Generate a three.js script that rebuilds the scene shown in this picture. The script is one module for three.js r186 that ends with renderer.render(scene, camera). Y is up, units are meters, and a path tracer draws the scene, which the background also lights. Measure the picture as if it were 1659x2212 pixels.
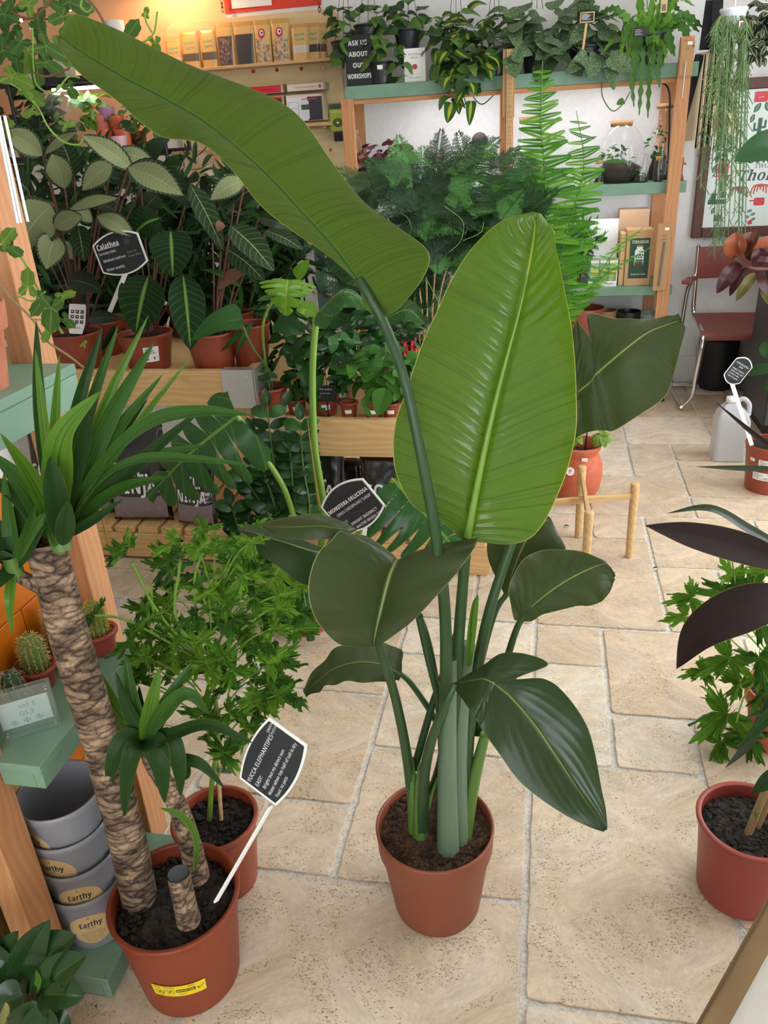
import * as THREE from 'three';
import { mergeGeometries } from 'three/addons/utils/BufferGeometryUtils.js';
import { RoundedBoxGeometry } from 'three/addons/geometries/RoundedBoxGeometry.js';
import { RectAreaLightUniformsLib } from 'three/addons/lights/RectAreaLightUniformsLib.js';
import { ImprovedNoise } from 'three/addons/math/ImprovedNoise.js';

// ---------------------------------------------------------------- camera, sky, lamps, exposure
RectAreaLightUniformsLib.init();
const V = (x, y, z) => new THREE.Vector3(x, y, z);
const scene = new THREE.Scene();
const renderer = new THREE.WebGLRenderer({ antialias: true });
renderer.toneMapping = THREE.LinearToneMapping;
renderer.toneMappingExposure = 0.88;
renderer.shadowMap.enabled = true;
const FOCAL = 1700, EYE = V(0, 1.5, 0);
const pitch = 25.5 * Math.PI / 180, roll = -3.42 * Math.PI / 180, yaw = 12.35 * Math.PI / 180;
const fwd = V(-Math.sin(yaw) * Math.cos(pitch), -Math.sin(pitch), -Math.cos(yaw) * Math.cos(pitch));
const rt0 = V(Math.cos(yaw), 0, -Math.sin(yaw)), up0 = rt0.clone().cross(fwd);
const rightV = rt0.clone().multiplyScalar(Math.cos(roll)).addScaledVector(up0, Math.sin(roll));
const upV = rt0.clone().multiplyScalar(-Math.sin(roll)).addScaledVector(up0, Math.cos(roll));
const camera = new THREE.PerspectiveCamera(2 * Math.atan(1106 / FOCAL) * 180 / Math.PI, 1659 / 2212, 0.05, 80);
camera.position.copy(EYE); camera.up.copy(upV); camera.lookAt(EYE.clone().add(fwd));
scene.add(camera);
// overcast daylight outside the shop's windows
scene.background = new THREE.Color().setRGB(0.90, 0.96, 1.0);
scene.backgroundIntensity = 8;
function areaLamp(x, y, z, w, d, color, power, tx = 0, ty = -1, tz = 0) {
  const l = new THREE.RectAreaLight(color, power, w, d);
  l.position.set(x, y, z); l.lookAt(x + tx, y + ty, z + tz + 1e-4); scene.add(l); return l;
}
const CEIL = 2.75, BACK = -5.09, LEFTX = -3.5, RIGHTX = 1.72, FRONTZ = 3.0;
// [x, z, width, length, power] ceiling lamps of the shop
const CEILING_LAMPS = [[0.55, -1.75, 0.5, 1.2, 1.1], [-0.9, -2.9, 0.5, 1.2, 1.2], [0.75, -3.9, 0.5, 1.0, 1.0]];

// ---------------------------------------------------------------- helpers
let seedv = 12345;
const rnd = () => { seedv = (seedv + 0x6d2b79f5) | 0; let t = Math.imul(seedv ^ (seedv >>> 15), 1 | seedv); t = (t + Math.imul(t ^ (t >>> 7), 61 | t)) ^ t; return ((t ^ (t >>> 14)) >>> 0) / 4294967296; };
const rr = (a, b) => a + (b - a) * rnd();
const reseed = (s) => { seedv = s; };
const lerp = (a, b, t) => a + (b - a) * t, clamp = (x, a = 0, b = 1) => Math.min(b, Math.max(a, x));
const noise = new ImprovedNoise(), nz = (x, y, z = 0) => noise.noise(x, y, z);
// sight lines of the camera: where the line through a picture point meets a plane of the room
const ray = (px, py) => fwd.clone().addScaledVector(rightV, (px - 829.5) / FOCAL).addScaledVector(upV, -(py - 1106) / FOCAL);
const PZ = (px, py, z) => { const d = ray(px, py); return EYE.clone().addScaledVector(d, z / d.z); };
const PY = (px, py, y) => { const d = ray(px, py); return EYE.clone().addScaledVector(d, (y - EYE.y) / d.y); };
const PX = (px, py, x) => { const d = ray(px, py); return EYE.clone().addScaledVector(d, x / d.x); };
const perPx = (p) => p.clone().sub(EYE).dot(fwd) / FOCAL;      // metres per picture pixel at a point

const used = new Map();
const numbered = (n) => { const k = used.get(n) || 0; used.set(n, k + 1); return k ? `${n}_${String(k).padStart(3, '0')}` : n; };
function thing(name, label, category, base, group) {
  const o = new THREE.Group(); o.name = numbered(name); o.position.copy(base || V(0, 0, 0)); scene.add(o);
  o.userData = { label, category }; if (group) o.userData.group = group;
  return o;
}
// a part in world coordinates under a thing; a sub-part under a part
function part(parent, name, geo, mat, label) {
  const m = new THREE.Mesh(geo, mat); m.name = name; m.castShadow = m.receiveShadow = true;
  if (parent.isGroup) m.position.copy(parent.position).negate();
  if (label) m.userData.label = label;
  parent.add(m); return m;
}
// a shared geometry placed by a matrix (world) as a part
function partAt(parent, name, geo, mat, matrix) {
  const m = new THREE.Mesh(geo, mat); m.name = name; m.castShadow = m.receiveShadow = true;
  matrix.decompose(m.position, m.quaternion, m.scale);
  if (parent.isGroup) m.position.sub(parent.position);
  parent.add(m); return m;
}
function single(name, geo, mat, label, category, group) {
  geo.computeBoundingBox(); const b = geo.boundingBox, c = V((b.min.x + b.max.x) / 2, b.min.y, (b.min.z + b.max.z) / 2);
  geo.translate(-c.x, -c.y, -c.z);
  const m = new THREE.Mesh(geo, mat); m.name = numbered(name); m.position.copy(c); m.castShadow = m.receiveShadow = true;
  m.userData = { label, category }; if (group) m.userData.group = group; scene.add(m); return m;
}
function struct(name, geo, mat) {
  const m = new THREE.Mesh(geo, mat); m.name = name; m.castShadow = m.receiveShadow = true; m.userData = { kind: 'structure' }; scene.add(m); return m;
}
const merged = (list) => mergeGeometries(list.map((g) => { const q = g.index ? g.toNonIndexed() : g; for (const k of Object.keys(q.attributes)) if (!['position', 'normal', 'uv'].includes(k)) q.deleteAttribute(k); return q; }));

// ---- textures
const TEX = {};
const sheets = [];                                   // small prints share a few large canvases
function newSheet() { const c = document.createElement('canvas'); c.width = c.height = 2048; const t = new THREE.CanvasTexture(c); t.colorSpace = THREE.SRGBColorSpace; sheets.push({ g: c.getContext('2d'), t, x: 0, y: 0, row: 0 }); return sheets[sheets.length - 1]; }
function canvasTex(w, h, draw) {
  if (w * h > 300000) { const c = document.createElement('canvas'); c.width = w; c.height = h; draw(c.getContext('2d'), w, h); const t = new THREE.CanvasTexture(c); t.colorSpace = THREE.SRGBColorSpace; return t; }
  let s = sheets[sheets.length - 1] || newSheet();
  if (s.x + w + 4 > 2048) { s.x = 0; s.y += s.row + 4; s.row = 0; }
  if (s.y + h + 4 > 2048) s = newSheet();
  const x = s.x + 2, y = s.y + 2; s.x += w + 4; s.row = Math.max(s.row, h);
  s.g.save(); s.g.translate(x, y); s.g.beginPath(); s.g.rect(0, 0, w, h); s.g.clip(); draw(s.g, w, h); s.g.restore();
  const t = s.t.clone(); t.repeat.set((w - 2) / 2048, (h - 2) / 2048); t.offset.set((x + 1) / 2048, 1 - (y + h - 1) / 2048); return t;
}
function dataTex(w, h, fn, srgb = true) {           // fn(u, v) -> [r, g, b] 0..255, tiling is up to fn
  const a = new Uint8Array(w * h * 4);
  for (let j = 0; j < h; j++) for (let i = 0; i < w; i++) { const c = fn(i / w, j / h), k = (j * w + i) * 4; a[k] = clamp(c[0], 0, 255); a[k + 1] = clamp(c[1], 0, 255); a[k + 2] = clamp(c[2], 0, 255); a[k + 3] = 255; }
  const t = new THREE.DataTexture(a, w, h); t.magFilter = THREE.LinearFilter; t.minFilter = THREE.LinearFilter; t.wrapS = t.wrapT = THREE.RepeatWrapping;
  if (srgb) t.colorSpace = THREE.SRGBColorSpace; t.needsUpdate = true; return t;
}
// noise that tiles over the unit square
const tn = (u, v, f, s = 0) => { const a = u * Math.PI * 2, b = v * Math.PI * 2, r = f / (Math.PI * 2); return nz(Math.cos(a) * r + s, Math.sin(a) * r + Math.cos(b) * r * 1.3, Math.sin(b) * r + s * 1.7); };
const mat = (color, rough = 0.7, extra = {}) => new THREE.MeshStandardMaterial({ color, roughness: rough, side: THREE.DoubleSide, ...extra });
const phys = (o) => new THREE.MeshPhysicalMaterial({ side: THREE.DoubleSide, ...o });

// ---- geometry builders (all give uv in metres unless noted)
function uvMetric(geo, along) {                      // box-like metric uv; u runs along the grain
  const p = geo.attributes.position, n = geo.attributes.normal, uv = new Float32Array(p.count * 2), o = rnd() * 3, q = rnd() * 3;
  for (let i = 0; i < p.count; i++) {
    const P = [p.getX(i), p.getY(i), p.getZ(i)], N = [Math.abs(n.getX(i)), Math.abs(n.getY(i)), Math.abs(n.getZ(i))];
    const d = N[0] > N[1] && N[0] > N[2] ? 0 : N[1] > N[2] ? 1 : 2, ax = [0, 1, 2].filter((k) => k !== d);
    let a = ax[0], b = ax[1]; if (b === along) [a, b] = [b, a];
    uv[2 * i] = P[a] + o; uv[2 * i + 1] = P[b] + q;
  }
  geo.setAttribute('uv', new THREE.BufferAttribute(uv, 2)); return geo;
}
function boxG(x0, x1, y0, y1, z0, z1, r = 0.003) {
  const w = Math.abs(x1 - x0), h = Math.abs(y1 - y0), d = Math.abs(z1 - z0);
  const g = new RoundedBoxGeometry(w, h, d, 2, Math.min(r, w / 2.2, h / 2.2, d / 2.2));
  const along = w >= h && w >= d ? 0 : h >= d ? 1 : 2; uvMetric(g, along);
  g.translate((x0 + x1) / 2, (y0 + y1) / 2, (z0 + z1) / 2); return g;
}
// a bar of rectangular section from a to b; `side` is the direction of its width
function barG(a, b, w, t, side = V(1, 0, 0), r = 0.003) {
  const len = a.distanceTo(b), g = new RoundedBoxGeometry(w, len, t, 2, Math.min(r, w / 2.2, t / 2.2)); uvMetric(g, 1);
  const y = b.clone().sub(a).normalize(), z = side.clone().cross(y).normalize(), x = y.clone().cross(z);
  g.applyMatrix4(new THREE.Matrix4().makeBasis(x, y, z).setPosition(a.clone().add(b).multiplyScalar(0.5))); return g;
}
const curveOf = (pts) => new THREE.CatmullRomCurve3(pts, false, 'centripetal');
// tube through points; r is a number or a function of t
function tubeG(pts, r, seg = 16, rad = 8, cap = true) {
  const c = pts.length > 2 ? curveOf(pts) : new THREE.LineCurve3(pts[0], pts[1]), fr = c.computeFrenetFrames(seg, false), pos = [], uv = [], idx = [], L = c.getLength();
  const rf = typeof r === 'function' ? r : () => r;
  for (let i = 0; i <= seg; i++) {
    const t = i / seg, p = c.getPointAt(t), R = rf(t);
    for (let j = 0; j <= rad; j++) { const a = j / rad * Math.PI * 2, q = p.clone().addScaledVector(fr.normals[i], Math.cos(a) * R).addScaledVector(fr.binormals[i], Math.sin(a) * R); pos.push(q.x, q.y, q.z); uv.push(j / rad * R * 6.28, t * L); }
  }
  for (let i = 0; i < seg; i++) for (let j = 0; j < rad; j++) { const a = i * (rad + 1) + j, b = a + rad + 1; idx.push(a, a + 1, b, b, a + 1, b + 1); }
  if (cap) for (const i of [0, seg]) { const p = c.getPointAt(i / seg), k = pos.length / 3; pos.push(p.x, p.y, p.z); uv.push(0, 0); for (let j = 0; j < rad; j++) { const a = i * (rad + 1) + j; i ? idx.push(a, k, a + 1) : idx.push(a, a + 1, k); } }
  const g = new THREE.BufferGeometry(); g.setAttribute('position', new THREE.Float32BufferAttribute(pos, 3)); g.setAttribute('uv', new THREE.Float32BufferAttribute(uv, 2)); g.setIndex(idx); g.computeVertexNormals(); return g;
}
function latheG(profile, seg = 48, at = V(0, 0, 0)) {   // [[r, y], ...]
  const g = new THREE.LatheGeometry(profile.map(([r, y]) => new THREE.Vector2(r, y)), seg); g.translate(at.x, at.y, at.z); return g;
}
// surface from S(u, v), u in [-1, 1] across, v in [0, 1] along; uv runs 0..1
function surfG(S, nu, nv, keep) {
  const pos = [], uv = [], idx = [];
  for (let j = 0; j <= nv; j++) for (let i = 0; i <= nu; i++) { const u = -1 + 2 * i / nu, v = j / nv, p = S(u, v); pos.push(p.x, p.y, p.z); uv.push(u * 0.5 + 0.5, v); }
  for (let j = 0; j < nv; j++) for (let i = 0; i < nu; i++) { const a = j * (nu + 1) + i, b = a + nu + 1; if (keep && !keep(-1 + 2 * (i + 0.5) / nu, (j + 0.5) / nv)) continue; idx.push(a, a + 1, b, b, a + 1, b + 1); }
  const g = new THREE.BufferGeometry(); g.setAttribute('position', new THREE.Float32BufferAttribute(pos, 3)); g.setAttribute('uv', new THREE.Float32BufferAttribute(uv, 2)); g.setIndex(idx); g.computeVertexNormals(); return g;
}
// a leaf from three rails: sections [L, M, R] of points from base to tip
function railLeaf(sections, o = {}) {
  const rail = [0, 1, 2].map((k) => new THREE.CatmullRomCurve3(sections.map((s) => s[k]), false, 'catmullrom', o.tension ?? 0.5));
  const len = rail[1].getLength();
  return surfG((u, v) => {
    const M = rail[1].getPoint(v), E = (u < 0 ? rail[0] : rail[2]).getPoint(v), a = Math.abs(u);
    const N0 = rail[2].getPoint(v).sub(rail[0].getPoint(v)).cross(rail[1].getTangent(v)).normalize();
    const w = M.distanceTo(E), p = M.clone().lerp(E, a);
    const s = o.slant ?? 0.25, ph = v * (o.ribs ?? 18) + a * s * (o.ribs ?? 18) * -1;
    const cup = (u < 0 ? o.bowL ?? o.bow ?? 0 : o.bowR ?? o.bow ?? 0) * 4 * a * (1 - a) * w;
    const rib = (o.ribAmp ?? 0) * Math.pow(Math.abs(Math.sin(ph * Math.PI + (u < 0 ? 0.7 : 0))), 0.6) * Math.sin(Math.min(1, a * 1.15) * Math.PI * 0.92 + 0.12);
    const wave = (o.wave ?? 0) * a * a * a * Math.sin(v * (o.waves ?? 7) * 6.28 + (u < 0 ? 1 : 0));
    const groove = -(o.groove ?? 0) * Math.exp(-a * a * 160);
    return p.addScaledVector(N0, cup + rib + wave + groove);
  }, o.nu ?? 28, o.nv ?? 90, o.keep);
}
// a leaf along a spine with a width profile; N is roughly the way its upper face points
const PROF = {
  oval: (t) => Math.pow(Math.sin(Math.PI * Math.pow(t, 0.82)), 0.72),
  lance: (t) => Math.pow(Math.sin(Math.PI * Math.pow(t, 0.7)), 0.9),
  heart: (t) => (t < 0.1 ? 0.55 + 0.45 * Math.sqrt(t / 0.1) : 1) * Math.pow(Math.max(0, 1 - Math.pow(t, 1.7)), 0.75),
  strap: (t) => Math.min(1, 0.5 + 1.6 * t) * Math.pow(Math.max(0, 1 - Math.pow(t, 2.4)), 0.8),
  blade: (t) => Math.min(1, 0.6 + 1.2 * t) * Math.pow(Math.max(0, 1 - t), 0.55),
};
function spineLeaf(pts, width, N, o = {}) {
  const c = pts.length > 2 ? curveOf(pts) : new THREE.LineCurve3(pts[0], pts[1]), prof = PROF[o.prof || 'oval'];
  return surfG((u, v) => {
    const p = c.getPoint(v), T = c.getTangent(v), n = N.clone().addScaledVector(T, -N.dot(T)).normalize(), s = T.clone().cross(n), a = Math.abs(u);
    const tw = (o.twist ?? 0) * v; if (tw) { s.applyAxisAngle(T, tw); n.applyAxisAngle(T, tw); }
    const w = width * 0.5 * prof(clamp(v, 0.0001, 0.9999));
    const lift = (o.fold ?? 0.25) * a * w - (o.droop ?? 0) * a * a * w + (o.wave ?? 0) * a * a * Math.sin(v * (o.waves ?? 6) * 6.28 + (u < 0 ? 1.3 : 0)) * width + (o.rib ?? 0) * width * Math.abs(Math.sin((v * (o.ribs ?? 8) - a * 1.4) * Math.PI)) * Math.min(1, 3 * a) * (1 - a * 0.6);
    return p.addScaledVector(s, u * w).addScaledVector(n, lift);
  }, o.nu ?? 8, o.nv ?? 18);
}
// ---------------------------------------------------------------- textures and materials
const woodTex = (base, dark, s) => dataTex(512, 256, (u, v) => {
  const warp = tn(u, v, 3, s) * 0.10, ring = Math.sin((v * 9 + warp * 10 + tn(u, v, 1.4, s + 9) * 2.2) * Math.PI * 2), fine = tn(u, v * 1, 6, s + 3) * 0.3 + nz(u * 6, v * 170, s) * 0.35;
  const k = clamp(0.5 + ring * 0.32 + fine * 0.55), kn = Math.exp(-(((u - 0.62) * 30) ** 2 + ((v - 0.43) * 14) ** 2)) * 0.8, q = clamp(k * 0.75 + kn);
  return [0, 1, 2].map((i) => lerp(base[i], dark[i], q));
});
const rep = (t, u, v) => { t.repeat.set(u, v); return t; };
const pineT = rep(woodTex([230, 194, 140], [208, 162, 102], 1.3), 1.6, 5), postT = rep(woodTex([204, 148, 102], [184, 122, 78], 4.1), 1.6, 6), blondT = rep(woodTex([214, 180, 132], [190, 150, 98], 7.7), 1.6, 5);
const pineM = mat('#ffffff', 0.62, { map: pineT, bumpMap: pineT, bumpScale: 0.0006 }), postM = mat('#ffffff', 0.62, { map: postT, bumpMap: postT, bumpScale: 0.0006 }), blondM = mat('#ffffff', 0.55, { map: blondT });
const plyT = rep(woodTex([226, 202, 158], [212, 184, 136], 2.2), 0.8, 2), plyM = mat('#ffffff', 0.6, { map: plyT });
const greenT = dataTex(256, 256, (u, v) => { const k = tn(u, v, 5) * 8 + tn(u, v, 20, 3) * 7; return [116 + k, 150 + k, 128 + k]; });
const greenM = mat('#ffffff', 0.5, { map: greenT });
const wallT = rep(dataTex(256, 256, (u, v) => { const k = tn(u, v, 8) * 5 + tn(u, v, 40, 2) * 5; return [228 + k, 226 + k, 224 + k]; }), 1, 1);
const wallM = mat('#ffffff', 0.85, { map: wallT, bumpMap: wallT, bumpScale: 0.001 });
const peachM = mat('#f3cfae', 0.85, { bumpMap: wallT, bumpScale: 0.001 });
// travertine: mottled cream stone with clustered dark pits
function travertine(s, tint) {
  const w = 512, px = new Float32Array(w * w), old = seedv; reseed(900 + s * 77);
  for (let k = 0; k < 6500; k++) {
    const x = rnd(), y = rnd(); if (tn(x, y, 5, s + 5) + tn(x, y, 12, s + 8) * 0.6 < rr(-0.15, 0.4)) continue;
    const rx = rr(0.7, 2.4) * (rnd() < 0.05 ? 2.4 : 1), ry = rr(0.5, 1.4) * (rnd() < 0.06 ? 2 : 1), d = rr(0.35, 1), an = rr(-0.5, 0.5), cx = x * w, cy = y * w, R = Math.ceil(Math.max(rx, ry)) + 1;
    for (let j = -R; j <= R; j++) for (let i = -R; i <= R; i++) { const a = (i * Math.cos(an) + j * Math.sin(an)) / rx, b = (-i * Math.sin(an) + j * Math.cos(an)) / ry, q = clamp(1.25 - Math.hypot(a, b)); const at = ((Math.round(cy) + j + w) % w) * w + ((Math.round(cx) + i + w) % w); px[at] = Math.max(px[at], q * d); }
  }
  seedv = old;
  const col = dataTex(w, w, (u, v) => {
    const pit = px[Math.floor(v * w) * w + Math.floor(u * w)], m = tn(u, v, 4, s) * 0.6 + tn(u, v, 11, s + 4) * 0.55 + tn(u, v, 34, s + 7) * 0.5 + tn(u, v, 90, s + 2) * 0.5, band = tn(u, v, 7, s + 11);
    const b = [tint[0] + m * 22, tint[1] + m * 22 - band * 5, tint[2] + m * 22 - band * 12];
    return b.map((c, i) => lerp(c, [92, 74, 58][i], pit * 0.9));
  });
  const bump = dataTex(w, w, (u, v) => { const pit = px[Math.floor(v * w) * w + Math.floor(u * w)], k = 190 + tn(u, v, 18, s) * 40 - pit * 160; return [k, k, k]; }, false);
  for (const t of [col, bump]) t.repeat.set(2.2, 2.2);
  return phys({ map: col, bumpMap: bump, bumpScale: 0.0022, roughness: 0.46, specularIntensity: 0.6, roughnessMap: null });
}
const stoneMs = [travertine(1, [213, 196, 172]), travertine(2, [206, 187, 162]), travertine(3, [217, 202, 181]), travertine(4, [203, 182, 156])];
const groutT = rep(dataTex(256, 256, (u, v) => { const k = tn(u, v, 30, 1) * 30 + tn(u, v, 8, 4) * 22; return [204 + k, 199 + k, 190 + k]; }), 6, 6);
const groutM = mat('#ffffff', 0.9, { map: groutT, bumpMap: groutT, bumpScale: 0.003 });
const soilT = (s, c) => dataTex(256, 256, (u, v) => { const k = tn(u, v, 30, s) * 0.7 + tn(u, v, 90, s + 2) * 0.9, f = tn(u, v, 60, s + 5) > 0.34 ? 22 : 0; return c.map((q) => q * (1 + k * 0.8) + f * 0.8); });
const soilTex = soilT(1, [74, 50, 34]), soilTexD = soilT(3, [40, 34, 30]);
const soilM = mat('#ffffff', 1, { map: soilTex, bumpMap: soilTex, bumpScale: 0.006 }), soilDM = mat('#ffffff', 1, { map: soilTexD, bumpMap: soilTexD, bumpScale: 0.006 });
// plastic pots
const potM = phys({ color: '#94422a', roughness: 0.42, clearcoat: 0.15, clearcoatRoughness: 0.3 }), potBrownM = phys({ color: '#874730', roughness: 0.5 }), potRedM = phys({ color: '#963e34', roughness: 0.4 }), potDarkRedM = phys({ color: '#87391f', roughness: 0.45 });
const terraT = dataTex(256, 256, (u, v) => { const k = tn(u, v, 7, 5) * 12 + tn(u, v, 30, 8) * 10; return [192 + k, 118 + k, 88 + k]; });
const terraM = mat('#ffffff', 0.8, { map: terraT, bumpMap: terraT, bumpScale: 0.001 }), terraPinkM = mat('#ffd9cf', 0.78, { map: terraT });
const blackPotM = phys({ color: '#23272a', roughness: 0.35 });
const greyPotM = phys({ color: '#8b8b92', roughness: 0.35, clearcoat: 0.3, clearcoatRoughness: 0.25 });
const whiteM = mat('#f2f1ee', 0.5), blackM = mat('#17181a', 0.45), steelM = phys({ color: '#d5d6d4', metalness: 0.85, roughness: 0.35 }), chromeM = phys({ color: '#e6e6e6', metalness: 1, roughness: 0.08 }), brassM = phys({ color: '#c9a04a', metalness: 0.9, roughness: 0.3 });
const glassM = phys({ color: '#ffffff', roughness: 0.02, transmission: 1, thickness: 0, ior: 1.45 }), corkM = mat('#b98f63', 0.9);
const sleeveM = phys({ color: '#ffffff', roughness: 0.12, transmission: 0.92, thickness: 0, ior: 1.4 });
// ---- leaves. leafTex(draw) works in uv: x across (midrib at the middle), y along, base at the bottom
const leafTex = (draw, w = 256, h = 512) => canvasTex(w, h, (g) => { g.translate(0, h); g.scale(1, -1); draw(g, w, h); });
const LEAF_TONE = new THREE.Color().setRGB(0.72, 0.62, 0.42);
const leafMat = (map, o = {}) => phys({ map: map.map || map, color: new THREE.Color(map.tint || (o.color ?? '#ffffff')).multiply(LEAF_TONE), roughness: 0.92, transmission: o.through ?? 0.22, thickness: 0, clearcoat: o.gloss ?? 0.55, clearcoatRoughness: o.gr ?? 0.28, specularIntensity: 0.3, ...(o.bump ? { bumpMap: o.bump, bumpScale: o.bs ?? 0.0006 } : {}) });
function veins(g, w, h, n, slope, color, lw, alpha = 1, both = true) {
  g.strokeStyle = color; g.lineWidth = lw; g.globalAlpha = alpha;
  for (let k = -4; k < n; k++) { const y = (k + 0.5) / n * h; for (const s of both ? [-1, 1] : [1]) { g.beginPath(); g.moveTo(w / 2, y); g.quadraticCurveTo(w / 2 + s * w * 0.3, y + slope * h * 0.35, w / 2 + s * w * 0.52, y + slope * h); g.stroke(); } }
  g.globalAlpha = 1;
}
function speck(g, w, h, n, colors, r0, r1, alpha) { g.globalAlpha = alpha; for (let k = 0; k < n; k++) { g.fillStyle = colors[Math.floor(rnd() * colors.length)]; g.beginPath(); g.ellipse(rnd() * w, rnd() * h, rr(r0, r1), rr(r0, r1) * 0.6, rnd() * 3, 0, 7); g.fill(); } g.globalAlpha = 1; }
function strelTex(base, alt, rib, edge) {
  return leafTex((g, w, h) => {
    g.fillStyle = base; g.fillRect(0, 0, w, h);
    for (let k = 0; k < 260; k++) { g.globalAlpha = rr(0.04, 0.2); g.strokeStyle = rnd() < 0.5 ? alt : '#0d2a08'; g.lineWidth = rr(0.6, 2.4); const y = rnd() * h * 1.1 - h * 0.1; for (const s of [-1, 1]) { g.beginPath(); g.moveTo(w / 2, y); g.quadraticCurveTo(w / 2 + s * w * 0.28, y + h * 0.05, w / 2 + s * w * 0.52, y + h * 0.09); g.stroke(); } }
    g.globalAlpha = 1; g.fillStyle = rib; g.fillRect(w / 2 - 5, 0, 10, h * 0.96); g.globalAlpha = 0.5; g.fillStyle = alt; g.fillRect(w / 2 - 9, 0, 18, h * 0.9); g.globalAlpha = 1; g.fillStyle = rib; g.fillRect(w / 2 - 4, 0, 8, h * 0.97);
    g.fillStyle = edge; g.fillRect(0, 0, 2.2, h); g.fillRect(w - 2.2, 0, 2.2, h);
  }, 512, 1024);
}
const strelBump = leafTex((g, w, h) => {
  g.fillStyle = '#808080'; g.fillRect(0, 0, w, h);
  for (let k = 0; k < 150; k++) { g.globalAlpha = rr(0.1, 0.5); g.strokeStyle = rnd() < 0.5 ? '#fff' : '#000'; g.lineWidth = rr(0.8, 2.5); const y = rnd() * h * 1.1 - h * 0.1; for (const s of [-1, 1]) { g.beginPath(); g.moveTo(w / 2, y); g.quadraticCurveTo(w / 2 + s * w * 0.28, y + h * 0.05, w / 2 + s * w * 0.52, y + h * 0.09); g.stroke(); } }
}, 512, 1024);
strelBump.colorSpace = THREE.NoColorSpace; strelBump.needsUpdate = true;
const strelBrightM = leafMat(strelTex('#62951a', '#7cae2c', '#b3c65c', '#dde09a'), { bump: strelBump, bs: 0.0009, gloss: 1, gr: 0.13, through: 0.3 });
const strelUnderM = leafMat(strelTex('#5a7f30', '#688c3c', '#2f6a30', '#c9cf90'), { bump: strelBump, bs: 0.0006, gloss: 0.15, gr: 0.5, through: 0.34 });
const strelDarkM = leafMat(strelTex('#42582f', '#51683a', '#9cb070', '#c4cc8c'), { bump: strelBump, bs: 0.0012, gloss: 0.55, gr: 0.34, through: 0.16 });
const strelDeepM = leafMat(strelTex('#2a4a1e', '#385c26', '#93ae58', '#68874a'), { bump: strelBump, bs: 0.0012, gloss: 0.6, gr: 0.28, through: 0.14 });
const stemTex = (a, b) => dataTex(64, 128, (u, v) => { const k = clamp(0.5 + nz(u * 26, v * 3, 1) * 0.7 + nz(u * 60, v * 6, 4) * 0.3); return [0, 1, 2].map((i) => lerp(a[i], b[i], k)); });
const stemDarkM = phys({ map: stemTex([36, 64, 34], [58, 90, 48]), roughness: 0.42 }), stemPaleM = phys({ map: stemTex([112, 130, 108], [76, 102, 76]), roughness: 0.5 }), stemGreenM = phys({ map: stemTex([70, 104, 42], [96, 128, 56]), roughness: 0.45 }), stemLimeM = phys({ map: stemTex([128, 164, 64], [104, 142, 54]), roughness: 0.45 });
const yuccaTex = (a, b) => leafTex((g, w, h) => { g.fillStyle = a; g.fillRect(0, 0, w, h); for (let k = 0; k < 70; k++) { g.globalAlpha = rr(0.08, 0.35); g.strokeStyle = rnd() < 0.5 ? b : '#0b2408'; g.lineWidth = rr(0.6, 2.6); const x = rnd() * w; g.beginPath(); g.moveTo(x, 0); g.lineTo(lerp(x, w / 2, 0.1), h); g.stroke(); } g.globalAlpha = 1; g.fillStyle = '#9fae58'; g.fillRect(0, 0, 2, h); g.fillRect(w - 2, 0, 2, h); }, 128, 256);
const yuccaM = leafMat(yuccaTex('#3a7426', '#5c9638'), { gloss: 0.4, gr: 0.35, through: 0.18 }), yuccaLightM = leafMat(yuccaTex('#63a02c', '#8cc248'), { gloss: 0.5, gr: 0.3, through: 0.28 }), yuccaDarkM = leafMat(yuccaTex('#24501f', '#3a6a2c'), { gloss: 0.3, gr: 0.4, through: 0.12 });
const yuccaMs = [yuccaM, yuccaLightM, yuccaDarkM, yuccaM];
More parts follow.
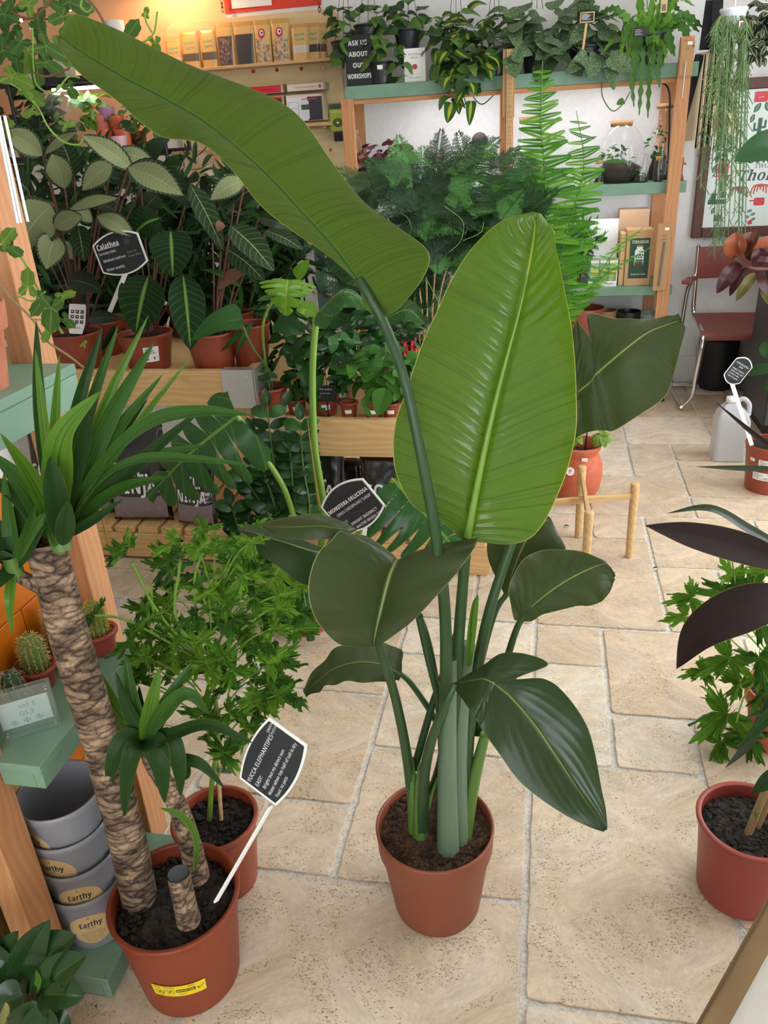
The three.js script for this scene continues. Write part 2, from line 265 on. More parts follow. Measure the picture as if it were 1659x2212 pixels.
// ---------------------------------------------------------------- the room
{ // back wall, side walls, ceiling: slabs with thickness; the street side and the right side have window openings
  const T = 0.15;
  const wb = struct('wall_back', boxG(LEFTX - T, RIGHTX + T, 0, CEIL, BACK - T, BACK, 0.001), wallM); part(wb, 'paint_panel', boxG(LEFTX, PZ(487, 20, BACK).x, 1.55, CEIL - 0.001, BACK, BACK + 0.001, 0.0004), mat('#edb88e', 0.85), 'peach painted stretch of wall');
  struct('wall_left', boxG(LEFTX - T, LEFTX, 0, CEIL, BACK, FRONTZ, 0.001), wallM);
  struct('ceiling', boxG(LEFTX - T, RIGHTX + T, CEIL, CEIL + T, BACK - T, FRONTZ + T, 0.001), mat('#efece6', 0.9));
  const rw = (z0, z1, y0, y1) => boxG(RIGHTX, RIGHTX + T, y0, y1, z0, z1, 0.001);
  struct('wall_right', merged([rw(BACK, -3.9, 0, CEIL), rw(-1.3, FRONTZ, 0, CEIL), rw(-3.9, -1.3, 0, 0.35), rw(-3.9, -1.3, 2.45, CEIL)]), wallM);
  const fw = (x0, x1, y0, y1) => boxG(x0, x1, y0, y1, FRONTZ, FRONTZ + T, 0.001);
  struct('wall_front', merged([fw(LEFTX - T, -0.9, 0, CEIL), fw(1.65, RIGHTX + T, 0, CEIL), fw(-0.9, 1.65, 0, 0.3), fw(-0.9, 1.65, 2.5, CEIL)]), mat('#8f877b', 0.85));
  const frameM = mat('#e8e6e0', 0.5);
  const w1 = struct('window_1', merged([...[-3.9, -3.25, -2.6, -1.95, -1.35].map((z) => boxG(RIGHTX + 0.03, RIGHTX + 0.09, 0.35, 2.45, z, z + 0.05)), ...[0.35, 1.0, 1.7, 2.4].map((y) => boxG(RIGHTX + 0.035, RIGHTX + 0.085, y, y + 0.05, -3.9, -1.3))]), frameM);
  const w2 = struct('window_2', merged([...[-0.9, -0.0667, 0.7667, 1.6].map((x) => boxG(x, x + 0.05, 0.3, 2.5, FRONTZ + 0.03, FRONTZ + 0.09)), ...[0.3, 1.95, 2.45].map((y) => boxG(-0.9, 1.65, y, y + 0.05, FRONTZ + 0.035, FRONTZ + 0.085))]), frameM);
  for (let i = 0; i < 4; i++) for (let j = 0; j < 3; j++) part(w1, 'pane', boxG(RIGHTX + 0.058, RIGHTX + 0.062, [0.4, 1.05, 1.75][j], [1.0, 1.7, 2.4][j], -3.85 + 0.65 * i, -3.25 + 0.65 * i, 0.0005), glassM);
  for (let i = 0; i < 3; i++) for (let j = 0; j < 2; j++) part(w2, 'pane', boxG(-0.85 + 0.8334 * i, -0.0667 + 0.8334 * i, [0.35, 2.0][j], [1.95, 2.45][j], FRONTZ + 0.058, FRONTZ + 0.062, 0.0005), glassM);
  struct('baseboard_back', boxG(0.72, RIGHTX, 0, 0.17, BACK, BACK + 0.022, 0.004), mat('#e9e7e3', 0.5));
}
{ // floor of travertine slabs in an opus pattern, joints sunk between them
  const fl = struct('floor', boxG(LEFTX - 0.15, RIGHTX + 0.15, -0.15, -0.006, BACK - 0.15, FRONTZ + 0.15, 0.001), groutM);
  const U = 0.2148, Z0 = -0.97, taken = new Set(), tiles = [];
  const put = (i0, i1, j0, j1) => { for (let i = i0; i < i1; i++) for (let j = j0; j < j1; j++) taken.add(i + ',' + j); tiles.push([i0, i1, j0, j1]); };
  [[-2, 0, 1, 3], [-3, -2, 1, 2], [-4, -2, 2, 4], [-2, 0, 3, 5], [0, 1, 3, 5], [0, 1, 5, 6], [1, 3, 4, 6], [1, 2, 3, 4], [0, 2, 0, 3], [2, 4, 1, 4], [0, 2, -2, 0], [-3, 0, -1, 1], [0, 2, 6, 9], [1, 2, 9, 10], [2, 4, 8, 10], [2, 3, 6, 8], [1, 3, 10, 12], [3, 5, 10, 11], [3, 5, 11, 13], [2, 3, 12, 14], [1, 2, 12, 14], [2, 4, 14, 16], [3, 4, 13, 14], [3, 5, 6, 8], [-2, 0, 5, 6]].forEach((t) => put(...t));
  reseed(77);
  for (let j = -16; j < 19; j++) for (let i = -9; i < 8; i++) {
    if (taken.has(i + ',' + j)) continue;
    const sizes = [[2, 2], [2, 3], [1, 2], [2, 1], [1, 1], [3, 2]].sort(() => rnd() - 0.5);
    for (const [a, b] of [...sizes, [1, 1]]) { let ok = true; for (let x = i; x < i + a; x++) for (let y = j; y < j + b; y++) if (taken.has(x + ',' + y)) ok = false; if (ok) { put(i, i + a, j, j + b); break; } }
  }
  for (const [i0, i1, j0, j1] of tiles) {
    const x0 = Math.max(i0 * U, LEFTX), x1 = Math.min(i1 * U, RIGHTX), zf = Math.min(Z0 - j0 * U, FRONTZ), zb = Math.max(Z0 - j1 * U, BACK); if (x1 - x0 < 0.05 || zf - zb < 0.05) continue;
    const gap = 0.0066, sh = new THREE.Shape(), P = [], step = 0.02, jit = () => rr(-0.0022, 0.0016) - (rnd() < 0.06 ? rr(0, 0.004) : 0);
    const xa = x0 + gap, xb = x1 - gap, za = zb + gap, zc = zf - gap, nx = Math.round((xb - xa) / step), nzz = Math.round((zc - za) / step);
    for (let k = 0; k < nx; k++) P.push([lerp(xa, xb, k / nx), za - jit()]); for (let k = 0; k < nzz; k++) P.push([xb + jit(), lerp(za, zc, k / nzz)]);
    for (let k = 0; k < nx; k++) P.push([lerp(xb, xa, k / nx), zc + jit()]); for (let k = 0; k < nzz; k++) P.push([xa - jit(), lerp(zc, za, k / nzz)]);
    for (const k of [0, nx, nx + nzz, 2 * nx + nzz]) { P[k][0] += (P[k][0] < (xa + xb) / 2 ? 1 : -1) * 0.003; P[k][1] += (P[k][1] < (za + zc) / 2 ? 1 : -1) * 0.003; }
    P.forEach(([x, z], k) => (k ? sh.lineTo(x, -z) : sh.moveTo(x, -z))); sh.closePath();
    const g = new THREE.ExtrudeGeometry(sh, { depth: 0.004, bevelEnabled: true, bevelThickness: 0.0022, bevelSize: 0.0026, bevelOffset: -0.0026, bevelSegments: 2, steps: 1, curveSegments: 1 });
    g.rotateX(-Math.PI / 2); const top = rr(-0.0012, 0.0008); g.translate(0, -0.0062 + top, 0);
    const uv = g.attributes.uv, ou = rnd() * 5, ov = rnd() * 5, p = g.attributes.position; for (let k = 0; k < uv.count; k++) uv.setXY(k, p.getX(k) + ou, p.getZ(k) + ov);
    const m = part(fl, 'tile', g, stoneMs[Math.floor(rnd() * 4)]); 
  }
}
// ceiling lamps: slim panels hung under the ceiling, each with the light it gives
for (const [x, z, w, l, pw] of CEILING_LAMPS) {
  const t = thing('ceiling_lamp', `flat white LED ceiling panel over ${z > -2 ? 'the open floor of the shop' : x < 0 ? 'the plant benches' : 'the cabinet by the chair'}`, 'lamp', V(x, CEIL - 0.05, z), 'ceiling panels');
  part(t, 'housing', boxG(x - w / 2 - 0.02, x + w / 2 + 0.02, CEIL - 0.045, CEIL - 0.001, z - l / 2 - 0.02, z + l / 2 + 0.02, 0.006), whiteM);
  part(t, 'diffuser', boxG(x - w / 2, x + w / 2, CEIL - 0.05, CEIL - 0.044, z - l / 2, z + l / 2, 0.001), mat('#ffffff', 0.6, { emissive: new THREE.Color(1, 0.97, 0.92), emissiveIntensity: 2.2 }));
  areaLamp(x, CEIL - 0.056, z, w, l, new THREE.Color(1, 0.955, 0.9), pw);
}
// ---------------------------------------------------------------- pots and soil
// a plastic nursery pot: wall with thickness, thicker collar, foot notches come from the base ring
function potG(c, r0, r1, h, o = {}) {           // c base centre, r0 base radius, r1 rim radius
  const col = o.collar ?? 0.22, t = o.t ?? 0.004, rc = lerp(r0, r1, 1 - col) , k = o.step ?? 0.006, lip = o.lip ?? 0.003;
  const pr = [[0.001, 0.004], [r0 * 0.9, 0.004], [r0 * 0.94, 0], [r0, 0.002], [r0 + 0.001, 0.006], [rc, h * (1 - col)], [rc + k, h * (1 - col) + k * 1.2], [r1 - lip * 0.3, h - 0.012], [r1 + lip, h - 0.009], [r1 + lip + 0.001, h - 0.003], [r1 + lip - 0.001, h], [r1 - t, h], [r1 - t - 0.001, h - 0.004], [rc - t, h * (1 - col)], [r0 - t, 0.01], [0.001, 0.009]];
  return latheG(pr, o.seg ?? 56, c);
}
function soilG(c, r, amp = 0.006, s = 1) {
  const n = 26, g = new THREE.CircleGeometry(r, 48, 0); g.dispose();
  const pos = [], uv = [], idx = [], nr = 22, na = 56;
  for (let j = 0; j <= nr; j++) for (let i = 0; i <= na; i++) { const q = r * j / nr, a = i / na * Math.PI * 2, x = Math.cos(a) * q, z = Math.sin(a) * q, y = (nz(x * 45 + s, z * 45, s) * 0.8 + nz(x * 130, z * 130 + s, 2) * 0.5 + nz(x * 14, z * 14, s * 3) * 0.9) * amp - Math.pow(j / nr, 8) * amp * 0.8; pos.push(c.x + x, c.y + y, c.z + z); uv.push(x * 5, z * 5); }
  for (let j = 0; j < nr; j++) for (let i = 0; i < na; i++) { const a = j * (na + 1) + i, b = a + na + 1; idx.push(a, a + 1, b, b, a + 1, b + 1); }
  const G = new THREE.BufferGeometry(); G.setAttribute('position', new THREE.Float32BufferAttribute(pos, 3)); G.setAttribute('uv', new THREE.Float32BufferAttribute(uv, 2)); G.setIndex(idx); G.computeVertexNormals(); return G;
}
function crumbsG(c, r, n, size, s) {           // loose crumbs of soil lying on the surface
  const old = seedv; reseed(s); const list = []; for (let k = 0; k < n; k++) { const a = rnd() * 6.28, q = Math.sqrt(rnd()) * r * 0.96, g = new THREE.IcosahedronGeometry(size * rr(0.35, 1) * (rnd() < 0.08 ? 2 : 1), 0); g.scale(rr(0.7, 1.4), rr(0.5, 0.9), rr(0.7, 1.4)); g.rotateY(rnd() * 6); g.translate(c.x + Math.cos(a) * q, c.y + rr(-0.002, 0.004), c.z + Math.sin(a) * q); list.push(g); } seedv = old; return merged(list);
}
// ---------------------------------------------------------------- the bird of paradise in the middle of the floor
{
  const c = V(-0.188, 0, -1.165), t = thing('bird_of_paradise', 'tall bird of paradise plant with broad paddle leaves in a brown pot', 'plant', c);
  part(t, 'pot', potG(c, 0.091, 0.120, 0.225, { collar: 0.27, lip: 0.0005 }), potBrownM);
  part(t, 'soil', soilG(V(c.x, 0.208, c.z), 0.1165, 0.009, 4), soilM, 'dark brown crumbly soil'); part(t, 'soil_crumbs', crumbsG(V(c.x, 0.208, c.z), 0.115, 700, 0.0045, 7), soilM).userData.kind = 'stuff';
  const S = (rows) => rows.map((r) => [0, 1, 2].map((k) => PZ(r[2 * k], r[2 * k + 1], r[6 + k] ?? r[6])));
  // rows: left x y, midrib x y, right x y, depth z of left, midrib, right
  const leaf = (rows, m, o, label) => { const l = part(t, 'leaf', railLeaf(S(rows), o), m, label); return l; };
  leaf([[812, 684, 822, 683, 838, 682, -1.13, -1.13, -1.13], [785, 652, 803, 648, 872, 655, -1.15, -1.12, -1.10], [768, 612, 774, 600, 915, 598, -1.16, -1.11, -1.08], [702, 550, 722, 530, 923, 548, -1.16, -1.09, -1.05], [625, 490, 655, 455, 862, 492, -1.15, -1.07, -1.02], [560, 437, 592, 386, 790, 432, -1.14, -1.05, -0.99], [497, 368, 524, 322, 718, 350, -1.12, -1.03, -0.96], [430, 311, 443, 258, 646, 258, -1.10, -1.00, -0.93], [345, 289, 358, 208, 560, 198, -1.08, -0.98, -0.91], [255, 216, 270, 162, 410, 133, -1.04, -0.96, -0.90], [168, 160, 192, 115, 268, 70, -0.99, -0.94, -0.90], [126, 100, 142, 80, 168, 36, -0.96, -0.92, -0.90], [128, 80, 134, 62, 146, 29, -0.93, -0.92, -0.91]],
    strelUnderM, { bow: -0.06, ribAmp: 0.0016, ribs: 34, slant: 0.1, wave: 0.003, waves: 3, groove: -0.004, nu: 36, nv: 130 }, 'longest leaf arching to the upper left, its matt underside showing');
  const big = leaf([[1000, 1166, 1008, 1167, 1020, 1169, -1.14, -1.14, -1.14], [948, 1122, 1015, 1132, 1122, 1173, -1.12, -1.14, -1.13], [890, 1090, 1024, 1085, 1172, 1132, -1.10, -1.145, -1.12], [855, 1020, 1038, 1015, 1217, 1040, -1.10, -1.15, -1.11], [851, 925, 1055, 935, 1244, 935, -1.11, -1.16, -1.12], [878, 842, 1075, 850, 1245, 850, -1.12, -1.17, -1.13], [908, 752, 1097, 765, 1241, 765, -1.13, -1.18, -1.14], [940, 680, 1120, 680, 1231, 685, -1.14, -1.19, -1.15], [975, 605, 1138, 605, 1215, 605, -1.15, -1.20, -1.17], [1018, 538, 1150, 545, 1202, 540, -1.17, -1.21, -1.19], [1080, 480, 1157, 500, 1193, 496, -1.19, -1.22, -1.22], [1150, 457, 1160, 460, 1170, 462, -1.22, -1.225, -1.24]],
    strelBrightM, { bow: -0.10, ribAmp: 0.0034, ribs: 24, slant: 0.12, wave: 0.002, groove: 0.005, nu: 48, nv: 240 }, 'largest upright leaf, glossy bright green with a pale midrib');
  leaf([[1185, 935, 1190, 942, 1196, 950, -1.24, -1.24, -1.24], [1212, 800, 1220, 890, 1222, 962, -1.27, -1.25, -1.24], [1242, 698, 1250, 847, 1255, 940, -1.30, -1.26, -1.24], [1256, 704, 1266, 832, 1285, 931, -1.30, -1.26, -1.23], [1296, 757, 1280, 818, 1305, 931, -1.29, -1.26, -1.23], [1268, 680, 1296, 800, 1330, 929, -1.31, -1.27, -1.23], [1325, 687, 1345, 757, 1392, 890, -1.31, -1.27, -1.23], [1395, 690, 1398, 717, 1440, 852, -1.31, -1.28, -1.24], [1445, 682, 1445, 698, 1464, 775, -1.30, -1.29, -1.26], [1466, 678, 1472, 690, 1481, 708, -1.29, -1.29, -1.28]],
    strelDarkM, { bow: -0.05, ribAmp: 0.002, ribs: 13, slant: 0.3, wave: 0.002, groove: 0.003, nv: 110, nu: 30 }, 'torn dark leaf reaching to the side behind the upright leaf');
  leaf([[798, 1399, 806, 1398, 820, 1394, -1.02, -1.02, -1.02], [737, 1393, 812, 1362, 885, 1347, -1.00, -1.03, -1.02], [690, 1350, 821, 1325, 935, 1296, -0.99, -1.045, -1.03], [666, 1285, 831, 1283, 988, 1236, -0.99, -1.06, -1.05], [678, 1213, 842, 1243, 1022, 1188, -1.01, -1.075, -1.07], [706, 1175, 851, 1220, 1031, 1169, -1.04, -1.09, -1.085], [742, 1149, 858, 1207, 1030, 1166, -1.07, -1.11, -1.10], [800, 1165, 866, 1216, 1000, 1192, -1.12, -1.14, -1.13], [845, 1215, 875, 1240, 945, 1222, -1.15, -1.16, -1.155]],
    strelDarkM, { bow: 0.04, ribAmp: 0.0014, ribs: 15, slant: 0.35, wave: 0.002, groove: 0.002, nv: 110, nu: 34 }, 'drooping leaf hanging in front of the stems, yellowed along its edge');
  leaf([[704, 1188, 706, 1193, 706, 1200, -1.16, -1.16, -1.16], [660, 1168, 676, 1190, 684, 1250, -1.18, -1.14, -1.12], [605, 1150, 628, 1175, 655, 1262, -1.18, -1.13, -1.10], [560, 1137, 578, 1160, 596, 1220, -1.17, -1.13, -1.10], [530, 1133, 538, 1148, 545, 1185, -1.16, -1.13, -1.12], [514, 1143, 515, 1147, 519, 1158, -1.14, -1.13, -1.13]],
    strelDeepM, { bow: -0.06, ribAmp: 0.001, ribs: 16, nv: 60, nu: 24 });
  leaf([[768, 1141, 770, 1143, 770, 1146, -1.13, -1.13, -1.13], [738, 1125, 740, 1143, 735, 1160, -1.13, -1.11, -1.10], [690, 1111, 690, 1136, 685, 1166, -1.13, -1.10, -1.09], [640, 1114, 642, 1138, 635, 1164, -1.13, -1.10, -1.09], [592, 1123, 598, 1138, 600, 1158, -1.13, -1.11, -1.10], [564, 1130, 566, 1134, 568, 1140, -1.13, -1.12, -1.12]],
    strelDarkM, { bow: -0.1, nv: 50, nu: 20 });
  leaf([[868, 1440, 868, 1458, 862, 1470, -1.17, -1.17, -1.17], [864, 1402, 825, 1435, 815, 1474, -1.22, -1.17, -1.15], [800, 1382, 772, 1430, 760, 1473, -1.22, -1.16, -1.13], [736, 1396, 722, 1444, 716, 1479, -1.20, -1.15, -1.12], [694, 1430, 688, 1470, 690, 1492, -1.17, -1.13, -1.11], [653, 1490, 656, 1496, 662, 1507, -1.12, -1.12, -1.11]],
    strelDarkM, { bow: 0.05, wave: 0.004, waves: 4, nv: 60, nu: 22 }, 'low curled leaf with brown tips');
  leaf([[1112, 1338, 1124, 1342, 1142, 1343, -1.18, -1.18, -1.18], [1099, 1285, 1148, 1312, 1180, 1326, -1.19, -1.17, -1.16], [1118, 1225, 1190, 1277, 1240, 1311, -1.20, -1.17, -1.15], [1160, 1192, 1235, 1248, 1285, 1306, -1.20, -1.165, -1.14], [1235, 1188, 1275, 1228, 1310, 1290, -1.19, -1.16, -1.14], [1300, 1208, 1308, 1218, 1326, 1258, -1.17, -1.155, -1.15], [1327, 1235, 1328, 1238, 1330, 1243, -1.15, -1.15, -1.15]],
    strelDarkM, { bow: -0.06, ribAmp: 0.0016, ribs: 11, slant: 0.3, wave: 0.003, waves: 5, groove: 0.002, nv: 80, nu: 26 }, 'small cupped leaf mirroring the window');
  leaf([[1088, 1282, 1095, 1284, 1103, 1280, -1.26, -1.26, -1.26], [1054, 1205, 1108, 1235, 1140, 1262, -1.29, -1.25, -1.23], [1060, 1150, 1130, 1180, 1185, 1225, -1.31, -1.26, -1.23], [1110, 1110, 1155, 1140, 1222, 1192, -1.32, -1.28, -1.25], [1180, 1110, 1190, 1120, 1205, 1150, -1.31, -1.30, -1.29]],
    strelDarkM, { bow: -0.05, ribAmp: 0.001, nv: 50, nu: 20 });
  leaf([[990, 1470, 982, 1475, 981, 1485, -1.08, -1.08, -1.08], [1040, 1438, 1020, 1468, 996, 1507, -1.09, -1.06, -1.05], [1085, 1412, 1040, 1465, 1012, 1530, -1.10, -1.05, -1.03], [1135, 1412, 1052, 1468, 1022, 1545, -1.10, -1.045, -1.02], [1184, 1436, 1060, 1472, 1029, 1556, -1.09, -1.04, -1.02], [1115, 1466, 1068, 1477, 1035, 1566, -1.06, -1.04, -1.015], [1175, 1466, 1078, 1484, 1043, 1578, -1.08, -1.035, -1.01], [1216, 1494, 1110, 1512, 1075, 1624, -1.08, -1.02, -0.99], [1262, 1556, 1155, 1565, 1120, 1685, -1.06, -1.00, -0.97], [1284, 1622, 1200, 1630, 1172, 1729, -1.03, -0.98, -0.96], [1302, 1715, 1247, 1702, 1232, 1767, -0.99, -0.965, -0.95], [1311, 1768, 1287, 1762, 1280, 1789, -0.96, -0.955, -0.945], [1312, 1791, 1307, 1794, 1303, 1797, -0.945, -0.945, -0.945]],
    strelDeepM, { bow: -0.05, ribAmp: 0.0012, ribs: 13, slant: 0.3, wave: 0.001, groove: 0.002, nv: 130, nu: 36 }, 'front leaf sloping down over the tiles with a split top lobe');
  leaf([[1014, 1560, 1012, 1580, 1020, 1590, -1.28, -1.28, -1.28], [1025, 1545, 1030, 1570, 1035, 1591, -1.28, -1.28, -1.28], [1048, 1540, 1050, 1565, 1052, 1588, -1.28, -1.28, -1.28]], strelDeepM, { nv: 12, nu: 10 });
  leaf([[1008, 1440, 1012, 1440, 1018, 1440, -1.15, -1.15, -1.15], [1008, 1380, 1018, 1375, 1028, 1370, -1.15, -1.14, -1.15], [1018, 1310, 1024, 1308, 1034, 1300, -1.15, -1.145, -1.15], [1031, 1285, 1032, 1284, 1033, 1285, -1.15, -1.15, -1.15]], yuccaLightM, { nv: 20, nu: 8, bow: -0.2 }, 'rolled new spear leaf');
  part(big, 'midrib', tubeG([[1010, 1160, -1.137], [1024, 1085, -1.138], [1038, 1015, -1.142], [1055, 935, -1.152], [1075, 850, -1.163], [1097, 765, -1.174], [1120, 680, -1.185], [1140, 595, -1.198]].map((p) => PZ(...p)), (q) => lerp(0.0068, 0.0012, q), 40, 8), stemLimeM);
  const stem = (pts, r, m, n = 'stem') => part(t, n, tubeG(pts.map((p) => PZ(...p)), r, 40, 12), m);
  stem([[970, 1832, -1.13], [962, 1600, -1.13], [962, 1340, -1.11], [945, 1180, -1.08], [905, 960, -1.075], [868, 800, -1.09], [822, 684, -1.115], [775, 600, -1.11]], (q) => lerp(0.0135, 0.0078, Math.min(1, q * 1.2)), stemDarkM);
  stem([[988, 1825, -1.15], [985, 1500, -1.15], [1000, 1260, -1.15], [1010, 1160, -1.147], [1014, 1138, -1.148]], (q) => lerp(0.014, 0.0085, q), stemDarkM);
  stem([[1000, 1820, -1.17], [1015, 1560, -1.18], [1052, 1340, -1.2], [1105, 1175, -1.22], [1190, 942, -1.25], [1250, 848, -1.262]], (q) => lerp(0.014, 0.006, q), stemDarkM);
  stem([[897, 1796, -1.16], [880, 1640, -1.14], [852, 1500, -1.10], [818, 1392, -1.05], [812, 1365, -1.045]], (q) => lerp(0.012, 0.007, q), stemDarkM);
  stem([[905, 1790, -1.18], [955, 1600, -1.2], [905, 1500, -1.19], [868, 1458, -1.175], [825, 1436, -1.175]], (q) => lerp(0.010, 0.0045, q), stemDarkM);
  stem([[1002, 1800, -1.19], [1045, 1600, -1.2], [1090, 1440, -1.2], [1124, 1342, -1.185], [1150, 1312, -1.175]], (q) => lerp(0.013, 0.005, q), stemDarkM);
  stem([[1000, 1700, -1.2], [1035, 1450, -1.24], [1075, 1310, -1.26], [1097, 1280, -1.262], [1110, 1235, -1.256]], (q) => lerp(0.009, 0.005, q), stemDarkM);
  stem([[912, 1792, -1.14], [916, 1680, -1.12], [932, 1600, -1.10], [968, 1510, -1.07], [984, 1476, -1.08]], (q) => lerp(0.013, 0.0065, q), stemDarkM);
  stem([[895, 1660, -1.17], [935, 1520, -1.19], [970, 1420, -1.2], [985, 1370, -1.2]], (q) => lerp(0.008, 0.006, q), stemDarkM);
  stem([[960, 1720, -1.18], [945, 1500, -1.18], [905, 1330, -1.17], [830, 1225, -1.16], [704, 1193, -1.165]], (q) => lerp(0.009, 0.0045, q), stemDarkM);
  stem([[962, 1560, -1.16], [930, 1440, -1.15], [905, 1330, -1.14]], 0.007, stemDarkM);
  // sheathing stalks at the foot, pale grey green
  stem([[968, 1862, -1.12], [968, 1838, -1.12], [966, 1700, -1.125], [968, 1560, -1.13], [972, 1420, -1.14]], (q) => lerp(0.0235, 0.0125, q), stemPaleM, 'stalk');
  stem([[990, 1850, -1.145], [990, 1825, -1.145], [990, 1650, -1.15], [1000, 1480, -1.16], [1012, 1390, -1.165]], (q) => lerp(0.021, 0.0125, q), stemPaleM, 'stalk');
  stem([[996, 1838, -1.16], [1000, 1810, -1.16], [1022, 1690, -1.17], [1048, 1585, -1.18]], (q) => lerp(0.019, 0.0090, q), stemGreenM, 'stalk');
  stem([[898, 1826, -1.155], [897, 1800, -1.155], [893, 1720, -1.15], [884, 1640, -1.145]], (q) => lerp(0.017, 0.0088, q), stemGreenM, 'stalk');
  stem([[908, 1826, -1.145], [908, 1796, -1.145], [908, 1720, -1.135], [912, 1655, -1.125]], (q) => lerp(0.018, 0.0092, q), stemGreenM, 'stalk');
  stem([[898, 1820, -1.14], [905, 1796, -1.14], [925, 1740, -1.14], [945, 1680, -1.15]], (q) => lerp(0.012, 0.002, q), stemGreenM, 'stalk');
}
// ---------------------------------------------------------------- shared makers
const pz = (a) => PZ(a[0], a[1], a[2]);
// strap or oval leaf given by picture points with depth; width in picture pixels
function leafPx(t, pts, wpx, m, o = {}, name = 'leaf') {
  const P = pts.map(pz), mid = P[Math.floor(P.length / 2)], N = EYE.clone().sub(mid).normalize().multiplyScalar(o.face ?? 1).add(o.n || V(rr(-0.5, 0.5), rr(0.1, 0.7), rr(-0.3, 0.3)));
  return part(t, name, spineLeaf(P, wpx * perPx(mid), N, o), m, o.label);
}
const stemPx = (t, pts, r, m, name = 'stem', seg = 20, rad = 7) => part(t, name, tubeG(pts.map(pz), r, seg, rad), m);
// chalkboard plant label: barrel-shaped board with a white rim on a stake
function plantLabel(o) {           // c, ax (picture vector of half the width), hh half height and bulge in px, z, stake [[x,y,z],...]
  const c = PZ(o.c[0], o.c[1], o.z), X = PZ(o.c[0] + o.ax[0], o.c[1] + o.ax[1], o.z2 ?? o.z).sub(c), hw = X.length(); X.normalize();
  const up = PZ(o.c[0] + o.ax[1], o.c[1] - o.ax[0], o.zu ?? o.z).sub(c), Y = up.addScaledVector(X, -up.dot(X)).normalize(), N = X.clone().cross(Y), k = hw / Math.hypot(...o.ax), hh = o.hh * k, bl = o.bulge * k;
  const t = thing(o.name || 'plant_label', o.label, 'sign', o.base || c.clone(), o.group), M = new THREE.Matrix4().makeBasis(X, Y, N).setPosition(c);
  const shp = (s) => { const a = new THREE.Shape(); a.moveTo(-hw * s, -hh * s); a.quadraticCurveTo(0, -(2 * bl - hh) * s, hw * s, -hh * s); a.lineTo(hw * s, hh * s); a.quadraticCurveTo(0, (2 * bl - hh) * s, -hw * s, hh * s); a.closePath(); return a; };
  const bg = new THREE.ExtrudeGeometry(shp(1), { depth: 0.002, bevelEnabled: true, bevelSize: 0.0008, bevelThickness: 0.0008, bevelSegments: 2, curveSegments: 20 }); bg.applyMatrix4(M);
  const board = part(t, 'board', bg, whiteM);
  const fg = new THREE.ShapeGeometry(shp(0.94), 24), uv = fg.attributes.uv, p = fg.attributes.position; for (let i = 0; i < uv.count; i++) uv.setXY(i, p.getX(i) / hw / 2 + 0.5, p.getY(i) / bl / 2 + 0.5);
  fg.translate(0, 0, 0.0034); fg.applyMatrix4(M);
  const cw = 512, ch = Math.round(512 * bl / hw);
  part(board, 'face', fg, mat('#ffffff', 0.7, { map: canvasTex(cw, ch, (g) => { g.fillStyle = '#22262a'; g.fillRect(0, 0, cw, ch); g.fillStyle = '#f2f2f0'; o.draw(g, cw, ch); }) }));
  if (o.stake) { const S = o.stake.map(pz), a = S[0], b = S[1]; part(t, 'stake', barG(a, b, o.sw ?? 0.012, 0.004, X), whiteM); }
  return t;
}
// lobed leaves as radial sheets in their own plane: tip along +y, face along +z, stalk at the origin
function radialLeaf(rf, na, nr, cup, crumple, seed) {
  const pos = [0, 0, 0], uv = [0.5, 0.5], idx = [];
  for (let j = 1; j <= nr; j++) for (let i = 0; i <= na; i++) { const th = lerp(-2.9, 2.9, i / na), q = rf(th) * j / nr, x = Math.sin(th) * q, y = Math.cos(th) * q; pos.push(x, y, cup * q * q + crumple * nz(x * 6, y * 6, seed) - 0.04 * Math.abs(Math.sin(th * 3.5)) * q); uv.push(x * 0.5 + 0.5, y * 0.5 + 0.5); }
  for (let i = 0; i < na; i++) idx.push(0, i + 2, i + 1);
  for (let j = 1; j < nr; j++) for (let i = 0; i < na; i++) { const a = 1 + (j - 1) * (na + 1) + i, b = a + na + 1; idx.push(a, a + 1, b, b, a + 1, b + 1); }
  const g = new THREE.BufferGeometry(); g.setAttribute('position', new THREE.Float32BufferAttribute(pos, 3)); g.setAttribute('uv', new THREE.Float32BufferAttribute(uv, 2)); g.setIndex(idx); g.computeVertexNormals(); return g;
}
const gerR = (d) => (th) => { const a = Math.abs(th), lobe = Math.pow(Math.abs(Math.cos(th * 1.75)), 1.2), teeth = Math.pow(0.5 + 0.5 * Math.cos(th * 14 + d), 0.8), fine = 0.5 + 0.5 * Math.cos(th * 37); return (0.16 + 0.6 * lobe * (0.5 + 0.5 * teeth) + 0.2 * fine * lobe) * (1.08 - 0.13 * a); };
const gerGs = [0, 1, 2].map((k) => radialLeaf(gerR(k * 0.9), 150, 4, [0.12, -0.15, 0.3][k], 0.22, k + 1));
const gerTex = (a, b) => canvasTex(256, 256, (g, w, h) => { g.fillStyle = a; g.fillRect(0, 0, w, h); g.strokeStyle = b; for (let k = 0; k < 7; k++) { const th = (k - 3) * 0.88; g.lineWidth = 3; g.globalAlpha = 0.7; g.beginPath(); g.moveTo(w / 2, h / 2); g.lineTo(w / 2 + Math.sin(th) * w * 0.45, h / 2 - Math.cos(th) * h * 0.45); g.stroke(); for (let q = 1; q < 5; q++) for (const s of [-1, 1]) { const x = w / 2 + Math.sin(th) * w * 0.09 * q, y = h / 2 - Math.cos(th) * h * 0.09 * q; g.lineWidth = 1.3; g.beginPath(); g.moveTo(x, y); g.lineTo(x + Math.sin(th + s * 0.7) * w * 0.09, y - Math.cos(th + s * 0.7) * h * 0.09); g.stroke(); } } }, true);
const gerMs = [['#7cc03c', '#a2d468'], ['#63a832', '#8cc458'], ['#4c8a2c', '#74a850']].map(([a, b]) => leafMat(gerTex(a, b), { gloss: 0.1, gr: 0.5, through: 0.3 }));
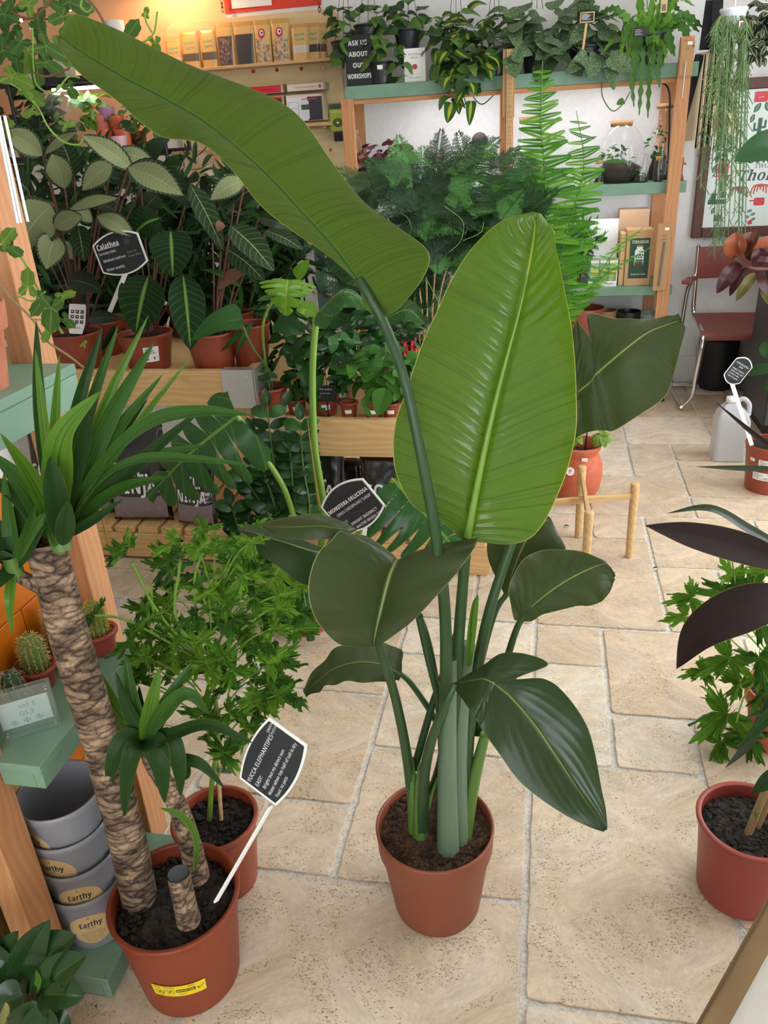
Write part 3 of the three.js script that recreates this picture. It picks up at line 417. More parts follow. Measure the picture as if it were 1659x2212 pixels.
// placed lobed leaf: at point, facing n, tip towards d, radius s
function lobed(t, geo, m, at, n, d, s, name = 'leaf') {
  const Z = n.clone().normalize(), Y = d.clone().addScaledVector(Z, -d.dot(Z)).normalize(), X = Y.clone().cross(Z);
  return partAt(t, name, geo, m, new THREE.Matrix4().makeBasis(X, Y, Z).scale(V(s, s, s)).setPosition(at));
}
// ---------------------------------------------------------------- tiled wall end and narrow shelf stand on the left
{
  const w = struct('wall_side', boxG(LEFTX, -0.951, 0, CEIL, -1.215, FRONTZ, 0.002), wallM);
  const yel = [0, 1, 2].map((k) => phys({ color: ['#cdb45e', '#c3a851', '#d5bf6e'][k], roughness: 0.35 })), ora = phys({ color: '#cf6f14', roughness: 0.35 }); reseed(5);
  for (let r = 0; r < 12; r++) for (let k = 0; k < 5; k++) { const z1 = -0.6 - k * 0.165 + (r % 2 ? 0.08 : 0), z0 = Math.max(z1 - 0.162, -1.213); if (z1 - z0 < 0.02) continue; part(w, 'tile', boxG(-0.952, -0.9445, r * 0.082 + 0.0015, (r + 1) * 0.082 - 0.0015, z0, z1, 0.002), r > 2 && z1 < -0.9 ? ora : yel[Math.floor(rnd() * 3)]); }
  const t = thing('shelf_stand', 'narrow timber stand with sage green shelves against the tiled wall', 'shelf', V(-0.87, 0, -1.03));
  for (const [z0, z1, h] of [[-0.87, -0.80, 1.22], [-1.275, -1.205, 2.4]]) part(t, 'post', boxG(-0.915, -0.87, 0, h, z0, z1, 0.003), postM);
  for (const [y, ap] of [[0.058, 0.055], [0.6, 0.05], [1.178, 0.07]]) {
    const s = part(t, 'shelf', boxG(-0.943, -0.788, y - 0.018, y, -1.2, -0.848, 0.003), greenM);
    part(s, 'apron', merged([boxG(-0.806, -0.789, y - ap, y - 0.018, -1.198, -0.85, 0.002), boxG(-0.868, -0.806, y - ap, y - 0.018, -0.866, -0.85, 0.002), boxG(-0.868, -0.806, y - ap, y - 0.018, -1.198, -1.182, 0.002)]), greenM);
  }
  part(t, 'peg_rail', boxG(-0.90, -0.885, 1.075, 1.09, -1.42, -1.274, 0.002), postM);
  single('pipe', tubeG([V(-0.925, 0.0, -0.77), V(-0.925, 0.4, -0.775), V(-0.925, 1.0, -0.775)], 0.014, 12, 12), blackM, 'black pipe running down beside the timber post', 'pipe');
}
{ // nested grey pots with oval kraft labels
  const kraft = (k) => canvasTex(512, 320, (g, w, h) => { g.fillStyle = '#cfae7c'; g.fillRect(0, 0, w, h); speck(g, w, h, 500, ['#b8935f', '#dcc096'], 1, 3, 0.3); g.fillStyle = '#15130f'; g.textAlign = 'center'; g.font = 'bold 84px sans-serif'; g.save(); g.translate(w / 2, 128); g.transform(1, -0.04, -0.1, 1, 0, 0); g.fillText('Earthy', 0, 0); g.restore(); g.font = '16px sans-serif'; g.fillText('SUSTAINABLE', w / 2, 152); g.lineWidth = 3; g.strokeStyle = '#15130f'; g.beginPath(); g.moveTo(w / 2, 14); g.lineTo(w / 2, 44); g.moveTo(w / 2 - 12, 32); g.quadraticCurveTo(w / 2, 52, w / 2 + 12, 32); g.stroke(); g.fillStyle = '#5c4a30'; for (let r = 0; r < 8; r++) { const ww = 300 - Math.abs(r - 3) * 26; for (let x = -ww / 2; x < ww / 2;) { const q = rr(8, 26); g.fillRect(w / 2 + x, 182 + r * 15, Math.min(q, ww / 2 - x), 4); x += q + 6; } } });
  reseed(8); const kt = kraft(0), km = mat('#ffffff', 0.8, { map: kt });
  for (let k = 0; k < 4; k++) {
    const b = V(-0.868 + [0, 0.002, -0.001, 0.001][k], 0.058 + k * 0.074, -0.962), t = thing('grey_plant_pot', ['grey plastic pot at the bottom of the nested stack, label fully showing', 'grey plastic pot second from the bottom of the nested stack', 'grey plastic pot third from the bottom, its label cut by the post', 'empty grey plastic pot on top of the nested stack'][k], 'pot', b, 'nested grey pots');
    part(t, 'body', latheG([[0.001, 0.004], [0.055, 0.003], [0.058, 0], [0.061, 0.003], [0.0745, 0.128], [0.078, 0.131], [0.0795, 0.142], [0.0785, 0.148], [0.0755, 0.149], [0.0735, 0.146], [0.0705, 0.128], [0.0575, 0.008], [0.001, 0.008]], 64, b), greyPotM);
    const mid = [0.5, 0.42, -0.02, -0.5][k], hh = [0.044, 0.044, 0.044, 0.044][k], yc = [0.066, 0.072, 0.078, 0.068][k];
    const S = (u, v) => { const a = mid + u * 0.62, y = yc + (v * 2 - 1) * hh * Math.sqrt(Math.max(0, 1 - u * u)), R = lerp(0.0612, 0.0745, clamp((y - 0.003) / 0.125)) + 0.0006; return V(b.x + Math.sin(a) * R, b.y + y, b.z + Math.cos(a) * R); };
    part(t, 'label', surfG(S, 24, 8), km);
  }
}
// ---------------------------------------------------------------- yucca
const barkT = dataTex(256, 256, (u, v) => { const cu = Math.cos(u * 6.28), su = Math.sin(u * 6.28), n1 = Math.abs(nz(cu * 0.9, v * 17 + cu * 0.5, su * 0.9)), n2 = Math.abs(nz(cu * 1.7 + 9, v * 31, su * 1.7)), patch = tn(u, v, 6, 3), f = tn(u, v, 46, 6) * 0.4; const k = clamp(Math.pow(clamp(n1 * 3.2), 0.6) * 0.6 + Math.pow(clamp(n2 * 3), 0.6) * 0.3 + patch * 0.5 + f * 0.5 - 0.12); return [lerp(44, 178, k), lerp(32, 150, k), lerp(24, 122, k)]; });
barkT.repeat.set(1, 1);
const barkM = mat('#ffffff', 0.9, { map: barkT, bumpMap: barkT, bumpScale: 0.004 });
function trunkG(pts, r0, r1, seg, s = 0) {
  const c = pts.length > 2 ? curveOf(pts) : new THREE.LineCurve3(pts[0], pts[1]), fr = c.computeFrenetFrames(seg, false), L = c.getLength(), rad = 28, pos = [], uv = [], idx = [];
  for (let i = 0; i <= seg; i++) { const t = i / seg, p = c.getPointAt(t); for (let j = 0; j <= rad; j++) { const a = j / rad * 6.2832, y = t * L; const R = lerp(r0, r1, t) * (1 + 0.05 * Math.pow(Math.abs(Math.sin(y * 62 + Math.sin(a + s) * 1.1 + nz(Math.cos(a), y * 12, s) * 1.6)), 0.5) + 0.05 * nz(Math.cos(a) * 2, y * 40, Math.sin(a) * 2 + s)); const q = p.clone().addScaledVector(fr.normals[i], Math.cos(a) * R).addScaledVector(fr.binormals[i], Math.sin(a) * R); pos.push(q.x, q.y, q.z); uv.push(j / rad, y * 4.2 + s); } }
  for (let i = 0; i < seg; i++) for (let j = 0; j < rad; j++) { const a = i * (rad + 1) + j, b = a + rad + 1; idx.push(a, a + 1, b, b, a + 1, b + 1); }
  const g = new THREE.BufferGeometry(); g.setAttribute('position', new THREE.Float32BufferAttribute(pos, 3)); g.setAttribute('uv', new THREE.Float32BufferAttribute(uv, 2)); g.setIndex(idx); g.computeVertexNormals(); return g;
}
{
  const c = V(-0.655, 0, -0.928), t = thing('yucca', 'yucca with thick bark trunks and sword leaves in a terracotta plastic pot', 'plant', c);
  part(t, 'pot', potG(c, 0.094, 0.120, 0.228, { collar: 0.1, step: 0.002, lip: 0.0035 }), potDarkRedM);
  part(t, 'soil', soilG(V(c.x, 0.2, c.z), 0.1135, 0.014, 9), soilDM); part(t, 'soil_crumbs', crumbsG(V(c.x, 0.2, c.z), 0.112, 420, 0.0052, 8), soilDM).userData.kind = 'stuff';
  // sticker wrapped on the pot
  const st = canvasTex(512, 160, (g, w, h) => { g.fillStyle = '#e8cf1c'; g.fillRect(0, 0, w, h); g.fillStyle = '#1b1a12'; g.font = 'bold 26px sans-serif'; g.fillText('001JK', 20, 34); g.fillText('DULON1', 120, 34); g.fillText('WG7', 350, 34); g.fillRect(230, 56, 180, 44); g.fillStyle = '#e8cf1c'; g.font = 'bold 36px sans-serif'; g.fillText('BAND10A', 236, 91); g.fillStyle = '#1b1a12'; for (let k = 0; k < 30; k++) { g.fillRect(20 + rnd() * 90, 50 + rnd() * 90, rr(6, 24), 6); g.fillRect(130 + rnd() * 80, 54 + rnd() * 60, rr(4, 16), 5); g.fillRect(424 + rnd() * 64, 56 + rnd() * 44, 6, 6); } g.font = '20px sans-serif'; g.fillText('9606/70', 250, 136); });
  const R = (y) => lerp(0.094, 0.1175, y / 0.2) + 0.0012;
  part(t, 'sticker', surfG((u, v) => { const a = 0.32 + u * 0.46, y = 0.098 + (v - 0.5) * 0.034 - u * 0.005; return V(c.x + Math.sin(a) * R(y), y, c.z + Math.cos(a) * R(y)); }, 16, 2), mat('#ffffff', 0.5, { map: st }));
  const T1 = [[306, 1965, -0.93], [265, 1770, -0.932], [210, 1570, -0.934], [150, 1375, -0.934], [118, 1250, -0.934], [95, 1165, -0.934]];
  part(t, 'trunk', trunkG(T1.map(pz), 0.033, 0.0285, 150, 1), barkM);
  part(t, 'trunk', trunkG([[428, 1895, -0.965], [404, 1800, -0.97], [372, 1715, -0.972], [330, 1650, -0.965], [316, 1610, -0.96]].map(pz), 0.022, 0.013, 70, 2), barkM);
  const stump = part(t, 'stump', trunkG([[408, 1990, -0.865], [385, 1888, -0.868]].map(pz), 0.0205, 0.0185, 40, 3), barkM);
  { const a = PZ(408, 1990, -0.865), b = PZ(385, 1888, -0.868); part(stump, 'sealed_cut', tubeG([b.clone().lerp(a, 0.06), b.clone().lerp(a, -0.02)], 0.0178, 2, 20), mat('#4a4f52', 0.6), 'grey sealed cut top'); }
  part(t, 'trunk', trunkG([[118, 1285, -0.92], [75, 1262, -0.91], [35, 1240, -0.905]].map(pz), 0.011, 0.010, 24, 5), barkM);
  reseed(21);
  const L = (pts, w, k = 0, o = {}) => leafPx(t, pts, w, yuccaMs[k], { prof: 'strap', fold: 0.35, nv: 22, nu: 6, ...o });
  const B = [128, 1165, -0.93];
  // upper crown: [tip, middle, width, tone]
  const crown = [[[78, 690, -1.02], [88, 900, -0.98], 34, 2], [[76, 752, -0.95], [98, 930, -0.94], 26, 1], [[128, 765, -0.96], [118, 940, -0.95], 28, 1], [[222, 705, -1.0], [165, 890, -0.97], 34, 2], [[256, 702, -1.04], [192, 890, -1.0], 30, 0], [[322, 678, -1.03], [222, 885, -0.98], 26, 1], [[335, 735, -0.98], [225, 925, -0.96], 46, 0], [[352, 808, -1.0], [235, 960, -0.97], 38, 0], [[412, 772, -1.05], [270, 955, -0.99], 24, 1], [[440, 880, -0.96], [300, 1000, -0.95], 34, 2], [[448, 960, -0.98], [300, 1000, -0.96], 34, 0], [[265, 1078, -0.88], [205, 1125, -0.9], 32, 2], [[375, 1028, -0.93], [255, 1060, -0.93], 34, 0], [[320, 860, -1.04], [235, 980, -1.0], 22, 2], [[0, 935, -0.86], [70, 1040, -0.9], 44, 1], [[-20, 975, -0.9], [60, 1060, -0.92], 56, 0], [[-30, 1030, -0.93], [60, 1085, -0.93], 60, 2], [[290, 930, -0.92], [215, 1010, -0.92], 30, 0]];
  for (const [tip, mid, w, k] of crown) L([B, mid, tip], w, k, { wave: 0.01 });
  L([B, [215, 1030, -0.92], [330, 918, -0.9], [430, 893, -0.9], [548, 897, -0.92]], 58, 0, { fold: 0.5, n: V(-0.2, 1.2, 0) });
  L([B, [220, 1040, -0.9], [310, 995, -0.88], [430, 995, -0.88], [545, 1006, -0.9]], 36, 0, { fold: 0.5, n: V(-0.2, 1.4, 0) });
  L([B, [120, 1030, -0.9], [140, 935, -0.89], [218, 845, -0.9]], 74, 1, { fold: 0.35 });
  L([[130, 1165, -0.92], [182, 960, -0.93], [200, 860, -0.95]], 44, 2);
  L([[132, 1168, -0.90], [118, 1070, -0.875], [108, 985, -0.87]], 54, 2, { prof: 'oval' });
  L([[138, 1178, -0.89], [140, 1130, -0.87], [148, 1080, -0.865]], 42, 2, { prof: 'oval' });
  L([[120, 1180, -0.89], [95, 1120, -0.88], [40, 1215, -0.87]], 26, 0);
  part(t, 'leaf_base', trunkG([[136, 1190, -0.91], [130, 1165, -0.915], [128, 1135, -0.92]].map(pz), 0.0135, 0.017, 12, 9), stemGreenM, 'pale green leaf base');
  part(t, 'leaf_base', trunkG([[40, 1248, -0.905], [30, 1225, -0.905], [22, 1200, -0.905]].map(pz), 0.011, 0.014, 12, 4), stemGreenM);
  // side crown at the picture's edge
  for (const [tip, mid, w, k] of [[[28, 1372, -0.87], [22, 1300, -0.87], 28, 1], [[-40, 1100, -0.92], [5, 1160, -0.91], 50, 2], [[45, 1040, -0.95], [40, 1140, -0.93], 40, 2], [[75, 1090, -0.9], [58, 1160, -0.9], 36, 0], [[8, 1020, -0.92], [22, 1130, -0.92], 36, 0], [[-40, 1220, -0.86], [0, 1210, -0.89], 46, 2], [[-20, 1280, -0.86], [5, 1250, -0.88], 36, 2], [[100, 1130, -0.88], [66, 1180, -0.9], 34, 2]]) L([[30, 1228, -0.905], mid, tip], w, k);
  // lower rosette
  const Q = [312, 1602, -0.955];
  for (const [tip, mid, w, k] of [[[200, 1432, -1.0], [245, 1530, -0.98], 46, 1], [[270, 1412, -1.0], [285, 1500, -0.98], 30, 0], [[250, 1450, -0.97], [280, 1540, -0.96], 34, 2], [[345, 1440, -0.97], [325, 1530, -0.95], 40, 1], [[415, 1430, -0.99], [365, 1510, -0.96], 34, 0], [[300, 1480, -1.02], [305, 1550, -0.99], 26, 2], [[182, 1612, -0.98], [245, 1606, -0.96], 28, 0], [[400, 1460, -1.04], [355, 1540, -1.0], 30, 2]]) L([Q, mid, tip], w, k);
  L([Q, [355, 1540, -0.94], [405, 1500, -0.94], [455, 1545, -0.95]], 42, 0); L([Q, [370, 1590, -0.93], [450, 1568, -0.92], [548, 1606, -0.92]], 40, 2, { n: V(0, 1, 0) }); L([Q, [375, 1640, -0.94], [430, 1650, -0.94], [485, 1702, -0.94]], 36, 2, { n: V(0, 0.8, 0) });
  L([Q, [272, 1598, -0.93], [247, 1640, -0.91], [236, 1716, -0.91]], 50, 2, { n: V(0, 0.6, 0.2) }); L([Q, [290, 1620, -0.92], [275, 1680, -0.905], [269, 1768, -0.91]], 44, 2, { n: V(0, 0.4, 0.2) }); L([Q, [335, 1612, -0.92], [348, 1655, -0.905], [356, 1736, -0.905]], 58, 2, { n: V(0, 0.5, 0.2) }); L([Q, [365, 1600, -0.93], [384, 1640, -0.92], [391, 1722, -0.92]], 52, 2, { n: V(0, 0.5, 0.2) });
  L([[395, 1650, -0.95], [402, 1670, -0.94], [396, 1685, -0.94]], 24, 2); L([[420, 1880, -0.93], [418, 1800, -0.92], [385, 1760, -0.91], [345, 1745, -0.9]], 22, 1);
  plantLabel({ c: [590, 1645], ax: [33, -66], hh: 42, bulge: 54, z: -0.935, z2: -0.945, zu: -0.95, stake: [[585, 1742, -0.92], [466, 1948, -0.868]], label: 'chalkboard label naming the yucca on a long white stake', base: PZ(466, 1948, -0.868),
    draw: (g, w, h) => { g.font = '40px sans-serif'; g.fillText('YUCCA ELEPHANTIPES', 26, 120); g.font = '24px sans-serif'; g.fillText('(INDOOR', 420, 82); g.fillText('YUCCA)', 424, 112); g.font = '36px sans-serif'; g.fillText('EASY:', 36, 178); g.font = '31px sans-serif'; g.fillText('☼ Bright but no direct sun', 34, 226); g.fillText('Water when top half of soil is dry', 40, 276, 440); g.fillText('Toxic to pets', 60, 324); } });
}
// ---------------------------------------------------------------- scented geranium behind the yucca
function geranium(t, blobs, axis, seed, zr, dens = 1) {
  reseed(seed);
  for (const [cx, cy, r, zz] of blobs) {
    const n = Math.max(1, Math.round(dens * Math.pow(r / 34, 1.7)));
    for (let k = 0; k < n; k++) {
      const a = rnd() * 6.28, q = Math.sqrt(rnd()) * r * 0.9, x = cx + Math.cos(a) * q, y = cy + Math.sin(a) * q * 0.9, z = (zz ?? 0) + rr(...zr), p = PZ(x, y, z);
      const ax = axis(y), out = p.clone().sub(ax), nrm = V(rr(-0.5, 0.5), rr(0.5, 1.2), rr(0, 0.9)).add(out.clone().normalize().multiplyScalar(0.5)), dir = out.clone().normalize().add(V(rr(-0.5, 0.5), rr(-0.3, 0.2), rr(-0.4, 0.4)));
      const s = rr(46, 74) * perPx(p), m = gerMs[Math.floor(rnd() * 3)];
      lobed(t, gerGs[Math.floor(rnd() * 3)], m, p, nrm, dir, s);
      if (rnd() < 0.5) part(t, 'leaf_stalk', tubeG([ax.clone().lerp(p, 0.3).add(V(0, -0.02, 0)), ax.clone().lerp(p, 0.7), p], 0.0016, 8, 5), stemLimeM);
    }
  }
}
{
  const c = V(-0.668, 0, -1.150), t = thing('scented_geranium', 'bushy scented geranium with lacy lobed leaves behind the yucca', 'plant', c);
  part(t, 'pot', potG(c, 0.07, 0.0895, 0.19, { collar: 0.12, step: 0.002, lip: 0.004 }), potM);
  part(t, 'soil', soilG(V(c.x, 0.165, c.z), 0.084, 0.01, 3), soilDM); part(t, 'soil_crumbs', crumbsG(V(c.x, 0.165, c.z), 0.082, 320, 0.0048, 10), soilDM).userData.kind = 'stuff';
  const main = [[452, 1775, -1.16], [458, 1690, -1.16], [470, 1600, -1.15], [462, 1480, -1.15], [440, 1340, -1.15]];
  stemPx(t, main, (q) => lerp(0.0062, 0.0035, q), stemLimeM); stemPx(t, [[478, 1770, -1.16], [473, 1690, -1.165], [470, 1560, -1.17]], 0.0045, blondM, 'cane');
  part(t, 'clip', boxG(...(() => { const p = PZ(485, 1665, -1.15); return [p.x - 0.018, p.x + 0.012, p.y - 0.006, p.y + 0.006, p.z - 0.002, p.z + 0.002]; })()), mat('#5b6f62', 0.5));
  for (const e of [[[340, 1320, -1.12], [285, 1215, -1.1]], [[380, 1330, -1.12], [390, 1210, -1.12]], [[340, 1340, -1.13], [325, 1260, -1.12]], [[560, 1330, -1.15], [610, 1300, -1.16]], [[420, 1250, -1.16], [440, 1190, -1.16]], [[260, 1335, -1.1], [205, 1330, -1.08]], [[540, 1280, -1.18], [560, 1200, -1.18]]]) stemPx(t, [[440, 1430, -1.15], ...e], 0.0026, stemLimeM, 'branch', 14, 6);
  const ax = (y) => PZ(455, clamp(y + 60, 1250, 1700), -1.16);
  geranium(t, [[400, 1205, 60], [470, 1180, 70], [560, 1185, 60], [620, 1290, 55], [520, 1290, 95], [430, 1320, 95], [340, 1370, 75], [280, 1430, 55], [590, 1390, 62], [510, 1420, 85], [430, 1430, 70], [530, 1510, 62], [585, 1490, 44], [470, 1560, 46], [548, 1570, 40], [265, 1205, 30], [330, 1262, 18], [475, 1630, 28], [300, 1330, 30], [205, 1325, 22, 0.05], [640, 1340, 30], [300, 1465, 40]], ax, 31, [-1.24, -1.07], 2.3);
}
// ---------------------------------------------------------------- plants at the right edge
{
  const c = V(0.447, 0, -1.290), t = thing('cordyline', 'dark purple cordyline in a dusty red pot by the picture edge', 'plant', c);
  part(t, 'pot', potG(c, 0.083, 0.1, 0.2, { collar: 0.08, step: 0.002, lip: 0.005 }), potRedM);
  part(t, 'soil', soilG(V(c.x, 0.178, c.z), 0.094, 0.012, 14), soilDM); part(t, 'soil_crumbs', crumbsG(V(c.x, 0.178, c.z), 0.092, 420, 0.005, 9), soilDM).userData.kind = 'stuff';
  const cordM = leafMat(yuccaTex('#2a191e', '#38232c'), { gloss: 0.06, gr: 0.5, through: 0.05 }), cordG = leafMat(yuccaTex('#3b5040', '#4f3a44'), { gloss: 0.4, through: 0.1 });
  stemPx(t, [[1615, 1802, -1.27], [1640, 1740, -1.27], [1680, 1650, -1.27], [1712, 1480, -1.25], [1722, 1250, -1.22]], 0.008, mat('#9b8260', 0.8)); stemPx(t, [[1630, 1800, -1.29], [1665, 1720, -1.29], [1700, 1600, -1.28]], 0.006, mat('#a58a62', 0.8));
  const L = (p, w, m, o) => leafPx(t, p, w, m, { prof: 'lance', fold: 0.2, nv: 26, nu: 8, ...o });
  L([[1720, 1225, -1.2], [1600, 1185, -1.14], [1480, 1155, -1.08], [1393, 1135, -1.04]], 76, cordM, { n: V(0.1, 0.3, 0) }); L([[1725, 1285, -1.2], [1610, 1315, -1.12], [1510, 1370, -1.06], [1461, 1445, -1.03]], 104, cordM, { n: V(0, 0.2, 0) });
  L([[1720, 1200, -1.22], [1620, 1145, -1.2], [1530, 1098, -1.18], [1438, 1109, -1.17]], 26, cordG, { n: V(0, 1, 0) }); L([[1720, 1015, -1.22], [1600, 1012, -1.2], [1500, 1008, -1.18]], 15, cordG, { n: V(0, 0.8, 0) }); L([[1720, 1010, -1.22], [1630, 940, -1.21], [1545, 868, -1.2]], 15, cordM); L([[1700, 1430, -1.22], [1620, 1600, -1.15], [1566, 1660, -1.12]], 22, cordG); L([[1720, 1480, -1.2], [1650, 1560, -1.15], [1590, 1620, -1.12]], 26, yuccaDarkM); L([[1690, 1660, -1.2], [1655, 1690, -1.18], [1622, 1715, -1.17]], 34, yuccaDarkM); L([[1720, 1480, -1.2], [1680, 1525, -1.18], [1610, 1550, -1.15]], 30, yuccaDarkM);
  leafPx(t, [[1640, 1775, -1.26], [1636, 1760, -1.25], [1628, 1752, -1.24]], 12, yuccaLightM);
}
{
  const b = PY(1672, 1600, 0), c = V(b.x, 0, b.z), t = thing('scented_geranium', 'scented geranium in a terracotta pot partly hidden by the purple leaves', 'plant', c);
  part(t, 'pot', latheG([[0.001, 0.004], [0.058, 0.003], [0.062, 0], [0.083, 0.13], [0.09, 0.132], [0.094, 0.172], [0.086, 0.174], [0.078, 0.13], [0.05, 0.01], [0.001, 0.01]], 48, c), terraPinkM); part(t, 'soil', soilG(V(c.x, 0.155, c.z), 0.08, 0.006, 6), soilDM);
  const z = c.z; stemPx(t, [[1685, 1500, z], [1670, 1420, z], [1650, 1340, z + 0.02]], 0.005, stemLimeM); for (const e of [[[1600, 1400, z + 0.05], [1560, 1360, z + 0.06]], [[1560, 1320, z + 0.05], [1505, 1295, z + 0.05]], [[1610, 1500, z + 0.08], [1590, 1560, z + 0.1]], [[1600, 1310, z + 0.04], [1580, 1200, z + 0.05]]]) stemPx(t, [[1670, 1430, z], ...e], 0.0022, stemLimeM, 'branch', 12, 5);
  const old = gerMs.slice(); reseed(61);
  for (const [x, y, r, dx, dy, k] of [[1495, 1290, 46, -1, 0.1, 1], [1480, 1332, 42, -1, 0.2, 0], [1590, 1285, 66, -0.8, -0.2, 2], [1625, 1270, 60, 0.3, -1, 2], [1580, 1240, 34, -0.3, -0.5, 0], [1650, 1235, 40, 0.2, -1, 0], [1575, 1420, 62, -0.8, 0.4, 1], [1520, 1450, 40, -1, 0.1, 1], [1640, 1420, 58, 0.2, 0.6, 2], [1600, 1480, 50, -0.4, -0.6, 1], [1570, 1540, 76, -0.7, 0.6, 1], [1620, 1590, 56, 0.3, 1, 2], [1560, 1600, 50, -0.2, 1, 1], [1650, 1500, 50, 0.4, 0.2, 2], [1640, 1340, 50, 0.1, 0.4, 2], [1655, 1460, 40, 0.4, 0.2, 1]])
    { const p = PZ(x, y, z + 0.06); lobed(t, gerGs[k], gerMs[k], p, EYE.clone().sub(p).normalize().add(V(rr(-0.4, 0.4), rr(0.2, 0.8), rr(-0.3, 0.3))), rightV.clone().multiplyScalar(dx).addScaledVector(upV, -dy), 1.45 * r * perPx(p)); }
}
{ // framed board leaning in the lower right corner
  const A = PZ(1478, 2262, -0.615), B = PZ(1700, 1868, -0.80), e = B.clone().sub(A), el = e.length(), Y = e.clone().normalize(), Xr = V(1, -0.1, 0.12), X = Xr.addScaledVector(Y, -Xr.dot(Y)).normalize(), N = X.clone().cross(Y);
  const t = thing('framed_board', 'pale grey board in a worn gilt brown frame leaning in the corner', 'board', A.clone().addScaledVector(Y, -0.55)); const o = A.clone().addScaledVector(Y, -0.55), H = el + 0.6, W = 0.5, M = (x0, x1, y0, y1, z0, z1, r) => { const g = boxG(x0, x1, y0, y1, z0, z1, r); g.applyMatrix4(new THREE.Matrix4().makeBasis(X, Y, N).setPosition(o)); return g; };
  const fT = dataTex(128, 128, (u, v) => { const k = tn(u, v, 12, 2) * 24; return [112 + k, 86 + k, 52 + k * 0.7]; }), fM = mat('#ffffff', 0.5, { map: fT });
  part(t, 'frame', merged([M(0, 0.027, 0, H, -0.012, 0.012, 0.005), M(W - 0.027, W, 0, H, -0.012, 0.012, 0.005), M(0.027, W - 0.027, 0, 0.027, -0.012, 0.012, 0.005), M(0.027, W - 0.027, H - 0.027, H, -0.012, 0.012, 0.005)]), fM); part(t, 'panel', M(0.025, W - 0.025, 0.025, H - 0.025, -0.006, 0.001, 0.001), mat('#b9b4ab', 0.6));
}
{ // peace lily at the lower left corner
  const c = V(-0.815, 0, -0.66), t = thing('peace_lily', 'dark glossy peace lily in the bottom corner beside the stand', 'plant', c);
  part(t, 'pot', potG(c, 0.052, 0.066, 0.13), potM); part(t, 'soil', soilG(V(c.x, 0.115, c.z), 0.06, 0.004, 2), soilDM);
  const plT = leafTex((g, w, h) => { g.fillStyle = '#1c4a1c'; g.fillRect(0, 0, w, h); veins(g, w, h, 16, 0.28, '#2f6a2a', 3, 0.7); veins(g, w, h, 33, 0.28, '#12340f', 2, 0.6); g.fillStyle = '#33702c'; g.fillRect(w / 2 - 4, 0, 8, h); }), plM = leafMat(plT, { gloss: 0.7, gr: 0.22, through: 0.12 }); reseed(41);
  for (const [b, m, e, w] of [[[45, 2150, -0.68], [62, 2060, -0.7], [108, 1986, -0.72], 62], [[60, 2150, -0.68], [100, 2070, -0.7], [166, 2020, -0.71], 78], [[75, 2160, -0.67], [130, 2100, -0.68], [187, 2064, -0.69], 62], [[95, 2140, -0.67], [112, 2165, -0.66], [120, 2196, -0.66], 46], [[95, 2150, -0.66], [140, 2148, -0.66], [179, 2153, -0.67], 52], [[20, 2130, -0.68], [-5, 2080, -0.69], [-20, 2030, -0.7], 60], [[50, 2150, -0.66], [20, 2160, -0.65], [-20, 2200, -0.64], 60], [[70, 2160, -0.65], [60, 2200, -0.64], [30, 2260, -0.63], 66], [[80, 2170, -0.65], [90, 2215, -0.64], [100, 2270, -0.63], 60], [[30, 2110, -0.69], [20, 2060, -0.7], [40, 2010, -0.72], 50], [[90, 2180, -0.66], [120, 2215, -0.65], [150, 2240, -0.65], 50]]) leafPx(t, [b, m, e], w * 1.25, plM, { prof: 'oval', fold: 0.3, nv: 16, nu: 8, rib: 0.02, ribs: 7 });
  leafPx(t, [[78, 2145, -0.67], [82, 2120, -0.67], [78, 2095, -0.67]], 14, yuccaLightM); leafPx(t, [[5, 2212, -0.63], [10, 2185, -0.63], [12, 2165, -0.63]], 20, leafMat(yuccaTex('#b9c98a', '#d6e0b4')), {});
  for (const x of [50, 70, 90]) stemPx(t, [[x, 2150, -0.67], [x + 2, 2250, -0.665]], 0.003, stemGreenM);
}
// ---------------------------------------------------------------- shared small foliage
function ovalG(prof, w, bend, fold, nv = 9, nu = 4) {       // unit leaf: base at origin, tip at +y, face +z
  return spineLeaf([V(0, 0, 0), V(0, 0.5, bend * 0.6), V(0, 1, -bend * 0.4)], w, V(0, 0, 1), { prof, fold, nv, nu });
}
const ovGs = [ovalG('oval', 0.55, 0.12, 0.2), ovalG('oval', 0.5, -0.1, 0.3), ovalG('oval', 0.6, 0.25, 0.1)], heGs = [ovalG('heart', 0.8, 0.12, 0.15), ovalG('heart', 0.75, 0.25, 0.25), ovalG('heart', 0.85, -0.08, 0.1)], laGs = [ovalG('lance', 0.16, 0.2, 0.3), ovalG('lance', 0.14, -0.15, 0.3)];
const veinMaps = {}, plainTex = (a, b, vein, n = 9) => {        // veined grey map shared by leaves of one vein count, tinted by the leaf's green
  const key = n > 8 ? 10 : 6; veinMaps[key] ||= leafTex((g, w, h) => { g.fillStyle = '#d0d0d0'; g.fillRect(0, 0, w, h); veins(g, w, h, key * 2, 0.22, '#d8d8d8', 4, 0.6); veins(g, w, h, key, 0.22, '#e2e2e2', 2.5, 0.8); g.fillStyle = '#e6e6e6'; g.fillRect(w / 2 - 3, 0, 6, h); }, 128, 256);
  return { map: veinMaps[key], tint: new THREE.Color(a).multiplyScalar(1.6) };
};
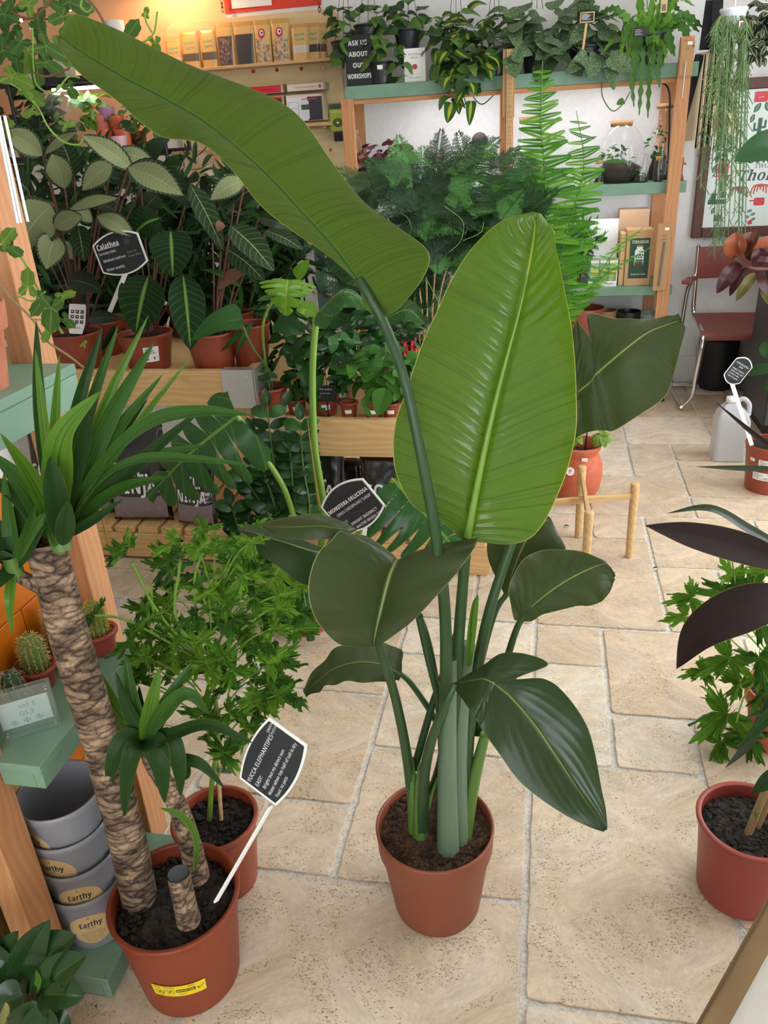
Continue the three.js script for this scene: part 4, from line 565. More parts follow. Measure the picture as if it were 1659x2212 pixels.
const coffeeM = leafMat(plainTex('#1d5222', '#2c6a2a', '#3f7c38'), { gloss: 0.75, gr: 0.18, through: 0.15 }), coffeeLM = leafMat(plainTex('#2f7030', '#3f8a38', '#56984a'), { gloss: 0.7, gr: 0.2, through: 0.2 }), pileaM = leafMat(plainTex('#4f8f3c', '#6dac54', '#3c6a2a', 11), { gloss: 0.15, gr: 0.5, through: 0.25 }), pileaDM = leafMat(plainTex('#3b7833', '#58984a', '#2b5424', 11), { gloss: 0.15, through: 0.2 }), palmM = leafMat(plainTex('#2c6428', '#3f7c34', '#4b8a3e'), { gloss: 0.3, through: 0.2 }), palmDM = leafMat(plainTex('#1a401c', '#28562a', '#2f5f2c'), { gloss: 0.3, through: 0.12 }), varM = leafMat(plainTex('#6c9c70', '#7ea680', '#c9d8c0', 7), { gloss: 0.2, through: 0.2 }), ficusGM = leafMat(plainTex('#22582a', '#2d6c34', '#447e44'), { gloss: 0.5 });
// leaves scattered in a rounded volume around a picture point; every leaf its own part
function bush(t, blobs, geos, mats, size, o = {}) {
  for (const [cx, cy, r, n, z] of blobs) for (let k = 0; k < n; k++) {
    const a = rnd() * 6.28, q = Math.sqrt(rnd()), x = cx + Math.cos(a) * q * r * (o.sx ?? 1), y = cy + Math.sin(a) * q * r * (o.sy ?? 1), zz = z + rr(-1, 1) * (o.dz ?? 0.07), p = PZ(x, y, zz);
    const out = rightV.clone().multiplyScalar(Math.cos(a) * q).addScaledVector(upV, -Math.sin(a) * q), dir = out.clone().multiplyScalar(o.out ?? 1).add(V(rr(-0.7, 0.7), (o.hang ?? 0) + rr(-0.5, 0.5), rr(-0.5, 0.5))), n2 = V(rr(-0.6, 0.6), (o.up ?? 0.7) + rr(-0.2, 0.4), 0.6 + rr(-0.4, 0.4)).addScaledVector(out, 0.4);
    lobed(t, geos[Math.floor(rnd() * geos.length)], mats[Math.floor(rnd() * mats.length)], p, n2, dir, rr(0.75, 1.2) * size * perPx(p));
  }
}
function pottedAt(name, label, cat, c, r0, r1, h, pm, o = {}) {
  const t = thing(name, label, cat, c, o.group); part(t, 'pot', potG(c, r0, r1, h, { collar: o.collar ?? 0.16, seg: 32, step: 0.003 }), pm); part(t, 'soil', soilG(V(c.x, c.y + h - 0.018, c.z), r1 - 0.005, 0.004, r1 * 50), soilDM); return t;
}
function sticker(t, c, r0, r1, h, ang, y0, y1, half, m) { const R = (y) => lerp(r0, r1, y / h) + 0.0025; part(t, 'sticker', surfG((u, v) => { const a = ang + u * half, y = lerp(y0, y1, v); return V(c.x + Math.sin(a) * R(y), c.y + y, c.z + Math.cos(a) * R(y)); }, 6, 2), m); }
const stickM = mat('#ffffff', 0.6, { map: canvasTex(128, 96, (g, w, h) => { g.fillStyle = '#f4f3f0'; g.fillRect(0, 0, w, h); g.fillStyle = '#333'; for (let r = 0; r < 3; r++) g.fillRect(12, 14 + r * 12, 60 + r * 14, 4); g.fillRect(14, 60, 20, 24); g.fillRect(80, 64, 12, 18); }) }), whiteStickM = mat('#f2f2f0', 0.6);
// split leaves of a Swiss cheese plant
function monsteraG(base, tip, width, N, o = {}) {
  const mid = base.clone().lerp(tip, 0.5).addScaledVector(N, o.arch ?? 0.03), c = curveOf([base, mid, tip]), n = o.lobes ?? 6, list = [], B = PROF.heart;
  for (const s of [-1, 1]) for (let k = 0; k < n; k++) {
    const S = (u, v) => { const a = (u + 1) / 2, gap = (a < 0.3 ? 0 : (a - 0.3) * (o.gap ?? 0.42)) / n, sh = (o.sweep ?? 0.16) * a * (0.4 + k / n), vv = clamp(lerp(k / n + gap, (k + 1) / n - gap, v) + sh * 0.6 - (k === 0 ? 0.1 * a * (1 - v) : 0), -0.12, 1), vm = clamp((k + 0.5) / n, 0.02, 0.985);
      const p = c.getPoint(clamp(vv)), T = c.getTangent(clamp(vv)); if (vv < 0) p.addScaledVector(T, vv * base.distanceTo(tip)); const nn = N.clone().addScaledVector(T, -N.dot(T)).normalize(), sd = T.clone().cross(nn), w = width / 2 * lerp(B(clamp(vv, 0, 0.99)), B(vm), o.step ?? 0.7) * (1 - 0.10 * Math.pow(2 * v - 1, 2) * a) * (s < 0 ? o.left ?? 1 : o.right ?? 1);
      return p.addScaledVector(sd, s * a * w).addScaledVector(nn, (o.fold ?? 0.12) * a * w - (o.droop ?? 0.25) * a * a * w); };
    const g = surfG(S, 12, 6), uv = g.attributes.uv; for (let i = 0; i < uv.count; i++) { const a = uv.getX(i), v = uv.getY(i); uv.setXY(i, 0.5 + s * a * 0.5, (k + v) / n); }
    list.push(g);
  }
  return merged(list);
}
const monT = leafTex((g, w, h) => { g.fillStyle = '#2f6a30'; g.fillRect(0, 0, w, h); veins(g, w, h, 6, 0.2, '#5d9a50', 5, 0.7); g.fillStyle = '#7fae62'; g.fillRect(w / 2 - 4, 0, 8, h); }), monM = leafMat(monT, { gloss: 0.6, gr: 0.22, through: 0.2 }), monBlueM = leafMat(monT, { color: '#e6fff0', gloss: 0.7, gr: 0.2, through: 0.16 }), monLimeM = leafMat(leafTex((g, w, h) => { g.fillStyle = '#74b82c'; g.fillRect(0, 0, w, h); veins(g, w, h, 6, 0.2, '#9fd257', 5, 0.6); g.fillStyle = '#a9d660'; g.fillRect(w / 2 - 4, 0, 8, h); }), { gloss: 0.7, gr: 0.18, through: 0.3 });
const toEye = (p) => EYE.clone().sub(p).normalize();
// ---------------------------------------------------------------- two-level timber benches and the slatted pallet beneath
const ZB = -2.555;
{
  const t = thing('plant_bench', 'higher pine bench with a galvanised corner under the calatheas', 'bench', V(-1.45, 0, -2.95));
  part(t, 'front_board', boxG(-2.3, -1.0, 0.652, 0.783, ZB - 0.038, ZB, 0.004), pineM); part(t, 'side_board', boxG(-1.04, -1.002, 0.652, 0.783, -3.42, ZB - 0.039, 0.004), pineM);
  part(t, 'top', boxG(-2.3, -1.04, 0.735, 0.762, -3.42, ZB - 0.039, 0.003), pineM); part(t, 'corner_bracket', merged([boxG(-1.118, -0.996, 0.648, 0.787, ZB, ZB + 0.003, 0.001), boxG(-1.001, -0.997, 0.648, 0.787, ZB - 0.12, ZB + 0.003, 0.001), boxG(-1.118, -0.996, 0.785, 0.788, ZB - 0.04, ZB + 0.003, 0.001)]), steelM, 'galvanised steel corner');
  for (const [x, y] of [[-1.09, 0.765], [-1.09, 0.675], [-1.02, 0.765]]) part(t, 'screw', tubeG([V(x, y, ZB + 0.002), V(x, y, ZB + 0.006)], 0.004, 1, 10), steelM);
  for (const x of [-2.2, -1.12]) for (const z of [-2.65, -3.38]) part(t, 'leg', boxG(x, x + 0.07, 0.157, 0.735, z, z + 0.06, 0.004), pineM);
  const u = thing('plant_bench', 'lower pine bench carrying a row of small potted plants', 'bench', V(-0.53, 0, -2.85));
  part(u, 'front_board', boxG(-0.93, 0.06, 0.468, 0.606, ZB - 0.04, ZB, 0.004), pineM); part(u, 'top', boxG(-0.93, 0.06, 0.57, 0.597, -3.3, ZB - 0.041, 0.003), pineM);
  for (const x of [-0.965, -0.24]) for (const z of [ZB - 0.085, -3.25]) part(u, 'leg', boxG(x, x + 0.09, 0.157, 0.57, z, z + 0.04, 0.004), pineM);
  const p = thing('pallet', 'low slatted pine pallet on the floor carrying bags of soil', 'pallet', V(-1.2, 0, -2.9));
  part(p, 'stringer', boxG(-2.3, -0.168, 0.012, 0.118, ZB - 0.03, ZB, 0.004), pineM); part(p, 'stringer', boxG(-2.3, -0.168, 0.012, 0.118, -3.3, -3.27, 0.004), pineM);
  for (let k = 0; k < 21; k++) { const x = -2.27 + k * 0.1; part(p, 'slat', boxG(x, x + 0.084, 0.119, 0.148, -3.3, ZB - 0.002, 0.004), pineM); }
  for (const x of [-2.1, -1.2, -0.26]) part(p, 'block', boxG(x, x + 0.08, 0, 0.0118, ZB - 0.09, ZB - 0.005, 0.002), pineM);
}
// bags of potting mix on the pallet
function soilBag(cx, yb, z, w, h, draw, label, rot = 0, dull = 1) {
  const b = PZ(cx, yb, z), px = perPx(b), W = w * px, H = h * px, y0 = 0.15, t = thing('soil_bag', label, 'bag', V(b.x, y0, b.z), 'bags of potting mix'), c = Math.cos(rot), s = Math.sin(rot);
  const front = (sg) => (u, v) => { const ed = Math.pow(Math.max(0, 1 - Math.pow(Math.abs(u), 6)), 0.5) * Math.pow(Math.max(0, 1 - Math.pow(Math.abs(2 * v - 1), 5)), 0.5), th = 0.03 * ed * (1.15 - 0.5 * v) + 0.003 * nz(u * 4, v * 6, cx) * ed, x = u * W / 2 * (1 - 0.05 * Math.sin(v * 3)), zz = sg * th - v * 0.05; return V(b.x + x * c + zz * s, y0 + v * H, b.z - x * s + zz * c); };
  const T = canvasTex(384, 512, (g, W2, H2) => { g.fillStyle = '#121314'; g.fillRect(0, 0, W2, H2); const sub = () => { const y = H2 * 0.70; g.save(); g.beginPath(); g.moveTo(16, y); g.quadraticCurveTo(W2 / 2, y + 26, W2 - 16, y); g.lineTo(W2 - 20, H2 - 26); g.lineTo(20, H2 - 26); g.closePath(); g.clip(); g.fillStyle = '#86757a'; g.fillRect(0, 0, W2, H2); speck(g, W2, H2, 2600, ['#6a585c', '#a3949a', '#8f7d82', '#574a4c'], 1, 4, 0.6); g.restore(); }; sub(); g.fillStyle = '#f4f4f2'; draw(g, W2, H2); });
  const m = phys({ map: T, roughness: 0.25, clearcoat: 0.8, clearcoatRoughness: 0.15, bumpMap: crumpT, bumpScale: 0.004 });
  part(t, 'front', surfG(front(1), 20, 26), m); part(t, 'back', surfG(front(-1), 12, 14), blackM); return t;
}
const crumpT = dataTex(128, 128, (u, v) => { const k = 128 + Math.abs(tn(u, v, 6, 2)) * 220 + tn(u, v, 14, 5) * 60; return [k, k, k]; }, false);
const ninja = (sub) => (g, W, H) => { g.textAlign = 'left'; g.font = 'bold 118px sans-serif'; g.save(); g.translate(26, 262); g.scale(0.86, 0.9); g.fillText('SOIL.', 0, 0); g.fillText('NINJA', 0, 100); g.restore(); g.font = '17px sans-serif'; g.fillText(sub, 258, 326); g.fillText('MINERAL RICH', 252, 346); g.strokeStyle = '#f4f4f2'; g.lineWidth = 2; g.beginPath(); g.arc(352, 300, 16, 0, 7); g.stroke(); g.fillText('5L', 342, 306); };
soilBag(318, 1150, -2.62, 134, 205, ninja('SOIL MIX'), 'largest black soil bag with white lettering and clear window, low on the pallet', 0.05);
soilBag(205, 1128, -2.66, 112, 180, ninja('HOUSEPLANT'), 'black soil bag partly hidden by the yucca leaves', 0.1);
soilBag(432, 1150, -2.60, 96, 170, (g, W, H) => { ninja('MONSTERA')(g, W, H); g.font = 'bold 34px sans-serif'; g.fillText('Mon', 286, 300); g.fillRect(240, 190, 36, 20); }, 'narrower black soil bag behind the split monstera leaf', -0.12);
soilBag(690, 1150, -2.66, 130, 190, ninja('CACTUS'), 'black soil bag deep below the small plants bench', 0);
soilBag(850, 1185, -2.62, 130, 160, ninja('AROID'), 'black soil bag behind the hanging monstera fingers', 0.08);
soilBag(130, 1110, -2.64, 100, 180, ninja('SUCCULENT'), 'black soil bag beside the golden hooks', 0.0);
{ // perlite bag lying higher at the back
  const p = PZ(720, 1030, -2.8); const t = single('perlite_bag', boxG(p.x - 0.13, p.x + 0.13, 0.149, 0.36, p.z - 0.04, p.z + 0.04, 0.03), phys({ color: '#1a1b1c', roughness: 0.25, clearcoat: 0.6, bumpMap: crumpT, bumpScale: 0.004 }), 'plain black bag standing at the back of the pallet', 'bag');
  const g = new THREE.PlaneGeometry(0.16, 0.05); g.translate(p.x, 0.3, p.z + 0.0405); g.translate(-t.position.x, -t.position.y, -t.position.z); part(t, 'print', g, mat('#ffffff', 0.5, { map: canvasTex(256, 80, (q, w, h) => { q.fillStyle = '#1a1b1c'; q.fillRect(0, 0, w, h); q.fillStyle = '#8d8d8a'; q.font = 'bold 60px sans-serif'; q.fillText('PERLITE', 4, 60, 246); }) }));
}
// ---------------------------------------------------------------- calatheas on the higher bench
const calSilverM = leafMat(leafTex((g, w, h) => { g.fillStyle = '#2c4436'; g.fillRect(0, 0, w, h); g.fillStyle = '#9db49a'; g.beginPath(); g.moveTo(w / 2, 6); for (let k = 0; k <= 40; k++) { const v = k / 40; g.lineTo(w / 2 + w * (0.40 * Math.pow(Math.sin(Math.PI * clamp(v * 0.96 + 0.02)), 0.3) + (k % 2 ? 0.035 : 0)), v * h); } for (let k = 40; k >= 0; k--) { const v = k / 40; g.lineTo(w / 2 - w * (0.40 * Math.pow(Math.sin(Math.PI * clamp(v * 0.96 + 0.02)), 0.3) + (k % 2 ? 0.035 : 0)), v * h); } g.fill(); veins(g, w, h, 14, 0.12, '#b9cbb2', 5, 0.6); veins(g, w, h, 28, 0.12, '#7c967c', 2, 0.6); g.fillStyle = '#c4d2b8'; g.fillRect(w / 2 - 3, 0, 6, h); }), { gloss: 0.35, gr: 0.35, through: 0.12 });
const calVelvetM = leafMat(leafTex((g, w, h) => { g.fillStyle = '#1d4026'; g.fillRect(0, 0, w, h); veins(g, w, h, 10, 0.16, '#3f7240', 8, 0.5); veins(g, w, h, 10, 0.16, '#5c9350', 2.5, 0.55); g.fillStyle = '#5e9a50'; g.fillRect(w / 2 - 12, 0, 24, h * 0.95); g.fillStyle = '#9cc66e'; g.fillRect(w / 2 - 4, 0, 8, h * 0.97); g.fillStyle = '#35653a'; g.fillRect(0, 0, 4, h); g.fillRect(w - 4, 0, 4, h); }), { gloss: 0.1, gr: 0.5, through: 0.15 });
const calZebraM = leafMat(leafTex((g, w, h) => { g.fillStyle = '#26452f'; g.fillRect(0, 0, w, h); veins(g, w, h, 9, 0.18, '#6c8a64', 9, 0.6); veins(g, w, h, 18, 0.18, '#17301f', 4, 0.6); g.fillStyle = '#a5bd86'; g.fillRect(w / 2 - 5, 0, 10, h); }), { gloss: 0.25, gr: 0.4, through: 0.12 });
const calDarkM = leafMat(leafTex((g, w, h) => { g.fillStyle = '#1c3524'; g.fillRect(0, 0, w, h); veins(g, w, h, 12, 0.2, '#5b7a5c', 5, 0.5); g.fillStyle = '#6f8c68'; g.fillRect(w / 2 - 4, 0, 8, h); }), { gloss: 0.35, through: 0.1 }), calPinkM = leafMat(leafTex((g, w, h) => { g.fillStyle = '#8a6a64'; g.fillRect(0, 0, w, h); veins(g, w, h, 10, 0.18, '#a58a80', 5, 0.6); }), { gloss: 0.15, through: 0.2 }), redStemM = phys({ color: '#6b4038', roughness: 0.6 });
const benchPot = (name, label, cx, yb, z, rpx, hpx, pm = potM, o = {}) => { const p = PZ(cx, yb, z), k = perPx(p), c = V(p.x, o.y ?? 0.763, p.z), t = pottedAt(name, label, 'plant', c, rpx * k * 0.76, rpx * k, hpx * k, pm, o); t.userData.pot = undefined; delete t.userData.pot; return [t, c, rpx * k, hpx * k]; };
function leafSet(t, list, m, top, stemM, o = {}) {          // [base, tip, width, dz] with stalks running down to the pot
  for (const [b, e, w, z = -2.65, mm] of list) {
    const mid = [(b[0] + e[0]) / 2, (b[1] + e[1]) / 2 - w * 0.12, z + 0.03];
    leafPx(t, [[...b, z], mid, [...e, z + 0.04]], w, mm || m, { prof: 'oval', fold: 0.18, nv: 18, nu: 8, wave: 0.012, face: 1.1, ...o });
    if (stemM) stemPx(t, [[...b, z], [lerp(b[0], top[0], 0.5), lerp(b[1], top[1], 0.45), z - 0.03], [top[0] + rr(-14, 14), top[1], -2.7]], 0.003, stemM, 'stalk', 12, 6);
  }
}
{
  reseed(101);
  const [t, c, r, h] = benchPot('calathea', 'silver leaved calathea in the orange pot holding a white care tag', 178, 800, -2.68, 56, 78);
  leafSet(t, [[[92, 336], [6, 284], 58, -2.6], [[96, 332], [168, 284], 26, -2.62], [[140, 408], [112, 332], 62, -2.62], [[288, 368], [176, 292], 50, -2.6], [[276, 362], [396, 422], 66, -2.58], [[242, 352], [178, 412], 50, -2.64], [[150, 452], [256, 428], 34, -2.58], [[112, 442], [38, 542], 104, -2.58], [[120, 506], [100, 582], 66, -2.58], [[116, 492], [180, 468], 46, -2.57], [[168, 488], [182, 566], 48, -2.6, calZebraM], [[210, 466], [292, 512], 46, -2.57], [[150, 604], [222, 630], 46, -2.6, calDarkM], [[190, 690], [256, 688], 30, -2.58, calDarkM], [[200, 478], [150, 450], 40, -2.68], [[60, 410], [0, 370], 56, -2.7, calZebraM], [[160, 380], [130, 300], 50, -2.75, calZebraM], [[90, 690], [130, 640], 50, -2.7, calDarkM], [[330, 350], [240, 330], 40, -2.75], [[60, 480], [120, 440], 50, -2.7], [[215, 440], [265, 470], 40, -2.68, calDarkM], [[160, 560], [130, 520], 36, -2.7]], calSilverM, [178, 728], redStemM);
  const g1 = new THREE.RingGeometry(0.012, 0.016, 24); 
  const tg = canvasTex(128, 200, (g, w, h) => { g.fillStyle = '#f3efee'; g.fillRect(0, 0, w, h); g.fillStyle = '#1c1c1c'; for (let i = 0; i < 3; i++) for (let j = 0; j < 3; j++) { g.fillRect(16 + i * 36, 40 + j * 34, 24, 22); g.fillStyle = '#f3efee'; g.fillRect(22 + i * 36 + j * 2, 46 + j * 34, 10 - i * 2, 8); g.fillStyle = '#1c1c1c'; } g.fillRect(30, 158, 60, 3); });
  const tag = thing('care_tag', 'white plastic care tag with nine black icons in the calathea pot', 'tag', PZ(168, 722, -2.575)), A = PZ(147, 720, -2.575), Bq = PZ(183, 722, -2.575), Cq = PZ(150, 656, -2.59), sh = new THREE.Shape(); sh.moveTo(0.1, 0); sh.lineTo(0.85, 0); sh.lineTo(1, 0.35); sh.lineTo(1, 0.94); sh.lineTo(0.92, 1); sh.lineTo(0.05, 1); sh.lineTo(-0.03, 0.94); sh.lineTo(-0.05, 0.3); sh.closePath();
  const eg = new THREE.ExtrudeGeometry(sh, { depth: 0.02, bevelEnabled: false }); eg.applyMatrix4(new THREE.Matrix4().makeBasis(Bq.clone().sub(A), Cq.clone().sub(A), V(0, 0, 0.05)).setPosition(A)); part(tag, 'card', eg, mat('#ffffff', 0.5, { map: tg }));
}
plantLabel({ c: [260, 547], ax: [49, -14], hh: 26, bulge: 40, z: -2.53, z2: -2.53, stake: [[272, 588, -2.53], [236, 676, -2.56]], sw: 0.016, label: 'chalkboard label naming the calathea on a pale pink stake', base: PZ(236, 676, -2.56), draw: (g, w, h) => { g.font = 'bold 76px sans-serif'; g.fillText('Calathea', 34, 130, 250); g.font = '34px sans-serif'; g.fillText('(ornata mix)', 36, 176); g.fillText('☼ Medium indirect', 30, 246); g.fillText('◆ Water weekly', 30, 330); g.globalAlpha = 0.6; g.font = '26px sans-serif'; g.fillText('Toxic: no', 330, 220); g.fillText('Grows 60cm', 330, 256); g.strokeStyle = '#aaa'; g.lineWidth = 3; for (let k = 0; k < 5; k++) { g.beginPath(); g.arc(370 + Math.cos(k * 1.256) * 20, 110 + Math.sin(k * 1.256) * 20, 13, 0, 7); g.stroke(); } g.globalAlpha = 1; } });
{
  reseed(103);
  const [t, c, r, h] = benchPot('calathea', 'velvet dark green calathea in the orange pot with a square white sticker', 328, 806, -2.68, 57, 76);
  sticker(t, c, r * 0.76, r, h, 0.62, h * 0.3, h * 0.72, 0.3, stickM);
  leafSet(t, [[[368, 498], [374, 600], 92, -2.58], [[320, 596], [293, 722], 100, -2.58], [[395, 592], [412, 756], 82, -2.59], [[346, 470], [284, 512], 70, -2.68], [[290, 470], [350, 510], 44, -2.72], [[412, 400], [482, 540], 50, -2.62, calZebraM], [[300, 345], [432, 455], 56, -2.66, calDarkM], [[340, 420], [300, 480], 60, -2.8, calDarkM]], calVelvetM, [328, 740], redStemM, { rib: 0.012, ribs: 10 });
}
{
  reseed(107);
  const [t, c, r, h] = benchPot('calathea', 'striped calathea in the plain orange pot nearest the metal corner', 467, 806, -2.68, 54, 78);
  leafSet(t, [[[498, 488], [592, 586], 62, -2.56], [[575, 498], [656, 540], 36, -2.6], [[490, 538], [572, 606], 50, -2.6], [[530, 388], [454, 432], 46, -2.6, calSilverM], [[456, 470], [480, 545], 36, -2.65, calDarkM], [[470, 620], [528, 590], 40, -2.6, calPinkM], [[480, 480], [470, 500], 20, -2.6, calPinkM], [[560, 470], [640, 500], 40, -2.75, calDarkM], [[505, 440], [560, 400], 40, -2.75, calZebraM]], calZebraM, [467, 740], redStemM);
}
for (const [cx, yb, z, r, h, lab] of [[92, 795, -2.85, 46, 74, 'half hidden orange nursery pot at the far end of the calatheas'], [548, 795, -2.72, 44, 88, 'orange nursery pot squeezed behind the metal corner'], [240, 800, -2.9, 46, 70, 'orange nursery pot in the shade between two calatheas']]) {
  reseed(cx); const [t] = benchPot('nursery_plant', lab, cx, yb, z, r, h, potDarkRedM, { y: 0.763 });
  bush(t, [[cx, yb - 130, 60, 16, z]], laGs, [palmDM, palmM], 90, { up: 0.3, dz: 0.12 });
}
{ // parlour palms filling the dark behind the calatheas
  reseed(111);
  for (const [x, z, lab, blobs] of [[285, -3.05, 'parlour palm with thin bright leaves behind the silver calathea', [[285, 420, 60, 60], [270, 470, 60, 50], [300, 540, 60, 40], [220, 380, 60, 40]]], [520, -3.1, 'dark leafy palm behind the striped calathea', [[520, 450, 80, 60], [470, 520, 70, 46], [590, 470, 60, 38], [570, 560, 60, 44], [480, 620, 50, 34], [640, 560, 50, 38], [600, 640, 50, 30]]], [60, -3.1, 'dark feathery palm in the far corner of the higher bench', [[60, 470, 80, 50], [40, 600, 60, 50], [130, 620, 60, 40], [200, 560, 60, 44], [200, 650, 50, 40], [60, 340, 70, 40], [150, 360, 60, 30]]], [420, -3.2, 'tall strappy plant standing behind the middle calathea', [[400, 480, 60, 50], [420, 580, 60, 50], [340, 560, 60, 46], [430, 660, 50, 40], [420, 400, 60, 40]]]]) {
    const p = PZ(x, 780, z), c = V(p.x, 0.763, p.z), t = pottedAt('parlour_palm', lab, 'plant', c, 0.06, 0.08, 0.12, potDarkRedM);
    bush(t, blobs.map((b) => [...b, z]), laGs, [palmM, palmDM, palmDM], 62, { up: 0.3, dz: 0.14, hang: 0.1 });
    for (let k = 0; k < 6; k++) { const b = blobs[k % blobs.length]; stemPx(t, [[x + rr(-12, 12), 770, z], [lerp(x, b[0], 0.4), lerp(760, b[1], 0.5), z], [b[0], b[1], z]], 0.003, stemGreenM, 'stem', 10, 5); }
  }
}
{ // broad leaved plants standing in the dark at the back of the higher bench
  reseed(117); const bigM = leafMat(plainTex('#2a5230', '#3a6440', '#40683f'), { gloss: 0.3, through: 0.08 }), bigDM = leafMat(plainTex('#213f28', '#2d5034', '#33563a'), { gloss: 0.3, through: 0.08 });
  for (const [x, z, lab, blobs] of [[120, -3.28, 'broad leaved plant in the back row behind the silver calathea', [[70, 400, 70, 26], [150, 480, 70, 26], [90, 560, 70, 24], [190, 620, 60, 20], [20, 640, 60, 18]]], [330, -3.3, 'broad leaved plant in the back row behind the velvet calathea', [[300, 420, 70, 26], [360, 500, 70, 26], [280, 580, 70, 24], [380, 630, 60, 20]]], [520, -3.3, 'broad leaved plant in the back row above the metal corner', [[470, 440, 70, 24], [560, 500, 70, 26], [500, 600, 70, 24], [600, 600, 60, 18]]]]) { const p = PZ(x, 780, z), t = pottedAt('broad_leaved_plant', lab, 'plant', V(p.x, 0.763, p.z), 0.07, 0.09, 0.14, potDarkRedM); bush(t, blobs.map((b) => [...b, z]), ovGs, [bigM, bigDM], 74, { up: 0.4, dz: 0.08, hang: -0.1 }); for (let k = 0; k < 5; k++) stemPx(t, [[x + k * 6 - 12, 770, z], [blobs[k % 4][0], blobs[k % 4][1], z]], 0.003, stemGreenM, 'stem', 4, 5); }
}
// ---------------------------------------------------------------- lower bench: young monstera, coffee plants, crinkled pilea
{
  reseed(121); const [t] = benchPot('young_monstera', 'young monstera with a shiny lime green leaf in a small orange pot', 592, 908, -2.64, 36, 62, potM, { y: 0.598 });
  const b = PZ(622, 605, -2.5), e = PZ(618, 682, -2.46); part(t, 'leaf', monsteraG(b, e, 128 * perPx(b), toEye(b).add(V(0, 0.7, 0)), { lobes: 5, gap: 0.16, droop: 0.3, fold: 0.2, step: 0.1, sweep: 0.1 }), monLimeM, 'shiny lime green leaf with slits');
  stemPx(t, [[622, 606, -2.5], [570, 690, -2.58], [572, 770, -2.62], [585, 850, -2.64]], 0.005, stemLimeM); stemPx(t, [[522, 700, -2.52], [545, 750, -2.56], [580, 800, -2.62], [590, 852, -2.64]], 0.0045, stemGreenM);
  leafPx(t, [[524, 688, -2.5], [470, 700, -2.47], [413, 736, -2.46]], 72, coffeeLM, { prof: 'heart', fold: 0.3, n: V(0, 1, 0), label: 'low heart shaped leaf' }); leafPx(t, [[600, 690, -2.6], [630, 705, -2.58], [660, 720, -2.57]], 60, coffeeM, { prof: 'heart' }); leafPx(t, [[640, 600, -2.62], [655, 580, -2.6], [668, 560, -2.6]], 36, monLimeM, { prof: 'heart' });
}
for (const [cx, r, h, lab, blobs, sd] of [[645, 21, 34, 'glossy coffee plant in the small pot beside the lime monstera', [[625, 800, 45, 26], [640, 750, 40, 20]], 1], [708, 28, 46, 'glossy coffee plant with a black price card leaning on its pot', [[690, 800, 50, 30], [715, 750, 50, 26], [680, 720, 40, 16]], 2], [745, 24, 40, 'bushy coffee plant rising behind the labelled pots', [[760, 760, 45, 26], [745, 710, 50, 26], [790, 730, 36, 16]], 3]]) {
  reseed(130 + sd); const [t, c, R, H] = benchPot('coffee_plant', lab, cx, 912, sd === 3 ? -2.8 : -2.65, r, h, potM, { y: 0.598, group: 'small coffee plants' });
  bush(t, blobs.map((b) => [...b, sd === 3 ? -2.8 : -2.66]), ovGs, [coffeeM, coffeeM, coffeeLM], 44, { up: 0.8, dz: 0.08 }); sticker(t, c, R * 0.76, R, H, 0.2, H * 0.35, H * 0.6, 0.35, whiteStickM);
  for (let k = 0; k < 4; k++) stemPx(t, [[cx + k * 3 - 6, 880, -2.66], [blobs[0][0] + k * 8 - 12, blobs[0][1], -2.66]], 0.0018, stemGreenM, 'stem', 4, 5);
}
{ const p = PZ(705, 850, -2.6), t = thing('price_card', 'small black price card leaning against the coffee pot', 'sign', p.clone().setY(0.6)); const g = boxG(p.x - 0.036, p.x + 0.036, p.y - 0.03, p.y + 0.03, p.z - 0.001, p.z + 0.001, 0.0005); part(t, 'card', g, blackM); const f = new THREE.PlaneGeometry(0.07, 0.056); f.translate(p.x, p.y, p.z + 0.0015); part(t, 'writing', f, mat('#ffffff', 0.6, { map: canvasTex(256, 200, (q, w, h) => { q.fillStyle = '#17191b'; q.fillRect(0, 0, w, h); q.fillStyle = '#eee'; q.font = '30px sans-serif'; q.fillText('Coffee arabica', 14, 54, 220); q.font = '24px sans-serif'; q.fillText('Keep soil moist', 14, 104); q.fillText('£8', 20, 150); }) })); part(t, 'stake', boxG(p.x - 0.003, p.x + 0.003, 0.6, p.y - 0.028, p.z - 0.003, p.z - 0.001, 0.001), blackM); }
for (const [cx, r, h, lab, blobs, sd] of [[756, 19, 34, 'crinkled pilea in the first labelled pot past the coffee plants', [[765, 800, 34, 18], [775, 840, 24, 8]], 1], [808, 20, 34, 'crinkled pilea with a large drooping leaf over its pot', [[810, 800, 40, 20], [835, 830, 26, 8]], 2], [846, 19, 34, 'crinkled pilea tucked behind the dark leaf stalk', [[855, 805, 40, 18], [862, 840, 24, 8]], 3]]) {
  reseed(140 + sd); const [t, c, R, H] = benchPot('pilea', lab, cx, 912, -2.62, r, h, potM, { y: 0.598, group: 'small pileas' });
  bush(t, blobs.map((b) => [...b, -2.62]), ovGs, [pileaM, pileaM, pileaDM], 40, { up: 0.7, dz: 0.06 }); sticker(t, c, R * 0.76, R, H, 0.15, H * 0.35, H * 0.6, 0.4, whiteStickM);
  if (sd === 2) leafPx(t, [[832, 838, -2.56], [826, 860, -2.55], [816, 898, -2.54]], 46, pileaM, { prof: 'oval', rib: 0.02, ribs: 9 });
}
